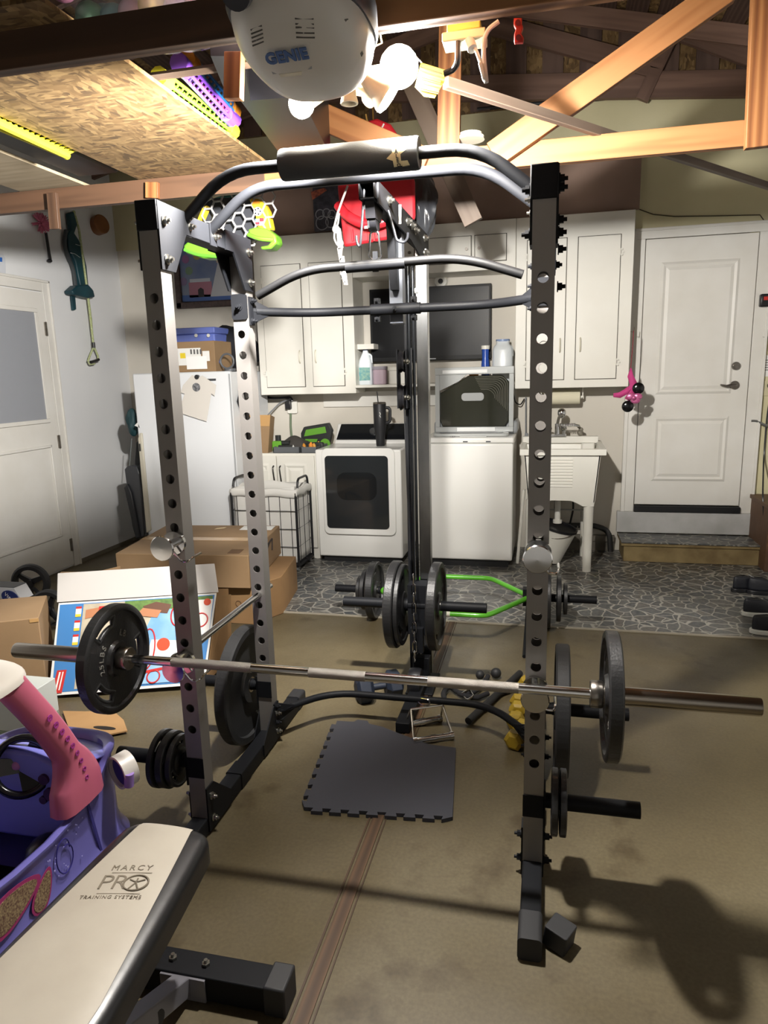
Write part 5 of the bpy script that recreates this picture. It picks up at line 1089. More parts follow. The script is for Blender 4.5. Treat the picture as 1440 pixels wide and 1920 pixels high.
onb(326, 653, 377, 685, PAPER, 'shipping_label'); onb(350, 668, 388, 692, mat('bright_label', '#e6e6e4', .6), 'shipping_label', .001); onb(380, 658, 393, 677, PAPER, 'barcode_label')
onb(338, 662, 348, 672, mat('yellow_spot', '#d8c02c', .6), 'yellow_mark', .001)
for i in range(4): onb(357+i*6, 655, 360+i*6, 664, mat('ink', '#5c5c5c', .8), 'printed_mark', .0015)
x0b, x1b, z0b, z1b = R4(300, 615, 404, 697, FRY+.36)
t = thing('storage_bin', 'periwinkle blue plastic bin behind the shipping box on the refrigerator', 'storage bin', ((x0b+x1b)/2, FRY+.45, fz1)); BLU = mat('periwinkle_plastic', '#6a7bc8', .4)
MB().bx(x0b, x1b, FRY+.36, FRY+.60, fz1, z1b-.05).build('bin_body', BLU, t, bev=.01); MB().bx(x0b-.01, x1b+.012, FRY+.34, FRY+.61, z1b-.05, z1b).build('lid', BLU, t, bev=.008)
for px in (368, 391): MB().cyl(PY(px, 629, FRY+.34), PY(px, 629, FRY+.34)+V((0, -.006, 0)), .014, n=14).build('rivet', PLW, t)
MB().tube(rounded([PY(400, 640, FRY+.33), PY(408, 662, FRY+.2), PY(413, 678, FRY+.1), PY(404, 684, FRY+.1), PY(402, 693, FRY+.1)], .02, 4), .011, 10).build('blue_hanger', BLU, None, 'blue plastic hook draped beside the shipping box', 'hook')
bb = thing('duffel_bag', 'long black fabric bag lying behind everything on the refrigerator', 'bag', (fx1-.1, FRY+.55, fz1))
def bagf(u, v):
    x0_, x1_ = x0b-.12, PY(478, 640, FRY+.6).x; a = 2*PI*v; h = (PY(400, 605, FRY+.62).z-fz1)*(.86+.14*math.sin(u*9+1)+.05*math.sin(u*23)); k = math.sin(PI*min(max(u, .02), .98))**.25
    return (x0_+(x1_-x0_)*u, FRY+.66+.10*math.cos(a)*k, fz1+h/2+h/2*math.sin(a)*k)
MB().grid(bagf, 22, 16).build('bag_body', mat('black_nylon', '#15161a', .6, bmp=.5, bs=40), bb, ang=60)
MB().cyl((fx1-.045, FRY+.10, fz1+.0), (fx1-.045, FRY+.10, fz1+.02), .045, n=16).tube(arc((fx1-.045, FRY+.06, fz1+.075), .055, 0, 2*PI, 20, (1, 0, 0), (0, 0, 1)), .008, 8).build('hose_coil', mat('grey_rubber', '#55585c', .5), None, 'small coiled grey hose at the right front corner on the refrigerator', 'hose')
# picture frame on the back wall
PFY = YB-.03; x0, x1, z0, z1 = R4(327, 440, 470, 576, PFY)
z1 += .09; pf = thing('picture_frame', 'brown ornate framed drawing of a pale figure and balloons over the refrigerator', 'picture', ((x0+x1)/2, PFY, z0)); FR_ = mat('carved_brown_frame', '#54423e', .5, var='#3c2e2b', vs_=40, bmp=.6, bs=120)
for (a0, a1, b0, b1) in ((x0, x1, z0, z0+.055), (x0, x1, z1-.055, z1), (x0, x0+.055, z0, z1), (x1-.055, x1, z0, z1)): MB().bx(a0, a1, PFY-.02, PFY+.015, b0, b1).build('frame_rail', FR_, pf, bev=.008)
MB().bx(x0+.05, x1-.05, PFY, PFY+.01, z0+.05, z1-.05).build('picture_sheet', mat('blue_grey_art', '#8e99b0', .25, var='#566fa8', vs_=3), pf)
w_, h_ = x1-x0-.11, z1-z0-.11; ox, oz = x0+.055, z0+.055
def art(pts, c, nm, d=.001): MB().prism([(ox+a*w_, oz+e*h_) for a, e in pts], PFY-d, PFY, 1).build(nm, mat('art_'+c[1:], c, .5), pf)
art([(.0, 0), (1, 0), (1, .08), (0, .10)], '#4a6cb0', 'painted_water')
art([(.12, .06), (.48, .06), (.48, .28), (.12, .28)], '#b77d90', 'painted_house'); art([(.26, .06), (.35, .06), (.35, .17), (.305, .20), (.26, .17)], '#2a2228', 'painted_arch', .002)
art([(.14, .28), (.46, .28), (.46, .33), (.14, .33)], '#cfd4de', 'painted_wall'); 
art([(.45, .06), (.84, .06), (.72, .55), (.60, .55)], '#cdd0d6', 'painted_gown', .003); art([(.58, .54), (.78, .54), (.80, .74), (.68, .82), (.56, .72)], '#c9b7a4', 'painted_figure', .004)
MB().cyl((ox+.95*w_, PFY, oz+.13*h_), (ox+.95*w_, PFY-.003, oz+.13*h_), .035, n=16).build('painted_pumpkin', mat('art_orange', '#c07a34', .5), pf)
for a, e, c in ((.10, .62, '#9a6a9c'), (.28, .66, '#b5a85c'), (.14, .45, '#7f9a80'), (.44, .70, '#a8b070'), (.04, .30, '#8a7aa0')): MB().cyl((ox+a*w_, PFY, oz+e*h_), (ox+a*w_, PFY-.002, oz+e*h_), .035, n=16).build('painted_balloon', mat('art_'+c[1:], c, .5), pf)
# leaning cases left of the refrigerator
lc = thing('instrument_case', 'dark grey hard case leaning on the left wall beside the refrigerator', 'case', PZ(265, 1008, 0))
def lean(name, pts, th, m, par, yb=4.95, yt=5.1):
    v = [PY(a, c, yb+(yt-yb)*max(0, min(1, (1000-c)/330))) for a, c in pts]; return MB().slab(v, (0, th, 0)).build(name, m, par, bev=.008)
GC = mat('dark_grey_case', '#2c2e33', .4, coat=.2)
lean('case_shell', [(233, 880), (238, 874), (256, 874), (262, 890), (272, 1005), (255, 1012), (247, 985)], .10, GC, lc)
lean('case_pocket', [(232, 915), (238, 907), (246, 925), (262, 1008), (254, 1010)], .05, mat('darker_pocket', '#1e2024', .5), lc, 4.93, 5.07)
bc_ = thing('padded_bag', 'black padded bag standing behind the dark grey case', 'bag', PZ(270, 1000, 0)); lean('bag_body', [(255, 830), (262, 822), (268, 860), (273, 1000), (262, 1003), (252, 870)], .08, mat('black_nylon', '#15161a', .6, bmp=.5, bs=40), bc_, 5.06, 5.2)
ib = thing('ironing_board', 'folded cream board with rounded top standing against the refrigerator side', 'board', PZ(280, 1000, 0))
lean('board_face', [(258, 822), (261, 812), (266, 812), (268, 840), (283, 995), (274, 1000), (262, 870)], .02, mat('cream_laminate', '#b9b4a4', .5), ib, 4.86, 4.96); lean('dark_tag', [(260, 832), (263, 832), (264, 846), (261, 846)], .004, BLK, ib, 4.855, 4.955)
tb_ = thing('teal_bundle', 'crumpled teal cloth bundle hanging at the left edge of the refrigerator', 'cloth bundle', PY(250, 820, 5.05)); q0 = PY(249, 792, 5.12)
b = MB()
def tealf(u, v):
    a = 2*PI*v; t_ = PI*u; k = 1+.16*math.sin(a*3+u*9)+.1*math.sin(a*7-u*12); return (q0.x+.045*math.sin(t_)*math.cos(a)*k, q0.y+.05*math.sin(t_)*math.sin(a)*k, q0.z+.115*math.cos(t_))
b.grid(tealf, 16, 24); b.build('cloth_body', mat('deep_teal_nylon', '#12353a', .6, bmp=.5, bs=60), tb_, ang=70); MB().tube([PY(247, 822, 5.1), PY(244, 860, 5.1), PY(243, 875, 5.08)], .003, 6).build('string', mat('grey_string', '#6b7374', .7), tb_); MB().slab([PY(252, 798, 5.0), PY(262, 802, 5.0), PY(258, 792, 5.0)], (0, .01, 0)).build('white_tag', PAPER, tb_)

# ================================================================== CARTONS ON THE LEFT
def carton4(name, pts, z0, z1, m, label, cat='carton', group=None):
    """closed carton from its four floor-plan corners (front-left, front-right, back-right, back-left)"""
    c = sum((V((*p, 0)) for p in pts), V())/4; t = thing(name, label, cat, (c.x, c.y, z0)); b = MB(); b.prism(pts, z0, z1, 2); b.build('carton_body', m, t, bev=.004); return t
BB = [(-2.56, 3.63), (-1.71, 3.69), (-1.83, 4.50), (-2.67, 4.42)]
LBx = [(-2.50, 3.74), (-1.73, 3.74), (-1.62, 3.96), (-1.70, 4.45), (-2.52, 4.40)]
t = carton4('shipping_box', [LBx[0], LBx[1], LBx[2], LBx[3], LBx[4]], 0, .245, CARDD, 'lower brown shipping box carrying the wide taped one, left of the rack')
for k, (px, py) in enumerate(((414, 1132), (447, 1132))):
    p = PY(px, py, 3.738); b = MB()
    for a in range(4 if k == 0 else 1): b.cb((p.x, 3.737, p.z), .05-.04*(a % 2), .002, .01+.03*(a % 2)) if k == 0 else b.lathe([(.016, 0), (.02, 0), (.02, .002), (.016, .002)], (p.x, 3.737, p.z), (0, 1, 0), 16, close=True)
    b.build('printed_symbol', mat('brown_print', '#5c4228', .8), t)
MB().slab([PX(515, 1095, -1.655), PX(523, 1090, -1.655), PX(523, 1120, -1.655), PX(515, 1125, -1.655)], (.004, 0, 0)).build('white_label', PAPER, t)
t = carton4('shipping_box', BB, .248, .452, CARD, 'wide taped brown shipping box with a curved arrow print, stacked on another')
def lerp2(P, u, v): return V((*P[0], 0))*(1-u)*(1-v)+V((*P[1], 0))*u*(1-v)+V((*P[2], 0))*u*v+V((*P[3], 0))*(1-u)*v
zt_ = .4525
MB().slab([lerp2(BB, 0, .44)+V((0, 0, zt_)), lerp2(BB, 1, .44)+V((0, 0, zt_)), lerp2(BB, 1, .54)+V((0, 0, zt_)), lerp2(BB, 0, .54)+V((0, 0, zt_))], (0, 0, .001)).build('tape_strip', mat('clear_tape', '#b59468', .2), t)
MB().slab([lerp2(BB, .70, .82)+V((0, 0, zt_)), lerp2(BB, .97, .82)+V((0, 0, zt_)), lerp2(BB, .97, .97)+V((0, 0, zt_)), lerp2(BB, .70, .97)+V((0, 0, zt_))], (0, 0, .001)).build('shipping_label', PAPER, t)
MB().slab([lerp2(BB, .48, .84)+V((0, 0, zt_)), lerp2(BB, .55, .88)+V((0, 0, zt_)), lerp2(BB, .56, .92)+V((0, 0, zt_)), lerp2(BB, .49, .88)+V((0, 0, zt_))], (0, 0, .001)).build('small_sticker', mat('pale_tan_sticker', '#d8c294', .5), t)
MB().slab([lerp2(BB, .83, .05)+V((0, 0, zt_)), lerp2(BB, .92, .05)+V((0, 0, zt_)), lerp2(BB, .92, .17)+V((0, 0, zt_)), lerp2(BB, .83, .17)+V((0, 0, zt_))], (0, 0, .0012)).build('printed_symbol', mat('brown_print', '#5c4228', .8), t)
# curved arrow printed on the right end of the box
A0, A1 = V((*BB[1], 0)), V((*BB[2], 0)); dn = (A1-A0).normalized(); nr = V((dn.y, -dn.x, 0))*.0015
def onside(u, z): return A0+(A1-A0)*u+V((0, 0, z))+nr
b = MB(); b.tube([onside(.25+.42*k/12, .30+.10*math.sin(k/12*1.3)+.02*k/12) for k in range(13)], [.003+.008*math.sin(PI*min(1, (k+2)/14)) for k in range(13)], 6); b.tube([onside(.55, .405), onside(.70, .415), onside(.68, .34)], .006, 6); b.build('arrow_print', mat('black_print', '#2a2320', .8), t)
# open printed toy carton
tc = thing('toy_carton', 'opened toy basketball carton, blue printed front and white flap raised', 'carton', (-1.9, 2.85, 0))
BL, BR_ = V((-2.30, 2.63, .02)), V((-1.60, 2.86, .03)); TL, TR_ = V(PY(110, 1131, 2.86)), V()
TR_ = TL+(BR_-BL)*1.06
def face(u, v): return BL*(1-u)*(1-v)+BR_*u*(1-v)+TR_*u*v+TL*(1-u)*v
nf = (BR_-BL).cross(TL-BL).normalized()
if nf.y > 0: nf = -nf
def quad(u0, u1, v0, v1, m, nm, d=.0, par=None, th=.0015):
    pts = [face(u0, v0), face(u1, v0), face(u1, v1), face(u0, v1)]; return MB().slab([p+nf*d for p in pts], nf*th).build(nm, m, par or tc)
def pl(uv, m, nm, d=.0015): return MB().slab([face(*p)+nf*d for p in uv], nf*.001).build(nm, m, tc)
quad(0, 1, 0, 1, mat('carton_white_edge', '#cfcdc8', .6), 'front_panel', -.004, th=.004)
SKY = mat('print_sky', '#6f9ccb', .35, var='#9cbfe0', vs_=6); BLP = mat('print_blue', '#3f74aa', .35); YEP = mat('print_yellow', '#d9b43a', .4); REP = mat('print_red', '#b5322e', .35); WHP = mat('print_white', '#d8d6d2', .4); SKN = mat('print_skin', '#a8714e', .5); GRP = mat('print_green', '#5f7d3a', .5, var='#415c2a', vs_=40); PAV = mat('print_paving', '#b3a892', .5, var='#9d927e', vs_=20)
pl([(.02, .03), (.98, .03), (.99, .98), (.01, .98)], BLP, 'printed_field', .0005)
pl([(.16, .05), (.75, .05), (.80, .97), (.16, .97)], PAV, 'printed_patio', .002)
pl([(.42, .78), (.98, .80), (.98, .97), (.42, .97)], GRP, 'printed_hedge', .003)
pl([(.50, .05), (.90, .05), (.97, .42), (.98, .82), (.62, .86), (.54, .50)], SKY, 'printed_sky', .004)
pl([(.88, .05), (.985, .05), (.99, .55), (.86, .52)], BLP, 'printed_side', .005)
pl([(.78, .52), (.985, .52), (.985, .93), (.74, .93)], WHP, 'printed_inset', .005)
for k in range(4): 
    v0 = .86-.155*k; pl([(.115, v0), (.15, v0), (.15, v0+.06), (.115, v0+.06)], WHP, 'printed_swatch', .003); pl([(.115, v0-.03), (.15, v0-.03), (.15, v0+.0), (.115, v0+.0)], YEP, 'printed_swatch', .003); pl([(.115, v0+.06), (.15, v0+.06), (.15, v0+.085), (.115, v0+.085)], REP, 'printed_swatch', .003)
pl([(.02, .02), (.085, .02), (.10, .26), (.04, .26)], REP, 'printed_banner', .004); pl([(.04, .05), (.05, .05), (.065, .24), (.055, .24)], WHP, 'banner_text_line', .0055); pl([(.062, .05), (.07, .05), (.083, .24), (.076, .24)], WHP, 'banner_text_line', .0055)
pl([(.18, .80), (.30, .84), (.42, .86), (.42, .93), (.30, .93), (.18, .90)], SKN, 'printed_arm', .005); pl([(.26, .80), (.42, .80), (.42, .93), (.26, .93)], REP, 'printed_sleeve', .006)
pl([(.56, .84), (.70, .80), (.72, .90), (.62, .94), (.54, .90)], mat('print_brown_hair', '#5a3a28', .5), 'printed_child_hair', .006); pl([(.50, .80), (.64, .76), (.66, .84), (.54, .88)], SKN, 'printed_child_face', .007)
def ring(u, v, r, m, nm, ru=1.0):
    c = face(u, v)+nf*.006; ux = (face(1, v)-face(0, v)).normalized(); uz = (face(u, 1)-face(u, 0)).normalized(); MB().tube(arc(c, r, 0, 2*PI, 20, ux*ru, uz), .004, 6).build(nm, m, tc)
def disc(u, v, r, m, nm, d=.007): MB().cyl(face(u, v)+nf*d, face(u, v)+nf*(d+.001), r, n=20).build(nm, m, tc)
ring(.78, .78, .06, REP, 'printed_hoop', .7); ring(.92, .70, .035, REP, 'printed_hoop'); ring(.66, .12, .03, REP, 'printed_hoop'); ring(.60, .42, .10, REP, 'printed_hoop', .35)
disc(.70, .46, .032, mat('print_ball', '#c2492c', .4), 'printed_ball'); disc(.95, .90, .018, mat('print_ball', '#c2492c', .4), 'printed_ball'); disc(.30, .12, .02, BLP, 'printed_ball')
pl([(.60, .35), (.84, .30), (.86, .48), (.62, .52)], WHP, 'printed_backboard', .0055); pl([(.20, .05), (.25, .05), (.27, .14), (.22, .14)], BLK, 'printed_shovel', .006)
pl([(.56, .15), (.74, .19), (.74, .22), (.56, .18)], REP, 'printed_pole', .0065)
fl0 = PY(108, 1075, 2.97); fl1 = fl0+(TR_-TL)*1.02
MB().slab([TL+V((-.01, 0, .004)), TR_+V((.01, 0, .004)), fl1, fl0], (0, .004, 0)).build('raised_flap', mat('white_carton_inside', '#aeaaa5', .7), tc, bev=.001)
MB().slab([BL+V((.0, .02, 0)), V((-2.33, 3.02, .02)), V((-2.33, 3.10, .36)), TL+V((0, .01, -.02))], (.004, 0, 0)).build('side_flap', CARDD, tc)
MB().slab([BR_+V((0, .02, 0)), V((-1.62, 3.2, .02)), V((-1.62, 3.25, .36)), TR_+V((0, .01, -.02))], (-.004, 0, 0)).build('side_flap', CARDD, tc)
MB().slab([V((-2.33, 3.02, .02)), V((-1.62, 3.2, .02)), V((-1.62, 3.22, .40)), V((-2.33, 3.04, .40))], (0, .004, 0)).build('back_panel', CARDD, tc)
MB().slab([V(PY(113, 1073, 3.2)), V(PY(182, 1073, 3.2)), V(PY(182, 1080, 3.2)), V(PY(113, 1100, 3.2))], (0, .01, 0)).slab([V(PY(182, 1072, 3.2)), V(PY(224, 1062, 3.3)), V(PY(224, 1080, 3.3)), V(PY(182, 1085, 3.2))], (0, .01, 0)).build('back_flap', CARD, tc)
# flattened cardboard scrap with a hand hole
fc_ = [PZ(*q_, .012) for q_ in ((118, 1335), (160, 1336), (212, 1334), (232, 1352), (239, 1372), (200, 1380), (162, 1386), (135, 1384))]
t = thing('cardboard_scrap', 'torn flat piece of cardboard with a hand hole on the floor by the toy carton', 'cardboard', PZ(180, 1365, 0))
MB().slab(fc_, (0, 0, .006)).build('torn_sheet', mat('kraft_board', '#a98458', .85, var='#9c784d', vs_=5), t); hc = PZ(196, 1365, .0185); MB().prism([(hc.x+.055*math.cos(a), hc.y+.014*math.sin(a)) for a in [2*PI*i/16 for i in range(16)]], .0185, .0195, 2).build('hand_hole', mat('hole_dark', '#1d1712', .9), t)
# big carton at the left edge, toy box on it, stroller behind
LB2 = [(-2.98, 2.35), (-2.42, 2.66), (-2.62, 2.97), (-3.20, 2.70)]
pA = PZ(72, 1158, .40); off = V((pA.x-LB2[1][0], pA.y-LB2[1][1], 0)); LB2 = [(p[0]+off.x, p[1]+off.y) for p in LB2]
t = carton4('moving_box', LB2, 0, .40, CARD, 'large brown box cut by the left edge behind the toy car')
MB().slab([lerp2(LB2, .94, 0)+V((0, -.002, .38)), lerp2(LB2, 1, .0)+V((.001, -.002, .38)), lerp2(LB2, 1, 0)+V((.001, -.002, .398)), lerp2(LB2, .94, 0)+V((0, -.002, .398))], (0, -.001, 0)).build('tape_end', mat('brown_tape', '#b08a58', .25), t)
vx0, vx1 = -3.25, PY(26, 1100, 3.3).x+.05; vz0, vz1 = .24, PY(20, 1102, 3.3).z
vt = thing('electronics_box', 'white toy electronics carton with an oval navy logo at the left edge', 'carton', (-3.0, 3.35, vz0))
v_b = PY(44, 1148, 3.3); MB().prism([(vx0, vz0), (v_b.x, vz0), (vx1-.05, vz1), (vx0, vz1)], 3.3, 3.40, 1).build('carton_body', mat('glossy_white_card', '#c9cacd', .4), vt, bev=.003)
MB().bx(vx0, vx1-.05, 3.30, 3.40, vz1, vz1+.003).build('dark_top', mat('dark_card', '#2e3036', .5), vt)
oc = PY(19, 1120, 3.297); MB().prism([(oc.x+.055*math.cos(a)-.01*math.sin(a), oc.z+.042*math.sin(a)) for a in [2*PI*i/24 for i in range(24)]], 3.293, 3.3, 1).build('logo_oval', mat('navy_logo', '#1a2a66', .4), vt)
Mv = Matrix(((.87, .42, 0, oc.x), (0, 0, -1, 3.2925), (-.42, .87, 0, oc.z), (0, 0, 0, 1))) @ Matrix.Rotation(math.radians(-10), 4, 'Z')
MB().text('Vtech', .034, Mv, .0006).build('lettering', PAPER, vt, 'white lettering Vtech'); MB().text('learning toy', .018, Mv @ Matrix.Translation((-.02, -.06, 0)), .0006).v
vb = MB().bx(-3.3, v_b.x-.04, 3.27, 3.42, 0, vz0-.004).build('carton_base', CARDD, None, 'dark brown box under the white electronics carton', 'carton')
sw = thing('stroller', 'folded stroller with black spoked wheels by the left door', 'stroller', (-3.35, 3.8, 0))
def wheel(c, r, w, ax, par, n=3, spin=0, nm='wheel'):
    c = V(c); b = MB(); b.lathe([(r*.72, -w*.45), (r*.9, -w*.5), (r, -w*.25), (r, w*.25), (r*.9, w*.5), (r*.72, w*.45)], c, ax, 32, close=True); o = b.build(nm, RUB, par)
    x, y, d = frame(ax); h = MB(); h.cyl(c-d*w*.5, c+d*w*.5, r*.17, n=14)
    for k in range(n):
        a = spin+2*PI*k/n; u = x*math.cos(a)+y*math.sin(a); s = x*(-math.sin(a))+y*math.cos(a); h.slab([c+u*r*.1+s*r*.16-d*w*.2, c+u*r*.76+s*r*.09-d*w*.2, c+u*r*.76-s*r*.09-d*w*.2, c+u*r*.1-s*r*.16-d*w*.2], d*w*.4)
    h.build('spokes', BLK, o); return o
wc = PY(58, 1092, 3.75); wheel(wc, .125, .05, (.25, -.96, .0), sw, 3, .4); wc2 = PY(92, 1142, 3.55); wheel((wc2.x, 3.55, wc2.z), .125, .05, (.15, -.98, .1), sw, 3, 1.2)
MB().tube([PY(64, 1104, 3.72), PY(82, 1120, 3.66), PY(104, 1160, 3.5)], .012, 8).tube([PY(50, 1120, 3.7), PY(60, 1150, 3.6), PY(70, 1170, 3.5)], .012, 8).build('frame_tube', BLKM, sw)
# sage-green and white carton by the toy car
t = thing('sage_carton', 'white and sage green carton with a barcode behind the toy car', 'carton', (-2.25, 2.2, 0)); gy = 2.15
g0, g1 = PY(0, 1360, gy), PY(58, 1360, gy); gz1, gz0 = PY(30, 1310, gy).z, .0; gm = PY(20, 1372, gy).z
MB().bx(g0.x-.25, g1.x-.03, gy, gy+.2, gm, gz1).build('upper_body', mat('pale_carton', '#b9bdb8', .6), t, bev=.003); MB().bx(g0.x-.25, g1.x-.03, gy, gy+.2, 0, gm).build('lower_body', mat('sage_green_card', '#7a8576', .6), t, bev=.003)
q_ = PY(6, 1392, gy); MB().bx(q_.x-.03, q_.x+.03, gy-.002, gy, q_.z-.02, q_.z+.025).build('barcode_label', PAPER, t)
b = MB()
for i in range(9): b.bx(q_.x-.024+i*.0055, q_.x-.0215+i*.0055+.0008*(i % 3), gy-.003, gy-.002, q_.z-.012, q_.z+.018)
b.build('barcode', mat('ink_black', '#202020', .8), t)

# ================================================================== LEFT WALL HANGINGS
XW = XL+.012
def W_(a, c, d=.012): return PX(a, c, XL+d)
cr = thing('child_carrier', 'dark teal framed carrier hanging on the left wall beside the rope', 'carrier', W_(140, 560)); TEAL = mat('dark_teal_plastic', '#16414a', .5, var='#0f3038', vs_=8)
MB().slab([W_(a, c) for a, c in ((122, 400), (134, 396), (138, 420), (132, 438), (140, 450), (148, 470), (155, 500), (160, 550), (148, 556), (140, 520), (134, 490), (122, 468), (120, 440), (126, 430))], (.04, 0, 0)).build('carrier_back', TEAL, cr, bev=.008)
MB().tube(rounded([W_(124, 432, .03), W_(120, 455, .03), W_(126, 478, .03), W_(138, 505, .03), W_(142, 540, .03)], .05, 4), .016, 8).build('side_rail', mat('dark_grey_rail', '#3a3f42', .5), cr)
MB().slab([W_(a, c) for a, c in ((119, 546), (130, 536), (150, 534), (160, 545), (163, 558), (150, 560), (134, 556), (122, 553))], (.08, 0, 0)).build('seat_block', TEAL, cr, bev=.01); MB().slab([W_(a, c) for a, c in ((131, 555), (137, 556), (139, 580), (134, 582))], (.02, 0, 0)).build('hanging_strap', TEAL, cr)
MB().tube([W_(132, 474, .05), W_(140, 476, .05), W_(150, 483, .05)], .003, 6).tube([W_(141, 458, .05), W_(154, 462, .05)], .003, 6).build('white_string', PAPER, cr)
rp_ = thing('tow_rope', 'yellow-green braided rope with a black handle loop hanging on the left wall', 'rope', W_(174, 680)); RO = mat('yellow_green_braid', '#8f9a55', .8, var='#c9cfae', vs_=160, bmp=.5, bs=200)
MB().tube([W_(138, 395, .05), W_(148, 430, .05), W_(155, 480, .06), W_(163, 540, .06), W_(170, 600, .05), W_(175, 645, .05)], .0095, 8).build('rope_length', RO, rp_, ang=60); MB().tube([W_(160, 520, .04), W_(166, 560, .03), W_(171, 600, .03), W_(174, 640, .03)], .008, 8).build('rope_length', RO, rp_)
MB().tube(rounded([W_(176, 650, .05), W_(168, 668, .05), W_(165, 678, .05)], .02, 4), .008, 8).tube(rounded([W_(176, 650, .05), W_(184, 668, .05), W_(184, 676, .05)], .02, 4), .008, 8).tube(rounded([W_(165, 676, .05), W_(168, 684, .05), W_(178, 682, .05)], .02, 4), .006, 8).build('rope_loop', RO, rp_); MB().tube([W_(170, 679, .06), W_(178, 677, .06), W_(185, 674, .06)], .012, 10).build('grip', BLK, rp_); MB().tube([W_(175, 642, .055), W_(176, 652, .055)], .013, 10).build('sleeve', BLK, rp_)
pd = thing('pink_duster', 'pink fluffy duster with a black handle hanging at upper left wall', 'duster', W_(90, 460)); q0 = W_(77, 418, .05)
b = MB(); random.seed(11)
for i in range(60):
    d = V((random.uniform(-.3, 1), random.uniform(-1, 1), random.uniform(-1, 1))).normalized(); b.cyl(q0, q0+V((d.x*.05, d.y*.085, d.z*.075)), .010, .004, n=5)
b.build('fluffy_head', mat('pink_chenille', '#b8647c', .9), pd); MB().tube([W_(86, 436, .03), W_(89, 455, .03), W_(92, 475, .03), W_(95, 490, .03)], .011, 8).sph(W_(93, 489, .03), .018, (1, 1.3, .8), 10, 6).build('handle', BLK, pd)
wp = W_(180, 424, .0); MB().cyl(wp, wp+V((.075, -.02, .01)), .078, n=36).build('wooden_plaque', mat('amber_wood_disc', '#7a4a26', .4, var='#8c5a2e', vs_=9), None, 'round reddish wooden disc mounted on the left wall', 'wall disc', bev=.006)
ps = thing('number_plaque', 'white and blue plate at the left edge above the side door', 'plaque', W_(4, 500)); y_ = W_(9, 500); MB().slab([W_(-30, 470), W_(5, 477), W_(9, 485), W_(10, 520), W_(6, 526), W_(-30, 520)], (.006, 0, 0)).build('plate', mat('plate_white', '#c9ccd1', .4), ps, bev=.002); MB().slab([W_(-30, 478, .019), W_(4, 483, .019), W_(4, 491, .019), W_(-30, 488, .019)], (.001, 0, 0)).build('blue_band', mat('plate_blue', '#2f66b5', .4), ps); MB().slab([W_(-30, 510, .019), W_(4, 512, .019), W_(4, 516, .019), W_(-30, 513, .019)], (.001, 0, 0)).build('dark_mark', BLK, ps)

# ================================================================== TOY CAR
cx0, cyr, cyf = -1.49, .98, 1.79; HWd = .225
car = thing('toy_car', 'child-size purple and pink ride-in toy car with a white roof', 'toy car', (cx0, (cyr+cyf)/2, 0)); PUR = mat('periwinkle_toy_plastic', '#7470bd', .32, coat=.2); PURL = mat('lilac_toy_plastic', '#7d7fd0', .32); PNK = mat('rose_pink_plastic', '#c66680', .4); PURD = mat('violet_interior', '#3a2f8f', .45)
def loop(u, hw, y0, y1, e=.5):
    a = 2*PI*u; c, s = math.cos(a), math.sin(a); return (math.copysign(abs(c)**e, c)*hw, (y0+y1)/2+math.copysign(abs(s)**e, s)*(y1-y0)/2)
def rimh(y):   # height of the body side along the car: bonnet, dipping door, rear quarter
    t = (y-cyr)/(cyf-cyr)
    return .315+.075*max(0, min(1, (t-.70)/.15))-.02*max(0, min(1, 1-abs(t-.45)/.25))+.06*max(0, min(1, (.22-t)/.15))
RG = [(.030, -.015, .0), (.05, .018, .0), (.085, .022, .0), (.115, .004, .0), (.15, -.004, .0)]
NU = 64; vv = []; b = MB()
rows = []
for z, o, _ in RG: rows.append([(cx0+loop(i/NU, HWd+o, cyr-o, cyf+o)[0], loop(i/NU, HWd+o, cyr-o, cyf+o)[1], z) for i in range(NU)])
for k, (o, dz) in enumerate(((-.006, -.05), (-.002, -.022), (.006, -.012), (.006, -.003), (-.008, 0), (-.022, -.008))):
    r_ = []
    for i in range(NU):
        x, y = loop(i/NU, HWd+o, cyr-o, cyf+o); r_.append((cx0+x, y, rimh(y)+dz))
    rows.append(r_)
for o, zf in ((-.03, .20), (-.035, .11), (-.12, .10)):
    rows.append([(cx0+loop(i/NU, HWd+o, cyr-o, cyf+o)[0], loop(i/NU, HWd+o, cyr-o, cyf+o)[1], zf) for i in range(NU)])
vv = [p for r_ in rows for p in r_]; b.add(vv, [(i*NU+j, i*NU+(j+1) % NU, (i+1)*NU+(j+1) % NU, (i+1)*NU+j) for i in range(len(rows)-1) for j in range(NU)]+[tuple(range(NU)), tuple(range((len(rows)-1)*NU, len(rows)*NU))])
b.build('body_shell', PUR, car, ang=60)
# bonnet and dashboard
def bon(u, v):
    y = 1.50+(cyf-.02-1.50)*v; t = 2*u-1; w = (HWd-.02)*(1-.35*max(0, (v-.6)/.4)**2); return (cx0+w*math.copysign(abs(t)**.9, t), y, .375+.045*(1-t*t)*(1-v*.6)+.0*u-.03*v*v+(.07*(1-v) if v < .3 else .05*(1-v)))
MB().grid(bon, 20, 12).build('bonnet', PURL, car, ang=60, solid=.006)
MB().slab([(cx0-.20, 1.50, .20), (cx0+.20, 1.50, .20), (cx0+.20, 1.50, .43), (cx0+.10, 1.50, .475), (cx0-.10, 1.50, .475), (cx0-.20, 1.50, .43)], (0, .02, 0)).build('dashboard', PURL, car, bev=.01)
for xx, zz, w in ((.02, .40, .016), (.035, .355, .020), (.01, .335, .012)): MB().cyl((cx0+.11+xx, 1.50, zz), (cx0+.11+xx, 1.492, zz), w, n=12).build('dash_sticker', mat('dark_plum_sticker', '#3a1838', .4), car)
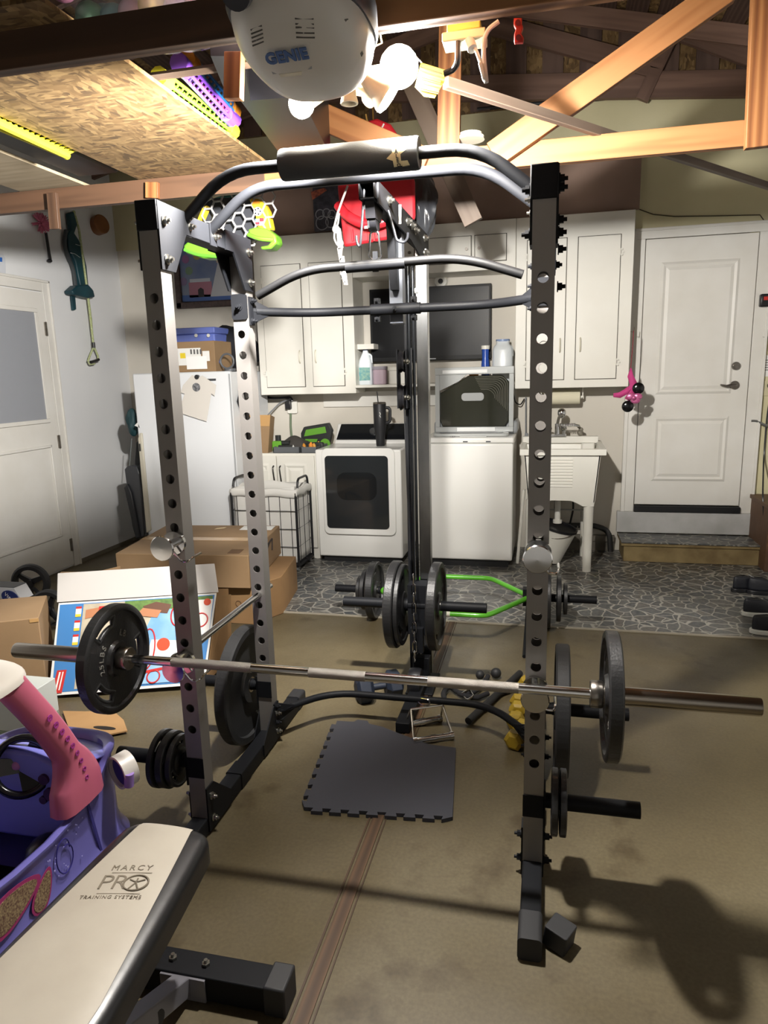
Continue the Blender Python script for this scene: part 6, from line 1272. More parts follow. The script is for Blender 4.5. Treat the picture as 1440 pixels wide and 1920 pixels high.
for dx_, dz_, r in ((-.016, .012, .018), (.016, .012, .016), (-.012, -.014, .015), (.012, -.014, .013)): MB().cyl((cx0+.205+dx_, 1.475, .365+dz_), (cx0+.205+dx_, 1.469, .365+dz_), r, n=12).build('butterfly_sticker', mat('deep_purple_sticker', '#421f5e', .4), car)
# roof pillars: front pair sweep up and back into the roof, rear pair upright
def pillar(pts, w, d, name='roof_pillar'):
    P = rounded([V(p) for p in pts], .16, 8); n = len(P); vv = []
    for i, p in enumerate(P):
        k = i/(n-1); t_ = (P[min(i+1, n-1)]-P[max(i-1, 0)]).normalized(); s = V((1, 0, 0)); s = (s-t_*s.dot(t_)).normalized(); u_ = t_.cross(s); ww = w[0]+(w[1]-w[0])*k; dd_ = d[0]+(d[1]-d[0])*min(1, k*2.2)
        for a in range(12): an = 2*PI*a/12; c_, s_ = math.cos(an), math.sin(an); vv.append(p+s*ww*math.copysign(abs(c_)**.6, c_)+u_*dd_*math.copysign(abs(s_)**.6, s_))
    return MB().add(vv, [(i*12+j, i*12+(j+1) % 12, (i+1)*12+(j+1) % 12, (i+1)*12+j) for i in range(n-1) for j in range(12)]+[tuple(range(12)), tuple(range((n-1)*12, n*12))]).build(name, PNK, car, ang=60)
ZR = .750
pillar([(cx0+.205, 1.53, .32), (cx0+.205, 1.53, .44), (cx0+.205, 1.45, .60), (cx0+.20, 1.35, ZR+.01)], (.040, .030), (.090, .036))
pillar([(cx0-.205, 1.53, .32), (cx0-.205, 1.53, .44), (cx0-.205, 1.45, .60), (cx0-.20, 1.35, ZR+.01)], (.040, .030), (.090, .036))
pillar([(cx0+.185, 1.02, .32), (cx0+.175, 1.00, .55), (cx0+.15, 1.04, ZR)], (.03, .026), (.05, .03)); pillar([(cx0-.185, 1.02, .32), (cx0-.175, 1.00, .55), (cx0-.15, 1.04, ZR)], (.03, .026), (.05, .03))
def roof(u, v):
    a = 2*PI*v; s_ = .55; r = min(1, u*1.0); x, y = math.copysign(abs(math.cos(a))**s_, math.cos(a))*.245, math.copysign(abs(math.sin(a))**s_, math.sin(a))*.225
    k = math.sin(r*PI/2); return (cx0+x*k, 1.22+y*k, ZR+.015+.05*math.cos(r*PI/2)**.7)
RW = mat('white_toy_plastic', '#d8d3cb', .35); b = MB(); b.grid(roof, 12, 40); b.grid(lambda u, v: (roof(1, v)[0]+(cx0-roof(1, v)[0])*u*.3, roof(1, v)[1]+(1.22-roof(1, v)[1])*u*.3, ZR+.015-.03*math.sin(u*PI/2)), 5, 40)
b.grid(lambda u, v: (cx0+(roof(1, v)[0]-cx0)*.7*u, 1.22+(roof(1, v)[1]-1.22)*.7*u, ZR-.015), 2, 40); b.build('roof', RW, car, ang=60)
# steering wheel, column, headlights, wheels, seat
sc = V((cx0+.06, 1.40, .385)); sc = PY(42, 1437, 1.50); cx_s = sc.x; ax_ = V((.35, -.86, .36)).normalized(); x_, y_, _ = frame(ax_)
sw_ = MB().tube(arc(sc, .078, 0, 2*PI, 32, x_, y_), .0115, 10, closed=True).build('steering_wheel', mat('glossy_black_plastic', '#0e0e10', .2), car, ang=60)
b = MB()
for a in (.9, 3.1, 5.1): u = x_*math.cos(a)+y_*math.sin(a); s = (-x_*math.sin(a)+y_*math.cos(a)); b.slab([sc-ax_*.02+s*.018, sc+u*.074+s*.026-ax_*.004, sc+u*.074-s*.026-ax_*.004, sc-ax_*.02-s*.018], ax_*.008)
b.build('spokes', mat('glossy_black_plastic', '#0e0e10', .2), sw_)
cz_ = V((cx0+.10, 1.50, .40)); MB().cyl(sc-ax_*.015, sc-ax_*.09, .024, .030, n=16).build('steering_column', mat('sky_blue_plastic', '#5f8cc8', .35), car); MB().sph(sc-ax_*.005+V((-.02, 0, .0)), .014).build('pink_knob', mat('light_pink_plastic', '#b87ab4', .35), car)
for s_ in (1, -1):
    c = V((cx0+s_*.248, 1.655, .335)); d = V((s_*.45, .88, .05)).normalized(); hl = MB().lathe([(.044, 0), (.052, .0), (.053, .045), (.046, .047)], c, d, 28, close=True).build('headlight', RW, car); MB().cyl(c+d*.012, c+d*.02, .046, n=24).build('headlight_back', PURD, hl)
    MB().cyl(c+V((s_*.045, -.01, -.03)), c+V((s_*.050, -.01, .012)), .014, n=12).build('lilac_knob', mat('lilac_knob', '#9a7cc8', .35), car)
for (x, y) in ((cx0-.19, 1.66), (cx0+.17, 1.66), (cx0-.19, 1.10), (cx0+.17, 1.10)): MB().lathe([(.02, -.03), (.06, -.032), (.068, -.02), (.068, .02), (.06, .032), (.02, .03)], (x, y, .068), (1, 0, 0), 24).build('wheel', BLK, car)
MB().slab([(cx0-.17, 1.02, .12), (cx0+.17, 1.02, .12), (cx0+.17, 1.22, .14), (cx0-.17, 1.22, .14)], (0, 0, .06)).slab([(cx0-.17, 1.00, .18), (cx0+.17, 1.00, .18), (cx0+.17, 1.04, .42), (cx0-.17, 1.04, .42)], (0, -.02, 0)).build('seat', PURD, car, bev=.015)
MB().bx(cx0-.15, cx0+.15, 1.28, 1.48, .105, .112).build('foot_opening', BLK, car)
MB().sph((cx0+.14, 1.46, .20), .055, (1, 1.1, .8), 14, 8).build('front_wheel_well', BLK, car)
# decals on the near side panel and pillar
xp = cx0+HWd+.0005
def side(y, z): return V((xp+.0, y, z))
MB().slab([(xp-.004, 1.575, .12), (xp-.004, 1.585, .12), (xp-.002, 1.55, .30), (xp-.002, 1.54, .30)], (.002, 0, 0)).build('door_seam', mat('seam_purple', '#3e3a86', .5), car)
def wing(c, L, W, an):
    pts = []; 
    for i in range(20):
        a = 2*PI*i/20; y = L*math.cos(a)*(1 if math.cos(a) > 0 else .9); z = W*math.sin(a)*(1-.35*math.cos(a)); pts.append((y*math.cos(an)-z*math.sin(an), y*math.sin(an)+z*math.cos(an)))
    return [V((xp+.001, c[0]+y, c[1]+z)) for y, z in pts]
GLT = mat('glitter_print', '#6b4a46', .3, .3, var='#c9b48a', vs_=220); RIM_ = mat('magenta_outline', '#a3356f', .4)
for c, L, W, an in (((1.235, .225), .085, .040, .10), ((1.335, .185), .052, .026, 1.0)):
    MB().slab(wing(c, L*1.18, W*1.25, an), (.001, 0, 0)).build('wing_outline', RIM_, car); MB().slab([p+V((.0012, 0, 0)) for p in wing(c, L, W, an)], (.001, 0, 0)).build('glitter_wing', GLT, car)
MB().tube([V((xp+.001, 1.42+.03*math.cos(a)+.010*a/6, .235+.045*math.sin(a)-.004*a)) for a in [i*.35 for i in range(24)]], .0018, 5).build('swirl_print', mat('indigo_print', '#2a2478', .4), car)
b = MB(); random.seed(4)
for i in range(26): y, z = random.uniform(1.36, 1.52), random.uniform(.17, .30); b.cyl((xp-.001, y, z), (xp+.001, y, z), random.choice((.0015, .002, .003)), n=6)
b.build('sparkle_print', mat('pale_sparkle', '#a9a4e0', .4), car, kind='stuff')
FLW = mat('magenta_flower_print', '#a03a8a', .4); b = MB()
pp = [(1.50, .615), (1.52, .598), (1.54, .582), (1.565, .562), (1.585, .540), (1.605, .515), (1.62, .488), (1.632, .460), (1.64, .43), (1.644, .405)]
for i in range(9):
    t_ = i/8; q_ = V((cx0+.205+.0335+.0055*t_, 1.425+.085*math.sin(t_*1.5)+.02*t_, .635-.235*t_)); b.lathe([(.004, 0), (.010-.0004*i, 0), (.010-.0004*i, .002), (.004, .002)], (q_.x, q_.y, q_.z), (1, 0, 0), 8, close=True)
b.build('flower_print', FLW, car, kind='stuff')
# ================================================================== BENCH
bn = thing('weight_bench', 'padded flat bench, worn white top and black sides, in the near left corner', 'weight bench', (-.86, .9, 0)); PZ_ = .45
yf, yn = 1.345, .16
def padf(y): # half widths of the whole pad and of its white stripe
    t = max(0, (yf-y)/(yf-.86)); t = min(t, 1.6); hw = .108+.042*min(1, t)**.8; ws = .062+.064*min(1, t)**.9; e = max(0, 1-(yf-y)/.05); hw *= math.sqrt(max(.0, 1-e*e*.45)); return hw, ws
def pcx(y): return -.868+.012*min(1.5, (yf-y)/.5)
def padsurf(u, v):
    y = yf-(yf-yn)*u**1.3 if True else 0; hw, ws = padf(y); a = PI*v; s_ = -math.cos(a); x = math.copysign(abs(s_)**.8, s_)*hw; z = PZ_-.075+.075*abs(math.sin(a))**.28; e = max(0, 1-(yf-y)/.04); z -= e*e*.028
    return (pcx(y)+x, y, z)
b = MB(); b.grid(padsurf, 40, 40); b.grid(lambda u, v: (padsurf(u, 0)[0]+(padsurf(u, 1)[0]-padsurf(u, 0)[0])*v, padsurf(u, 0)[1], PZ_-.075), 40, 4); b.grid(lambda u, v: (padsurf(0, v)[0], padsurf(0, v)[1], PZ_-.075+(padsurf(0, v)[2]-PZ_+.075)*u), 3, 40)
b.build('pad', mat('black_vinyl', '#151517', .33, bmp=.12, bs=40), bn, ang=60)
def top(x, y, dz=.0):
    hw, _ = padf(y); s_ = min(.999, abs(x/hw))**(1/.8); z = PZ_-.075+.075*(1-s_*s_)**.14; e = max(0, 1-(yf-y)/.04); return V((pcx(y)+x, y, z-e*e*.028+dz))
def stripe(u, v):
    y = yf-.002-(yf-.002-yn)*u**1.3; _, ws = padf(y); return top((2*v-1)*ws, y, .0018)
MB().grid(stripe, 44, 14).build('white_top_panel', mat('worn_white_vinyl', '#a8a194', .5, var='#9f978a', vs_=7, bmp=.2, bs=30), bn, ang=60)
PRT = mat('embossed_grey_print', '#6b6254', .6)
def onpadM(px, py): 
    p = PZ(px, py, PZ_); p2 = PZ(px+20, py, PZ_); r = (p2-p).normalized(); up = V((-r.y, r.x, 0)); return Matrix(((r.x, up.x, 0, p.x), (r.y, up.y, 0, p.y), (0, 0, 1, PZ_+.0022), (0, 0, 0, 1)))
MB().text('MARCY', .022, onpadM(248, 1629), .0005, sp=1.35).build('lettering', PRT, bn, 'grey embossed lettering MARCY')
MB().text('PR', .060, onpadM(213, 1657), .0006, off=-.0006, sp=.92).build('lettering', PRT, bn, 'grey embossed lettering PR')
MB().text('TRAINING SYSTEMS', .0125, onpadM(207, 1684), .0005, sp=1.2).build('lettering', PRT, bn, 'grey embossed lettering TRAINING SYSTEMS')
Mo = onpadM(255, 1657); b = MB(); b.tube([Mo @ V((.026*math.cos(2*PI*i/28), .022*math.sin(2*PI*i/28), 0)) for i in range(28)], .0022, 6, closed=True)
b.tube([Mo @ V(q_) for q_ in ((-.016, .010, 0), (-.004, .004, 0), (.004, .004, 0), (.017, .010, 0))], .0017, 5).tube([Mo @ V(q_) for q_ in ((0, .013, 0), (0, .001, 0), (-.010, -.017, 0))], .0017, 5).tube([Mo @ V(q_) for q_ in ((0, .001, 0), (.010, -.017, 0))], .0017, 5); b.build('round_emblem', PRT, bn)
for py, w in ((1638, .088), (1677, .092)):
    Mo = onpadM(248 if py < 1650 else 222, py); MB().add([Mo @ V(q_) for q_ in ((-w/2, -.0008, 0), (w/2, -.0008, 0), (w/2, .0008, 0), (-w/2, .0008, 0))], [(0, 1, 2, 3)]).build('printed_rule', PRT, bn)
GRYM = mat('silver_grey_frame', '#77767c', .4, .3)
MB().bx(-1.06, -.60, 1.28, 1.35, .004, .072).build('front_foot_tube', BLKM, bn, bev=.003); MB().bx(-.63, -.575, 1.275, 1.355, 0, .080).build('end_cap', RUB, bn, bev=.005); MB().bx(-1.10, -1.045, 1.275, 1.355, 0, .080).build('end_cap', RUB, bn, bev=.005)
MB().bx(-.90, -.78, 1.278, 1.352, .062, .067).bx(-.90, -.78, 1.274, 1.279, .004, .067).build('clamp_plate', GRYM, bn, bev=.001)
b = MB()
for x in (-.885, -.795): bolt(b, (x, 1.315, .067), (0, 0, 1), .010)
b.build('bolt', BOLT, bn)
MB().slab([(-.865, 1.28, .012), (-.82, 1.28, .012), (-.82, .62, .335), (-.865, .62, .335)], (0, .03, .04)).build('main_strut', GRYM, bn, bev=.003)
MB().bx(-.865, -.815, .10, 1.22, .335, .374).build('pad_rail', BLKM, bn); MB().slab([(-.865, .18, .34), (-.815, .18, .34), (-.815, .05, .004), (-.865, .05, .004)], (0, .05, 0)).build('rear_leg', GRYM, bn); MB().bx(-1.06, -.60, .04, .10, .004, .062).build('rear_foot_tube', BLKM, bn, bev=.003)
MB().cyl((-.99, 1.16, .09), (-.82, 1.14, .09), .022, n=16).build('roller_bar', RUB, bn)
MB().prism([(-1.245, 1.76), (-1.215, 1.785), (-1.19, 1.775), (-1.2, 1.75), (-1.225, 1.74)], .001, .005, 2).build('dry_leaf', mat('dry_leaf', '#8a5a2c', .8), None, 'small dry brown leaf on the floor by the toy car', 'leaf')
# ================================================================== OVERHEAD THINGS
B1, B2, B3 = V((-.405, 2.02, 2.30)), PY(565, 196, 2.05), PY(727, 180, 2.0)
a3 = V((.75, .25, -.6)).normalized()
# garage door opener
OY = 1.50; oc = PY(566, 92, OY); oz0 = PY(560, 180, OY).z
op = thing('garage_door_opener', 'round-fronted garage door opener with a frosted light cover, hung above the rack', 'garage door opener', (oc.x, OY, oz0))
hw = .134; oz0 += .018; otop = oz0+.17
def ocov(u, v):
    a = 2*PI*v; e = .75; r = math.sin(min(1, u)*PI/2)**.75 if u < 1 else 1; h = (1-math.cos(u*PI/2))**1.0
    return (oc.x+math.copysign(abs(math.cos(a))**e, math.cos(a))*hw*r, OY+.03+math.copysign(abs(math.sin(a))**e, math.sin(a))*.17*r, oz0+.115*h)
FROST = mat('frosted_lens', '#e8e4dc', .38, trans=.2, coat=.1); b = MB(); b.grid(ocov, 20, 48); b.build('light_cover', FROST, op, ang=60)
b = MB(); vv = []
def ring_(z, k): return [(oc.x+math.copysign(abs(math.cos(2*PI*i/48))**.75, math.cos(2*PI*i/48))*hw*k, OY+.03+math.copysign(abs(math.sin(2*PI*i/48))**.75, math.sin(2*PI*i/48))*.17*k, z) for i in range(48)]
for z, k in ((oz0+.113, 1.03), (oz0+.125, 1.06), (otop, 1.05), (otop+.06, .95), (otop+.10, .9)): vv += ring_(z, k)
b.add(vv, [(i*48+j, i*48+(j+1) % 48, (i+1)*48+(j+1) % 48, (i+1)*48+j) for i in range(4) for j in range(48)]+[tuple(range(48)), tuple(range(192, 240))]); b.build('motor_housing', mat('dark_housing', '#2d2f38', .45), op)
def surf(px, py, d=.0):
    """nearest point of the cover along a sight line, found by marching"""
    rr_ = _ray(px, py); t = 1.0
    for i in range(900):
        p = CAM+rr_*t; h = (p.z-oz0)/.115
        if 0 <= h <= 1:
            u = math.acos(max(-1, 1-h))/(PI/2); r = max(1e-3, math.sin(min(1, u)*PI/2)**.75); q = (abs((p.x-oc.x)/(hw*r))**(1/.75)*1)**2+(abs((p.y-OY-.03)/(.17*r))**(1/.75))**2
            if q <= 1: return p
        t += .002
    return None
def onlens(pts, m, nm, lab=None, lift=.0012):
    P = []
    for a, c in pts:
        p = surf(a, c)
        if p is None: return
        P.append(p)
    n = (P[1]-P[0]).cross(P[2]-P[0]).normalized(); n = n if n.dot(CAM-P[0]) > 0 else -n; MB().slab([p+n*.0008 for p in P], n*lift).build(nm, m, op, lab)
VS = mat('vent_dark', '#55534f', .6)
for i in range(5):
    onlens([(470+i*.9, 54+i*7.4), (491+i*.9, 46+i*7.4), (492+i*.9, 48.5+i*7.4), (471+i*.9, 57+i*7.4)], VS, 'vent_slot'); onlens([(553+i*.6, 34+i*8.4), (588+i*.6, 35+i*8.4), (588+i*.6, 37.5+i*8.4), (553+i*.6, 37+i*8.4)], VS, 'vent_slot')
onlens([(484, 82), (582, 79), (585, 128), (512, 138)], mat('lens_label_recess', '#a3a6ac', .45), 'label_recess')
gm_ = surf(538, 103); g2 = surf(560, 101); g3 = surf(538, 95)
if gm_ and g2 and g3:
    r_ = (g2-gm_).normalized(); n_ = r_.cross((g3-gm_)).normalized(); n_ = n_ if n_.dot(CAM-gm_) > 0 else -n_; u_ = n_.cross(r_); c_ = gm_+n_*.005
    MB().text('GENIE', .030, Matrix(((r_.x, u_.x, n_.x, c_.x), (r_.y, u_.y, n_.y, c_.y), (r_.z, u_.z, n_.z, c_.z), (0, 0, 0, 1))) @ Matrix.Rotation(.06, 4, 'Z'), .0015, off=.0012, sp=1.05).build('lettering', mat('dusty_blue_letters', '#4f6da3', .5), op, 'blue letters GENIE')
onlens([(523, 138), (566, 133), (566, 139), (527, 143)], mat('shiny_strip', '#e8e2cf', .2), 'light_strip'); onlens([(645, 36), (651, 34), (680, 100), (677, 106)], VS, 'side_seam')
MB().cyl((oc.x-.07, OY-.16, oz0+.105), (oc.x-.07, OY-.12, oz0+.13), .028, n=20).build('round_port', mat('dark_port', '#3b3c44', .3), op)
for x in (-.13, .13): MB().bx(oc.x+x-.012, oc.x+x+.012, OY+.0, OY+.025, otop+.09, 2.9).build('hanger_strap', GALV, op)
MB().bx(oc.x-.02, oc.x+.02, -1.5, OY-.02, otop+.10, otop+.14).build('opener_rail', GALV, op)
t = thing('opener_bracket', 'small galvanised circuit bracket right of the opener at the top edge', 'bracket', PY(683, 20, 1.66)); MB().bx(PY(664, 10, 1.66).x, PY(695, 10, 1.66).x, 1.66, 1.70, PY(680, 28, 1.66).z, PY(680, -6, 1.66).z).build('bracket_plate', mat('dirty_metal', '#6d6a66', .4, .7, var='#4a4744', vs_=40), t)
for a, c in ((686, 15), (690, 22)): MB().cyl(PY(a, c, 1.66), PY(a, c, 1.66)+V((0, -.008, 0)), .005, n=10).build('screw', BOLT, t)
# lamp fixture between the bulbs
fxp = PY(668, 165, 2.04); lf = thing('ceiling_fixture', 'cream multi-socket lamp holder carrying the bulbs', 'lamp holder', fxp); CRM = mat('cream_socket', '#c9bda4', .5)
MB().cyl(fxp+V((0, 0, .0)), fxp+V((0, 0, .10)), .03, n=20).cyl(fxp+V((0, 0, .10)), fxp+V((0, 0, .12)), .055, n=24).build('fixture_stem', CRM, lf); MB().cyl(fxp+V((0, 0, .12)), V((fxp.x, fxp.y, 2.75)), .010, n=8).build('conduit_drop', GALV, lf)
MB().tube([fxp+V((.01, 0, .03)), (fxp+B1)/2+V((0, 0, .02)), B1+V((-.085, .04, -.03))], [.020, .017, .016], 12).build('socket_arm', CRM, lf); MB().tube([fxp, (fxp+B3)/2, B3-a3*.08], [.018, .018, .016], 12).build('socket_arm', CRM, lf); MB().tube([fxp, (fxp*.55+B2*.45)+V((0, 0, .02)), B2+V((.08, .02, .035))], [.018, .014, .014], 12).build('socket_arm', CRM, lf)
so = PY(655, 195, 2.0); MB().lathe([(.018, .085), (.020, .02), (.024, .006), (.024, 0), (.019, 0), (.015, .03)], so, (0, 0, 1), 20).build('empty_socket', CRM, lf)
MB().tube([PY(700, 30, 1.9), PY(712, 60, 1.95), PY(716, 80, 2.0), PY(700, 88, 2.0), PY(688, 80, 2.0)], .002, 6).build('pull_wire', mat('thin_wire', '#b79a6a', .4), lf)
# power strip, plugs, cords
YLW = mat('yellow_plastic_box', '#c9b24e', .4)
y1_ = 1.83; a = PY(840, 56, y1_); c = PY(902, 70, y1_); e0 = thing('junction_box', 'yellow outlet box with a cream cover under the near right joist', 'outlet box', ((a.x+c.x)/2, y1_, a.z))
MB().bx(a.x, c.x, y1_-.02, y1_+.04, PY(870, 64, y1_).z, PY(870, 44, y1_).z).build('box_shell', YLW, e0, bev=.003); MB().bx(PY(832, 70, y1_).x, PY(912, 72, y1_).x, y1_-.03, y1_+.035, PY(870, 84, y1_).z, PY(870, 66, y1_).z).build('outlet_cover', mat('cream_cover', '#cfc6a3', .4), e0, bev=.003)
MB().tube(rounded([PY(859, 78, y1_-.02), PY(859, 100, y1_-.02), PY(858, 118, y1_-.02), PY(850, 132, y1_), PY(832, 138, y1_)], .02, 4), [.011]*2+[.006]*50 if False else .007, 8).build('black_plug_cord', BLK, None, 'black plug and cord hanging from the yellow outlet box', 'plug')
t = thing('white_extension_lead', 'white plugs and looped lead hanging from the outlet box', 'extension lead', PY(905, 155, y1_)); WHC = mat('white_cord', '#cfccc6', .4)
MB().tube(rounded([PY(935, 40, y1_-.03), PY(915, 55, y1_-.03), PY(907, 75, y1_-.03), PY(907, 110, y1_-.03), PY(912, 155, y1_-.03)], .02, 4), .0055, 8).tube(rounded([PY(880, 82, y1_-.02), PY(892, 92, y1_-.03), PY(900, 115, y1_-.03), PY(908, 135, y1_-.03)], .02, 4), .0045, 8).build('lead', WHC, t); MB().cyl(PY(880, 76, y1_-.02), PY(886, 92, y1_-.03), .012, n=12).build('plug', WHC, t); MB().slab([PY(896, 116, y1_-.04), PY(904, 115, y1_-.04), PY(912, 150, y1_-.04), PY(904, 148, y1_-.04)], (0, .02, 0)).build('plug', WHC, t, bev=.003)
# yellow warning tag
tg = thing('warning_tag', 'yellow printed warning tag dangling right of the glaring bulb', 'tag', PY(805, 150, 1.95)); T4 = [(789, 117), (834, 131), (833, 152), (815, 184), (795, 181), (778, 163)]
MB().slab([PY(*q_, 1.95) for q_ in T4], (0, .002, 0)).build('tag_sheet', mat('yellow_card', '#d6c04a', .5), tg)
for i in range(7): 
    k = i/6; a, c = PY(787-4*k+1, 124+42*k, 1.949), PY(829-7*k, 137+38*k, 1.949); MB().slab([a, c, c+V((0, 0, -.003 if i not in (2, 5) else -.007)), a+V((0, 0, -.003 if i not in (2, 5) else -.007))], (0, -.001, 0)).build('printed_line', mat('tag_ink', '#4a431f', .8), tg)
MB().tube([PY(791, 118, 1.95), PY(782, 108, 1.97), PY(772, 96, 2.0)], .0015, 5).build('tag_string', PAPER, tg)
# red clip
rc = thing('red_clip', 'small red plastic clip hanging from the near joist at right', 'clip', PY(971, 80, 1.78)); RED = mat('red_plastic', '#b12a22', .4)
MB().slab([PY(a, c, 1.78) for a, c in ((963, 33), (979, 33), (978, 44), (981, 50), (977, 62), (982, 70), (981, 79), (964, 80), (964, 64), (967, 54), (963, 46))], (0, .012, 0)).build('clip_body', RED, rc, bev=.002); MB().cyl(PY(971, 42, 1.779), PY(971, 42, 1.770), .006, n=10).cyl(PY(972, 70, 1.779), PY(972, 70, 1.770), .006, n=10).build('clip_stud', mat('dark_red', '#7c1a16', .5), rc)
# bag of pastel balls on the near joist
random.seed(21)
pb = thing('bag_of_balls', 'clear bag of pastel plastic balls lying on the near joists', 'bag of balls', (-1.0, 1.98, ZC1+.02)); pcs = ['#c98ab0', '#b5a0c8', '#8fb9c4', '#c98a7a', '#d3b56e', '#8fc0a6', '#c27a92', '#d0a9b8']
def bagp(u, v):
    a = 2*PI*v; k = math.sin(PI*min(.98, max(.02, u)))**.35; return (-1.33+.62*u, 1.97+(.19+.01*math.sin(v*60+u*20))*math.cos(a)*k, 2.56+(.15+.008*math.sin(v*45-u*30))*math.sin(a)*k)
mbag = mat('clear_bag_film', '#e9e9ef', .12, alpha=.22); MB().grid(bagp, 30, 40).build('clear_film', mbag, pb, ang=80)
for i in range(26):
    px, py = random.uniform(105, 385), 0; u = (i % 9)/8; row = i//9
    MB().sph((-1.28+.065*(i % 9)+.02*(row % 2), 1.84+.10*row+random.uniform(-.01, .01), 2.47+random.uniform(0, .02)+(.05 if row != 1 else 0)), .042, n=14, m=10).build('plastic_ball', mat('ball_'+pcs[(i*5) % 8][1:], pcs[(i*5) % 8], .35), pb)
MB().tube([(-1.36, 1.80, ZC1+.03), (-.66, 1.80, ZC1+.03)], .012, 6).build('support_stick', LUMG, None, 'stick under the bag of balls on the joists', 'stick'); MB().tube([(-1.36, 2.12, ZC1+.03), (-.66, 2.12, ZC1+.03)], .012, 6).build('support_stick', LUMG, None, 'second stick under the back of the bag of balls', 'stick')
# bright toy lattice rails
def rail(p0, p1, m, me, label, r=.020):
    a, c = V(p0), V(p1); t = thing('toy_rail', label, 'toy rail', a, 'bright plastic toy rails on the joists'); d = (c-a); L = d.length; d.normalize(); x, y, _ = frame(d)
    for s1, s2 in ((1, 1), (1, -1), (-1, 1), (-1, -1)): MB().cyl(a+x*s1*r*.7+y*s2*r*.7, c+x*s1*r*.7+y*s2*r*.7, r*.28, n=8).build('long_rib', m, t)
    b = MB(); n = int(L/.03)
    for i in range(n):
        q0_, q1_ = a+d*(L*i/n), a+d*(L*(i+1)/n)
        for s in (1, -1): b.tube([q0_+x*s*r*.7-y*r*.7, q1_+x*s*r*.7+y*r*.7], r*.16, 5, cap=False); b.tube([q0_+y*s*r*.7-x*r*.7, q1_+y*s*r*.7+x*r*.7], r*.16, 5, cap=False)
    b.build('lattice', m, t); MB().cyl(c-d*.01, c+d*.045, r*1.35, n=10).build('end_cap', me, t); MB().cyl(a-d*.04, a+d*.01, r*1.45, n=10).build('end_cap', me, t)
TP, TRd, TBl, TG, TY, TO = [mat(n_, c_, .35) for n_, c_ in (('toy_purple', '#7a4ab8'), ('toy_red', '#c4302e'), ('toy_blue', '#2f7ac0'), ('toy_green', '#7cc02e'), ('toy_yellow', '#d8d02e'), ('toy_orange', '#d88a2e'))]
zr = ZC1+.04
rail(PZ(310, 152, zr), PZ(428, 240, zr), TG, TY, 'green lattice toy rail with yellow ends, nearest the strand board edge'); rail(PZ(345, 128, zr+.03), PZ(425, 215, zr+.02), TP, TP, 'purple lattice toy rail between the green and the red ones')
rail(PZ(352, 135, zr+.055), PZ(432, 217, zr+.045), TRd, TP, 'red lattice toy rail between the purple and the blue ones'); rail(PZ(360, 122, zr+.08), PZ(432, 202, zr+.07), TBl, TO, 'blue lattice toy rail with an orange end, farthest right')
# yellow frame with netting at far left
t = thing('yellow_net_frame', 'yellow plastic lattice frame with dark netting on the left joists', 'net frame', PZ(0, 225, ZC1+.02)); YF_ = mat('toy_yellow', '#d8d02e', .35); zq = ZC1-.012
MB().tube([PZ(-20, 222, zq), PZ(125, 290, zq)], .016, 8).tube([PZ(-20, 235, zq), PZ(120, 294, zq)], .006, 8).tube([PZ(-20, 205, zq+.03), PZ(60, 240, zq+.03), PZ(172, 292, zq+.03)], .008, 8).build('frame_tube', YF_, t); MB().sph(PZ(124, 291, zq), .016, n=12, m=8).build('end_ball', YF_, t)
b = MB(); n = 16
for i in range(n):
    k0, k1 = i/n, (i+1)/n; A_, B_2 = PZ(-20, 222, zq), PZ(125, 290, zq); C2, D2_ = PZ(-20, 190, zq+.05), PZ(165, 280, zq+.05)
    b.tube([A_.lerp(B_2, k0), C2.lerp(D2_, k1)], .003, 4, cap=False).tube([A_.lerp(B_2, k1), C2.lerp(D2_, k0)], .003, 4, cap=False)
b.build('netting', YF_, t)
# dark appliance cartons standing on the joists
DB = mat('black_glossy_carton', '#17171c', .35); t = thing('black_carton', 'tall black printed appliance carton on the joists right of the toy rails', 'carton', (-.86, 2.6, ZC1+.03))
bxa, bxb = PY(470, 200, 2.35), PY(520, 280, 2.9); zb2 = ZC1+.01
pts4 = [PZ(452, 190, zb2), PZ(535, 302, zb2+.0), PZ(535, 302, zb2)+V((.20, .02, 0)), PZ(452, 190, zb2)+V((.20, .02, 0))]
MB().slab([V((p.x, min(p.y, 2.98), zb2)) for p in pts4], (0, 0, .42)).build('carton_body', DB, t)
f0, f1 = pts4[0], V((pts4[1].x, min(pts4[1].y, 2.98), zb2)); dd_ = (f1-f0).normalized(); nrm_ = V((-dd_.y, dd_.x, 0))*-1
nrm_ = nrm_ if nrm_.dot(CAM-f0) > 0 else -nrm_
def onc(u0, u1, h0, h1, m, nm): L = (f1-f0).length; MB().slab([f0+dd_*L*u0+V((0, 0, h0))+nrm_*.001, f0+dd_*L*u1+V((0, 0, h0))+nrm_*.001, f0+dd_*L*u1+V((0, 0, h1))+nrm_*.001, f0+dd_*L*u0+V((0, 0, h1))+nrm_*.001], nrm_*.001).build(nm, m, t)
onc(.05, .32, .04, .20, PAPER, 'white_label'); onc(.62, .70, .02, .06, PAPER, 'white_sticker'); onc(.82, .92, .0, .06, mat('print_red', '#b5322e', .35), 'red_sticker'); onc(.40, .43, .04, .30, mat('grey_print', '#8b8b90', .6), 'printed_line')
t = thing('dark_carton', 'dark carton on the joists behind the toy rails beside the orange stub', 'carton', (-1.0, 2.3, ZC1)); MB().slab([PZ(395, 105, zb2+.0), PZ(455, 105, zb2), PZ(470, 190, zb2), PZ(430, 190, zb2)], (0, 0, .35)).build('carton_body', DB, t)
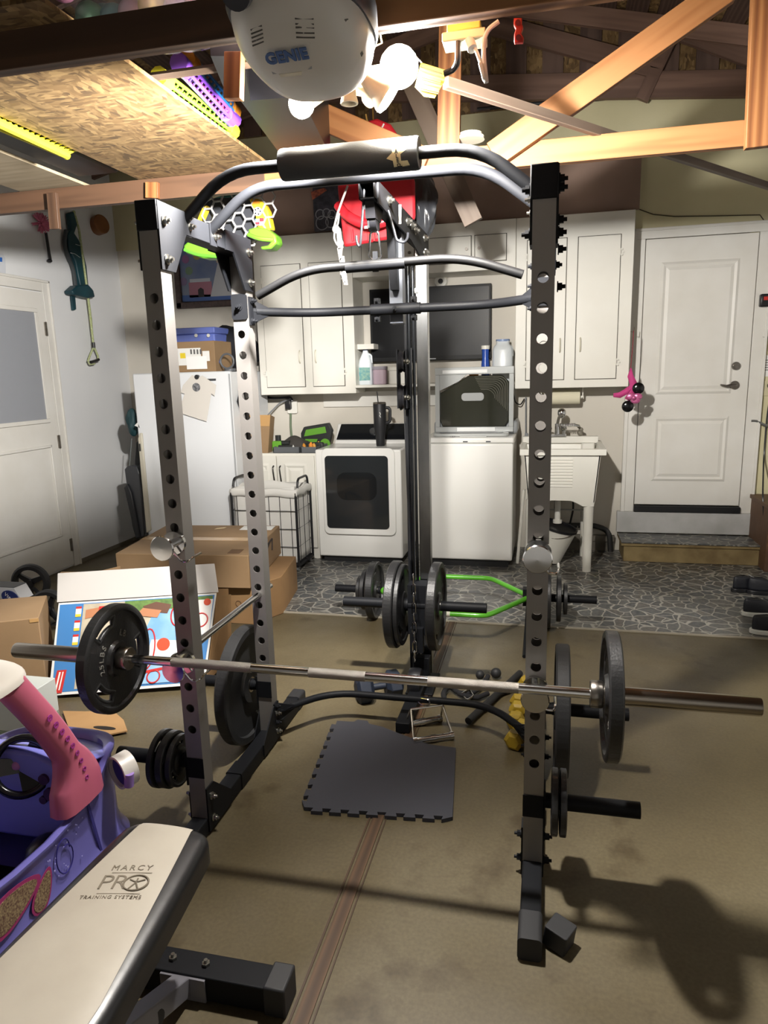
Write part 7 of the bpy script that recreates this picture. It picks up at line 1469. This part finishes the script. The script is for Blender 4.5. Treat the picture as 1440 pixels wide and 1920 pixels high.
dk_ = MB().bx(-2.06, -1.86, 2.0, 2.95, ZC1+.02, ZC1+.30).build('black_storage_case', mat('black_case', '#121319', .5), None, 'black case lying on the left joists between the board and the plywood', 'case', bev=.01); MB().bx(-2.9, -2.5, 2.0, 2.95, ZC1+.02, ZC1+.22).build('dark_storage_box', mat('dark_box_card', '#2a211c', .8), None, 'dark brown box on the joists at the far left', 'box')
# red sled and red seat hanging behind the far joist
SY = 3.5; rs = thing('red_sled', 'round-topped red plastic sled hanging behind the orange brace', 'sled', PY(708, 400, SY)); REDP = mat('red_sled_plastic', '#b8222c', .35, coat=.2)
def pA(a, c, y=SY): return PY(a, c, y)
outl = [pA(652, 395), pA(645, 330), pA(660, 270), pA(680, 235), pA(708, 222), pA(735, 235), pA(752, 262), pA(764, 300), pA(776, 340), pA(777, 408), pA(742, 440)]
outl2 = [(644, 463), (632, 350), (637, 300), (655, 255), (680, 228), (706, 221), (732, 232), (748, 256), (762, 290), (777, 340), (778, 408), (760, 430), (726, 448)]
MB().slab([pA(*q_) for q_ in outl2], (0, .03, 0)).build('sled_deck', REDP, rs, bev=.012)
MB().tube(rounded([pA(634, 385, SY-.02), pA(650, 405, SY-.05), pA(680, 420, SY-.06), pA(715, 420, SY-.06), pA(745, 400, SY-.04)], .06, 5), .024, 10).build('seat_rim', REDP, rs)
for a in (660, 690, 700, 755): MB().tube([pA(a, 430, SY-.005), pA(a+2, 452 if a < 720 else 410, SY-.005)], .006, 6).build('moulded_rib', REDP, rs)
MB().slab([pA(683, 383, SY-.012), pA(694, 380, SY-.012), pA(700, 386, SY-.012), pA(690, 396, SY-.012), pA(683, 392, SY-.012)], (0, .004, 0)).slab([pA(683, 424, SY-.09), pA(712, 421, SY-.09), pA(712, 426, SY-.09), pA(683, 429, SY-.09)], (0, .004, 0)).build('white_sticker', PAPER, rs)
MB().tube([pA(720, 232, SY-.01), pA(711, 250, SY-.01)], .004, 6).build('white_string', PAPER, rs); MB().tube([pA(692, 232, SY-.01), pA(688, 225, SY-.02), pA(686, 214, SY-.03)], .004, 6).tube([pA(700, 224, SY), pA(699, 205, SY), pA(696, 192, SY)], .004, 6).build('hanging_hook', mat('brass_hook', '#b08a4a', .35, .8), rs)
# hanging white mask strings
hm_ = thing('face_mask', 'white cloth straps knotted and dangling before the left cabinet', 'straps', pA(648, 530, 3.2)); WC = mat('white_strap', '#a9a5a0', .8)
MB().tube([pA(652, 348, 3.2), pA(640, 380, 3.2), pA(633, 400, 3.2), pA(627, 425, 3.2)], .005, 8).tube([pA(636, 400, 3.2), pA(634, 418, 3.2), pA(630, 430, 3.2)], .004, 8).tube(rounded([pA(628, 430, 3.2), pA(626, 448, 3.2), pA(634, 462, 3.2), pA(644, 458, 3.2), pA(640, 450, 3.2)], .03, 4), .004, 8).build('strap_string', WC, hm_)
MB().sph(pA(630, 430, 3.2), .018, n=10, m=8).build('knot', WC, hm_); MB().slab([pA(630, 428, 3.2), pA(638, 428, 3.2), pA(643, 465, 3.2), pA(634, 468, 3.2)], (0, .01, 0)).slab([pA(632, 465, 3.2), pA(642, 465, 3.2), pA(640, 485, 3.2), pA(637, 492, 3.2)], (0, .008, 0)).slab([pA(637, 485, 3.2), pA(641, 482, 3.2), pA(643, 505, 3.2), pA(638, 515, 3.2)], (0, .006, 0)).slab([pA(641, 480, 3.2), pA(645, 480, 3.2), pA(652, 534, 3.2), pA(645, 534, 3.2)], (0, .006, 0)).slab([pA(638, 510, 3.2), pA(641, 508, 3.2), pA(648, 530, 3.2), pA(645, 532, 3.2)], (0, .006, 0)).build('cloth_strap', WC, hm_)
# crumpled dark plastic right of the sled
t = thing('plastic_bag', 'smoky crumpled plastic bag hanging right of the red sled', 'plastic bag', pA(788, 430, 3.7))
def pbag(u, v):
    p0 = pA(783, 320, 3.7).lerp(pA(790, 440, 3.7), u); a = 2*PI*v; r = .075*math.sin(PI*min(.97, .12+.85*u))**.6*(1+.14*math.sin(5*a+u*7)+.08*math.sin(11*a-9*u)); return (p0.x+r*math.cos(a), p0.y+.08+r*math.sin(a)*.8, p0.z)
MB().grid(pbag, 20, 36).build('crumpled_film', mat('smoky_film', '#3a3c40', .18, alpha=.75), t, ang=70)
# toys on top of the left cabinet
ctz = 2.59
tt = thing('play_table', 'toy gate with honeycomb net, yellow side and lime feet hung behind the rack corner', 'toy', pA(450, 440, 3.3)); GT = mat('lime_toy_plastic', '#5f962a', .35); YT = mat('sunny_toy_plastic', '#d9b82e', .35); ty_ = 3.3
b = MB(); hexr = .0345
for i in range(-3, 4):
    for j in range(-2, 4):
        cc = pA(448, 412, ty_)+V((i*hexr*1.52, 0, j*hexr*1.76+(hexr*.88 if i % 2 else 0))); 
        if abs(i)+abs(j-.5) > 4: continue
        b.tube([cc+V((hexr*math.cos(PI/3*k), 0, hexr*math.sin(PI/3*k))) for k in range(6)], .005, 5, closed=True)
b.build('honeycomb_net', mat('white_net', '#9a9896', .5), tt)
MB().slab([pA(a, c, ty_+.06) for a, c in ((372, 388), (400, 372), (470, 368), (482, 380), (480, 450), (400, 450))], (0, .03, 0)).build('dark_backing', mat('dark_backing', '#2c2e34', .6), tt)
MB().slab([pA(a, c, ty_) for a, c in ((466, 372), (478, 370), (494, 378), (503, 395), (510, 430), (496, 430), (480, 424), (478, 400))], (0, .05, 0)).build('yellow_panel', YT, tt, bev=.008)
MB().slab([pA(a, c, ty_) for a, c in ((380, 385), (388, 384), (376, 412), (368, 414))], (0, .05, 0)).build('yellow_panel', YT, tt, bev=.006)
MB().cyl(pA(484, 397, ty_), pA(484, 397, ty_)+V((0, -.006, 0)), .020, n=20).build('soccer_ball_print', PAPER, tt)
for k in range(5): a_ = 2*PI*k/5; MB().cyl(pA(484, 397, ty_)+V((.013*math.cos(a_), -.006, .013*math.sin(a_))), pA(484, 397, ty_)+V((.013*math.cos(a_), -.008, .013*math.sin(a_))), .0045, n=5).build('soccer_patch', BLK, tt)
MB().cyl(pA(480, 384, ty_), pA(480, 384, ty_)+V((0, -.004, 0)), .021, n=20).build('orange_button', mat('toy_orange', '#d88a2e', .35), tt)
for a, c, m_ in ((483, 414, '#6fb0d0'), (491, 412, '#c0303a'), (483, 420, '#c0303a'), (491, 419, '#9fd0e0')): q_ = pA(a, c, ty_); MB().bx(q_.x-.010, q_.x+.010, ty_-.004, ty_, q_.z-.008, q_.z+.008).build('colour_square', mat('sq_'+m_[1:]+str(a), m_, .4), tt)
def foot(pts, y): 
    b = MB(); b.slab([pA(a, c, y) for a, c in pts], (0, .085, 0)); return b
foot([(464, 430), (480, 425), (500, 428), (516, 440), (519, 455), (508, 466), (490, 468), (487, 462), (502, 460), (508, 452), (490, 448), (470, 446)], ty_-.05).build('green_foot', GT, tt, bev=.012); MB().tube(rounded([pA(466, 440, ty_-.045), pA(485, 448, ty_-.07), pA(512, 450, ty_-.045)], 0.036, 4), .010, 8).build('foot_rim', GT, tt)
foot([(342, 460), (352, 452), (370, 453), (385, 464), (420, 472), (420, 484), (380, 484), (346, 474)], ty_-.05).build('green_foot', GT, tt, bev=.012); MB().tube(rounded([pA(346, 468, ty_-.045), pA(370, 478, ty_-.045), (pA(418, 482, ty_-.045))], 0.036, 4), .009, 8).build('foot_rim', mat('deep_green_toy', '#4f9a2a', .4), tt)
t = thing('teal_net_toy', 'teal edged folded toy net above the honeycomb toy', 'toy', pA(425, 380, 3.45)); MB().tube(rounded([pA(385, 395, 3.45), pA(400, 378, 3.45), pA(430, 370, 3.45), pA(465, 366, 3.45)], .1, 5), 0.016, 8).build('teal_edge', mat('teal_fabric', '#4a8a84', .7), t)
MB().tube(rounded([pA(400, 440, 3.40), pA(396, 405, 3.40), pA(410, 385, 3.40), pA(430, 392, 3.40)], .08, 5), 0.014, 8).build('white_hoop', PLW, t)
for a in (400, 470): MB().tube([pA(a, 374, ty_+.06), V((pA(a, 374, ty_+.06).x, 3.05, ZC1-.01))], .003, 6).build('hanging_cord', WC, tt)
# black poster board with outline drawing between toy and sled
pz0 = pA(612, 430, 5.45); t = thing('dark_poster', 'dark sparkly poster panel with pale outline shapes above the left cabinet', 'poster', pz0); a, c = pA(586, 352, 5.5), pA(640, 432, 5.5)
MB().bx(a.x, c.x, 5.5, 5.53, ctz+.004, a.z+.05).build('poster_panel', mat('charcoal_glitter', '#2b2b33', .4, var='#4a4850', vs_=30), t)
for (px, py, r) in ((600, 402, .035), (612, 399, .03), (622, 402, .03), (604, 418, .05), (620, 416, .04)): q_ = pA(px, py, 5.495); MB().tube(arc(q_, r, 0, 2*PI, 18, (1, 0, 0), (0, 0, 1)), .004, 5).build('outline_drawing', mat('grey_outline', '#8a8a90', .6), t)
q_ = pA(597, 366, 5.495); MB().slab([q_+V((-.05, 0, -.03)), q_+V((.07, 0, .03)), q_+V((.05, 0, .05)), q_+V((-.06, 0, .03))], (0, .004, 0)).build('orange_print', mat('ember_print', '#a8583a', .5, var='#5a2a2a', vs_=60), t)
# round white disc on top of the far joist, right of the king post
t = MB().cyl(pA(882, 272, 3.0)+V((0, .01, .02)), pA(882, 272, 3.0)+V((0, .01, .032)), .055, n=28).cyl(pA(882, 272, 3.0)+V((0, .01, .032)), pA(882, 272, 3.0)+V((0, .01, .045)), .045, n=28); t.build('smoke_detector', mat('off_white_plastic', '#cfc9b6', .4), None, 'small round off-white disc sitting on the far joist behind the pull-up bar', 'disc')
MB().tube(rounded([pA(940, 140, 1.9), pA(925, 120, 1.9), pA(905, 90, 1.9)], .05, 4), .003, 6)
# ================================================================== LIGHT
WATT = 1.0
BULB = emis('lit_bulb_glass', '#fff3e0', 480)
def bulb(name, c, r, aim, label, sc=(1, 1, 1)):
    t = thing(name, label, 'light bulb', c, 'lit bulbs of the ceiling fixture'); aim = V(aim).normalized()
    MB().sph(c, r, sc, 14, 9).build('bulb_glass', BULB, t)
    MB().cyl(V(c)-aim*(r*.75), V(c)-aim*(r+.05), r*.62, r*.42, n=16).cyl(V(c)-aim*(r+.045), V(c)-aim*(r+.09), .021, n=16).build('bulb_base', mat('cream_socket', '#c9bda4', .5), t)
    return t
B1, B2, B3 = V((-.405, 2.02, 2.30)), PY(565, 196, 2.05), PY(727, 180, 2.0)
bulb('light_bulb', B1, .052, (.7, -.5, .3), 'large glaring round bulb at upper right of the ceiling fixture')
bulb('light_bulb', B2, .036, (-.9, -.2, -.4), 'glaring bulb low on the left below the garage door opener')
# flat-faced bulb aimed away to the lower right
t3 = thing('light_bulb', 'flared bulb with a bright rim at lower right of the fixture', 'light bulb', B3, 'lit bulbs of the ceiling fixture')
a3 = V((.75, .25, -.6)).normalized()
MB().lathe([(.016, -.085), (.02, -.06), (.036, -.025), (.046, -.008), (.047, 0)], B3, a3, 24).build('bulb_base', mat('cream_reflector', '#cbbfa8', .45), t3)
MB().lathe([(.045, .0), (.045, .006), (.03, .012), (.001, .014)], B3, a3, 24).build('bulb_glass', BULB, t3)
def beam(name, p, aim, watt, cone=165, blend=.6, r=.045, col=(1, .97, .93)):
    l = bpy.data.lights.new(name, 'SPOT'); l.energy = watt; l.spot_size = math.radians(cone); l.spot_blend = blend; l.shadow_soft_size = r; l.color = col
    o = bpy.data.objects.new(name, l); C.objects.link(o); o.location = p; o.rotation_euler = V(aim).to_track_quat('-Z', 'Y').to_euler()
beam('flood_beam', B1+V((.03, -.055, -.04)), (.55, -.6, -.75), 200, cone=135)
beam('flood_beam', B2+V((-.05, -.01, -.04)), (-.78, .45, -.55), 420, cone=130)
beam('flood_beam', B3+a3*.02, (.35, .85, -.62), 470, cone=132, r=.04)
wd = bpy.data.worlds.new('world'); bpy.context.scene.world = wd; wd.use_nodes = True
wd.node_tree.nodes['Background'].inputs[0].default_value = (.02, .02, .022, 1)
vs.exposure = .37
for o in bpy.data.objects:
    if '_local' in o: del o['_local']
cy = bpy.context.scene.cycles
cy.max_bounces = 8; cy.diffuse_bounces = 5; cy.transparent_max_bounces = 12; cy.sample_clamp_indirect = 6; cy.use_denoising = True
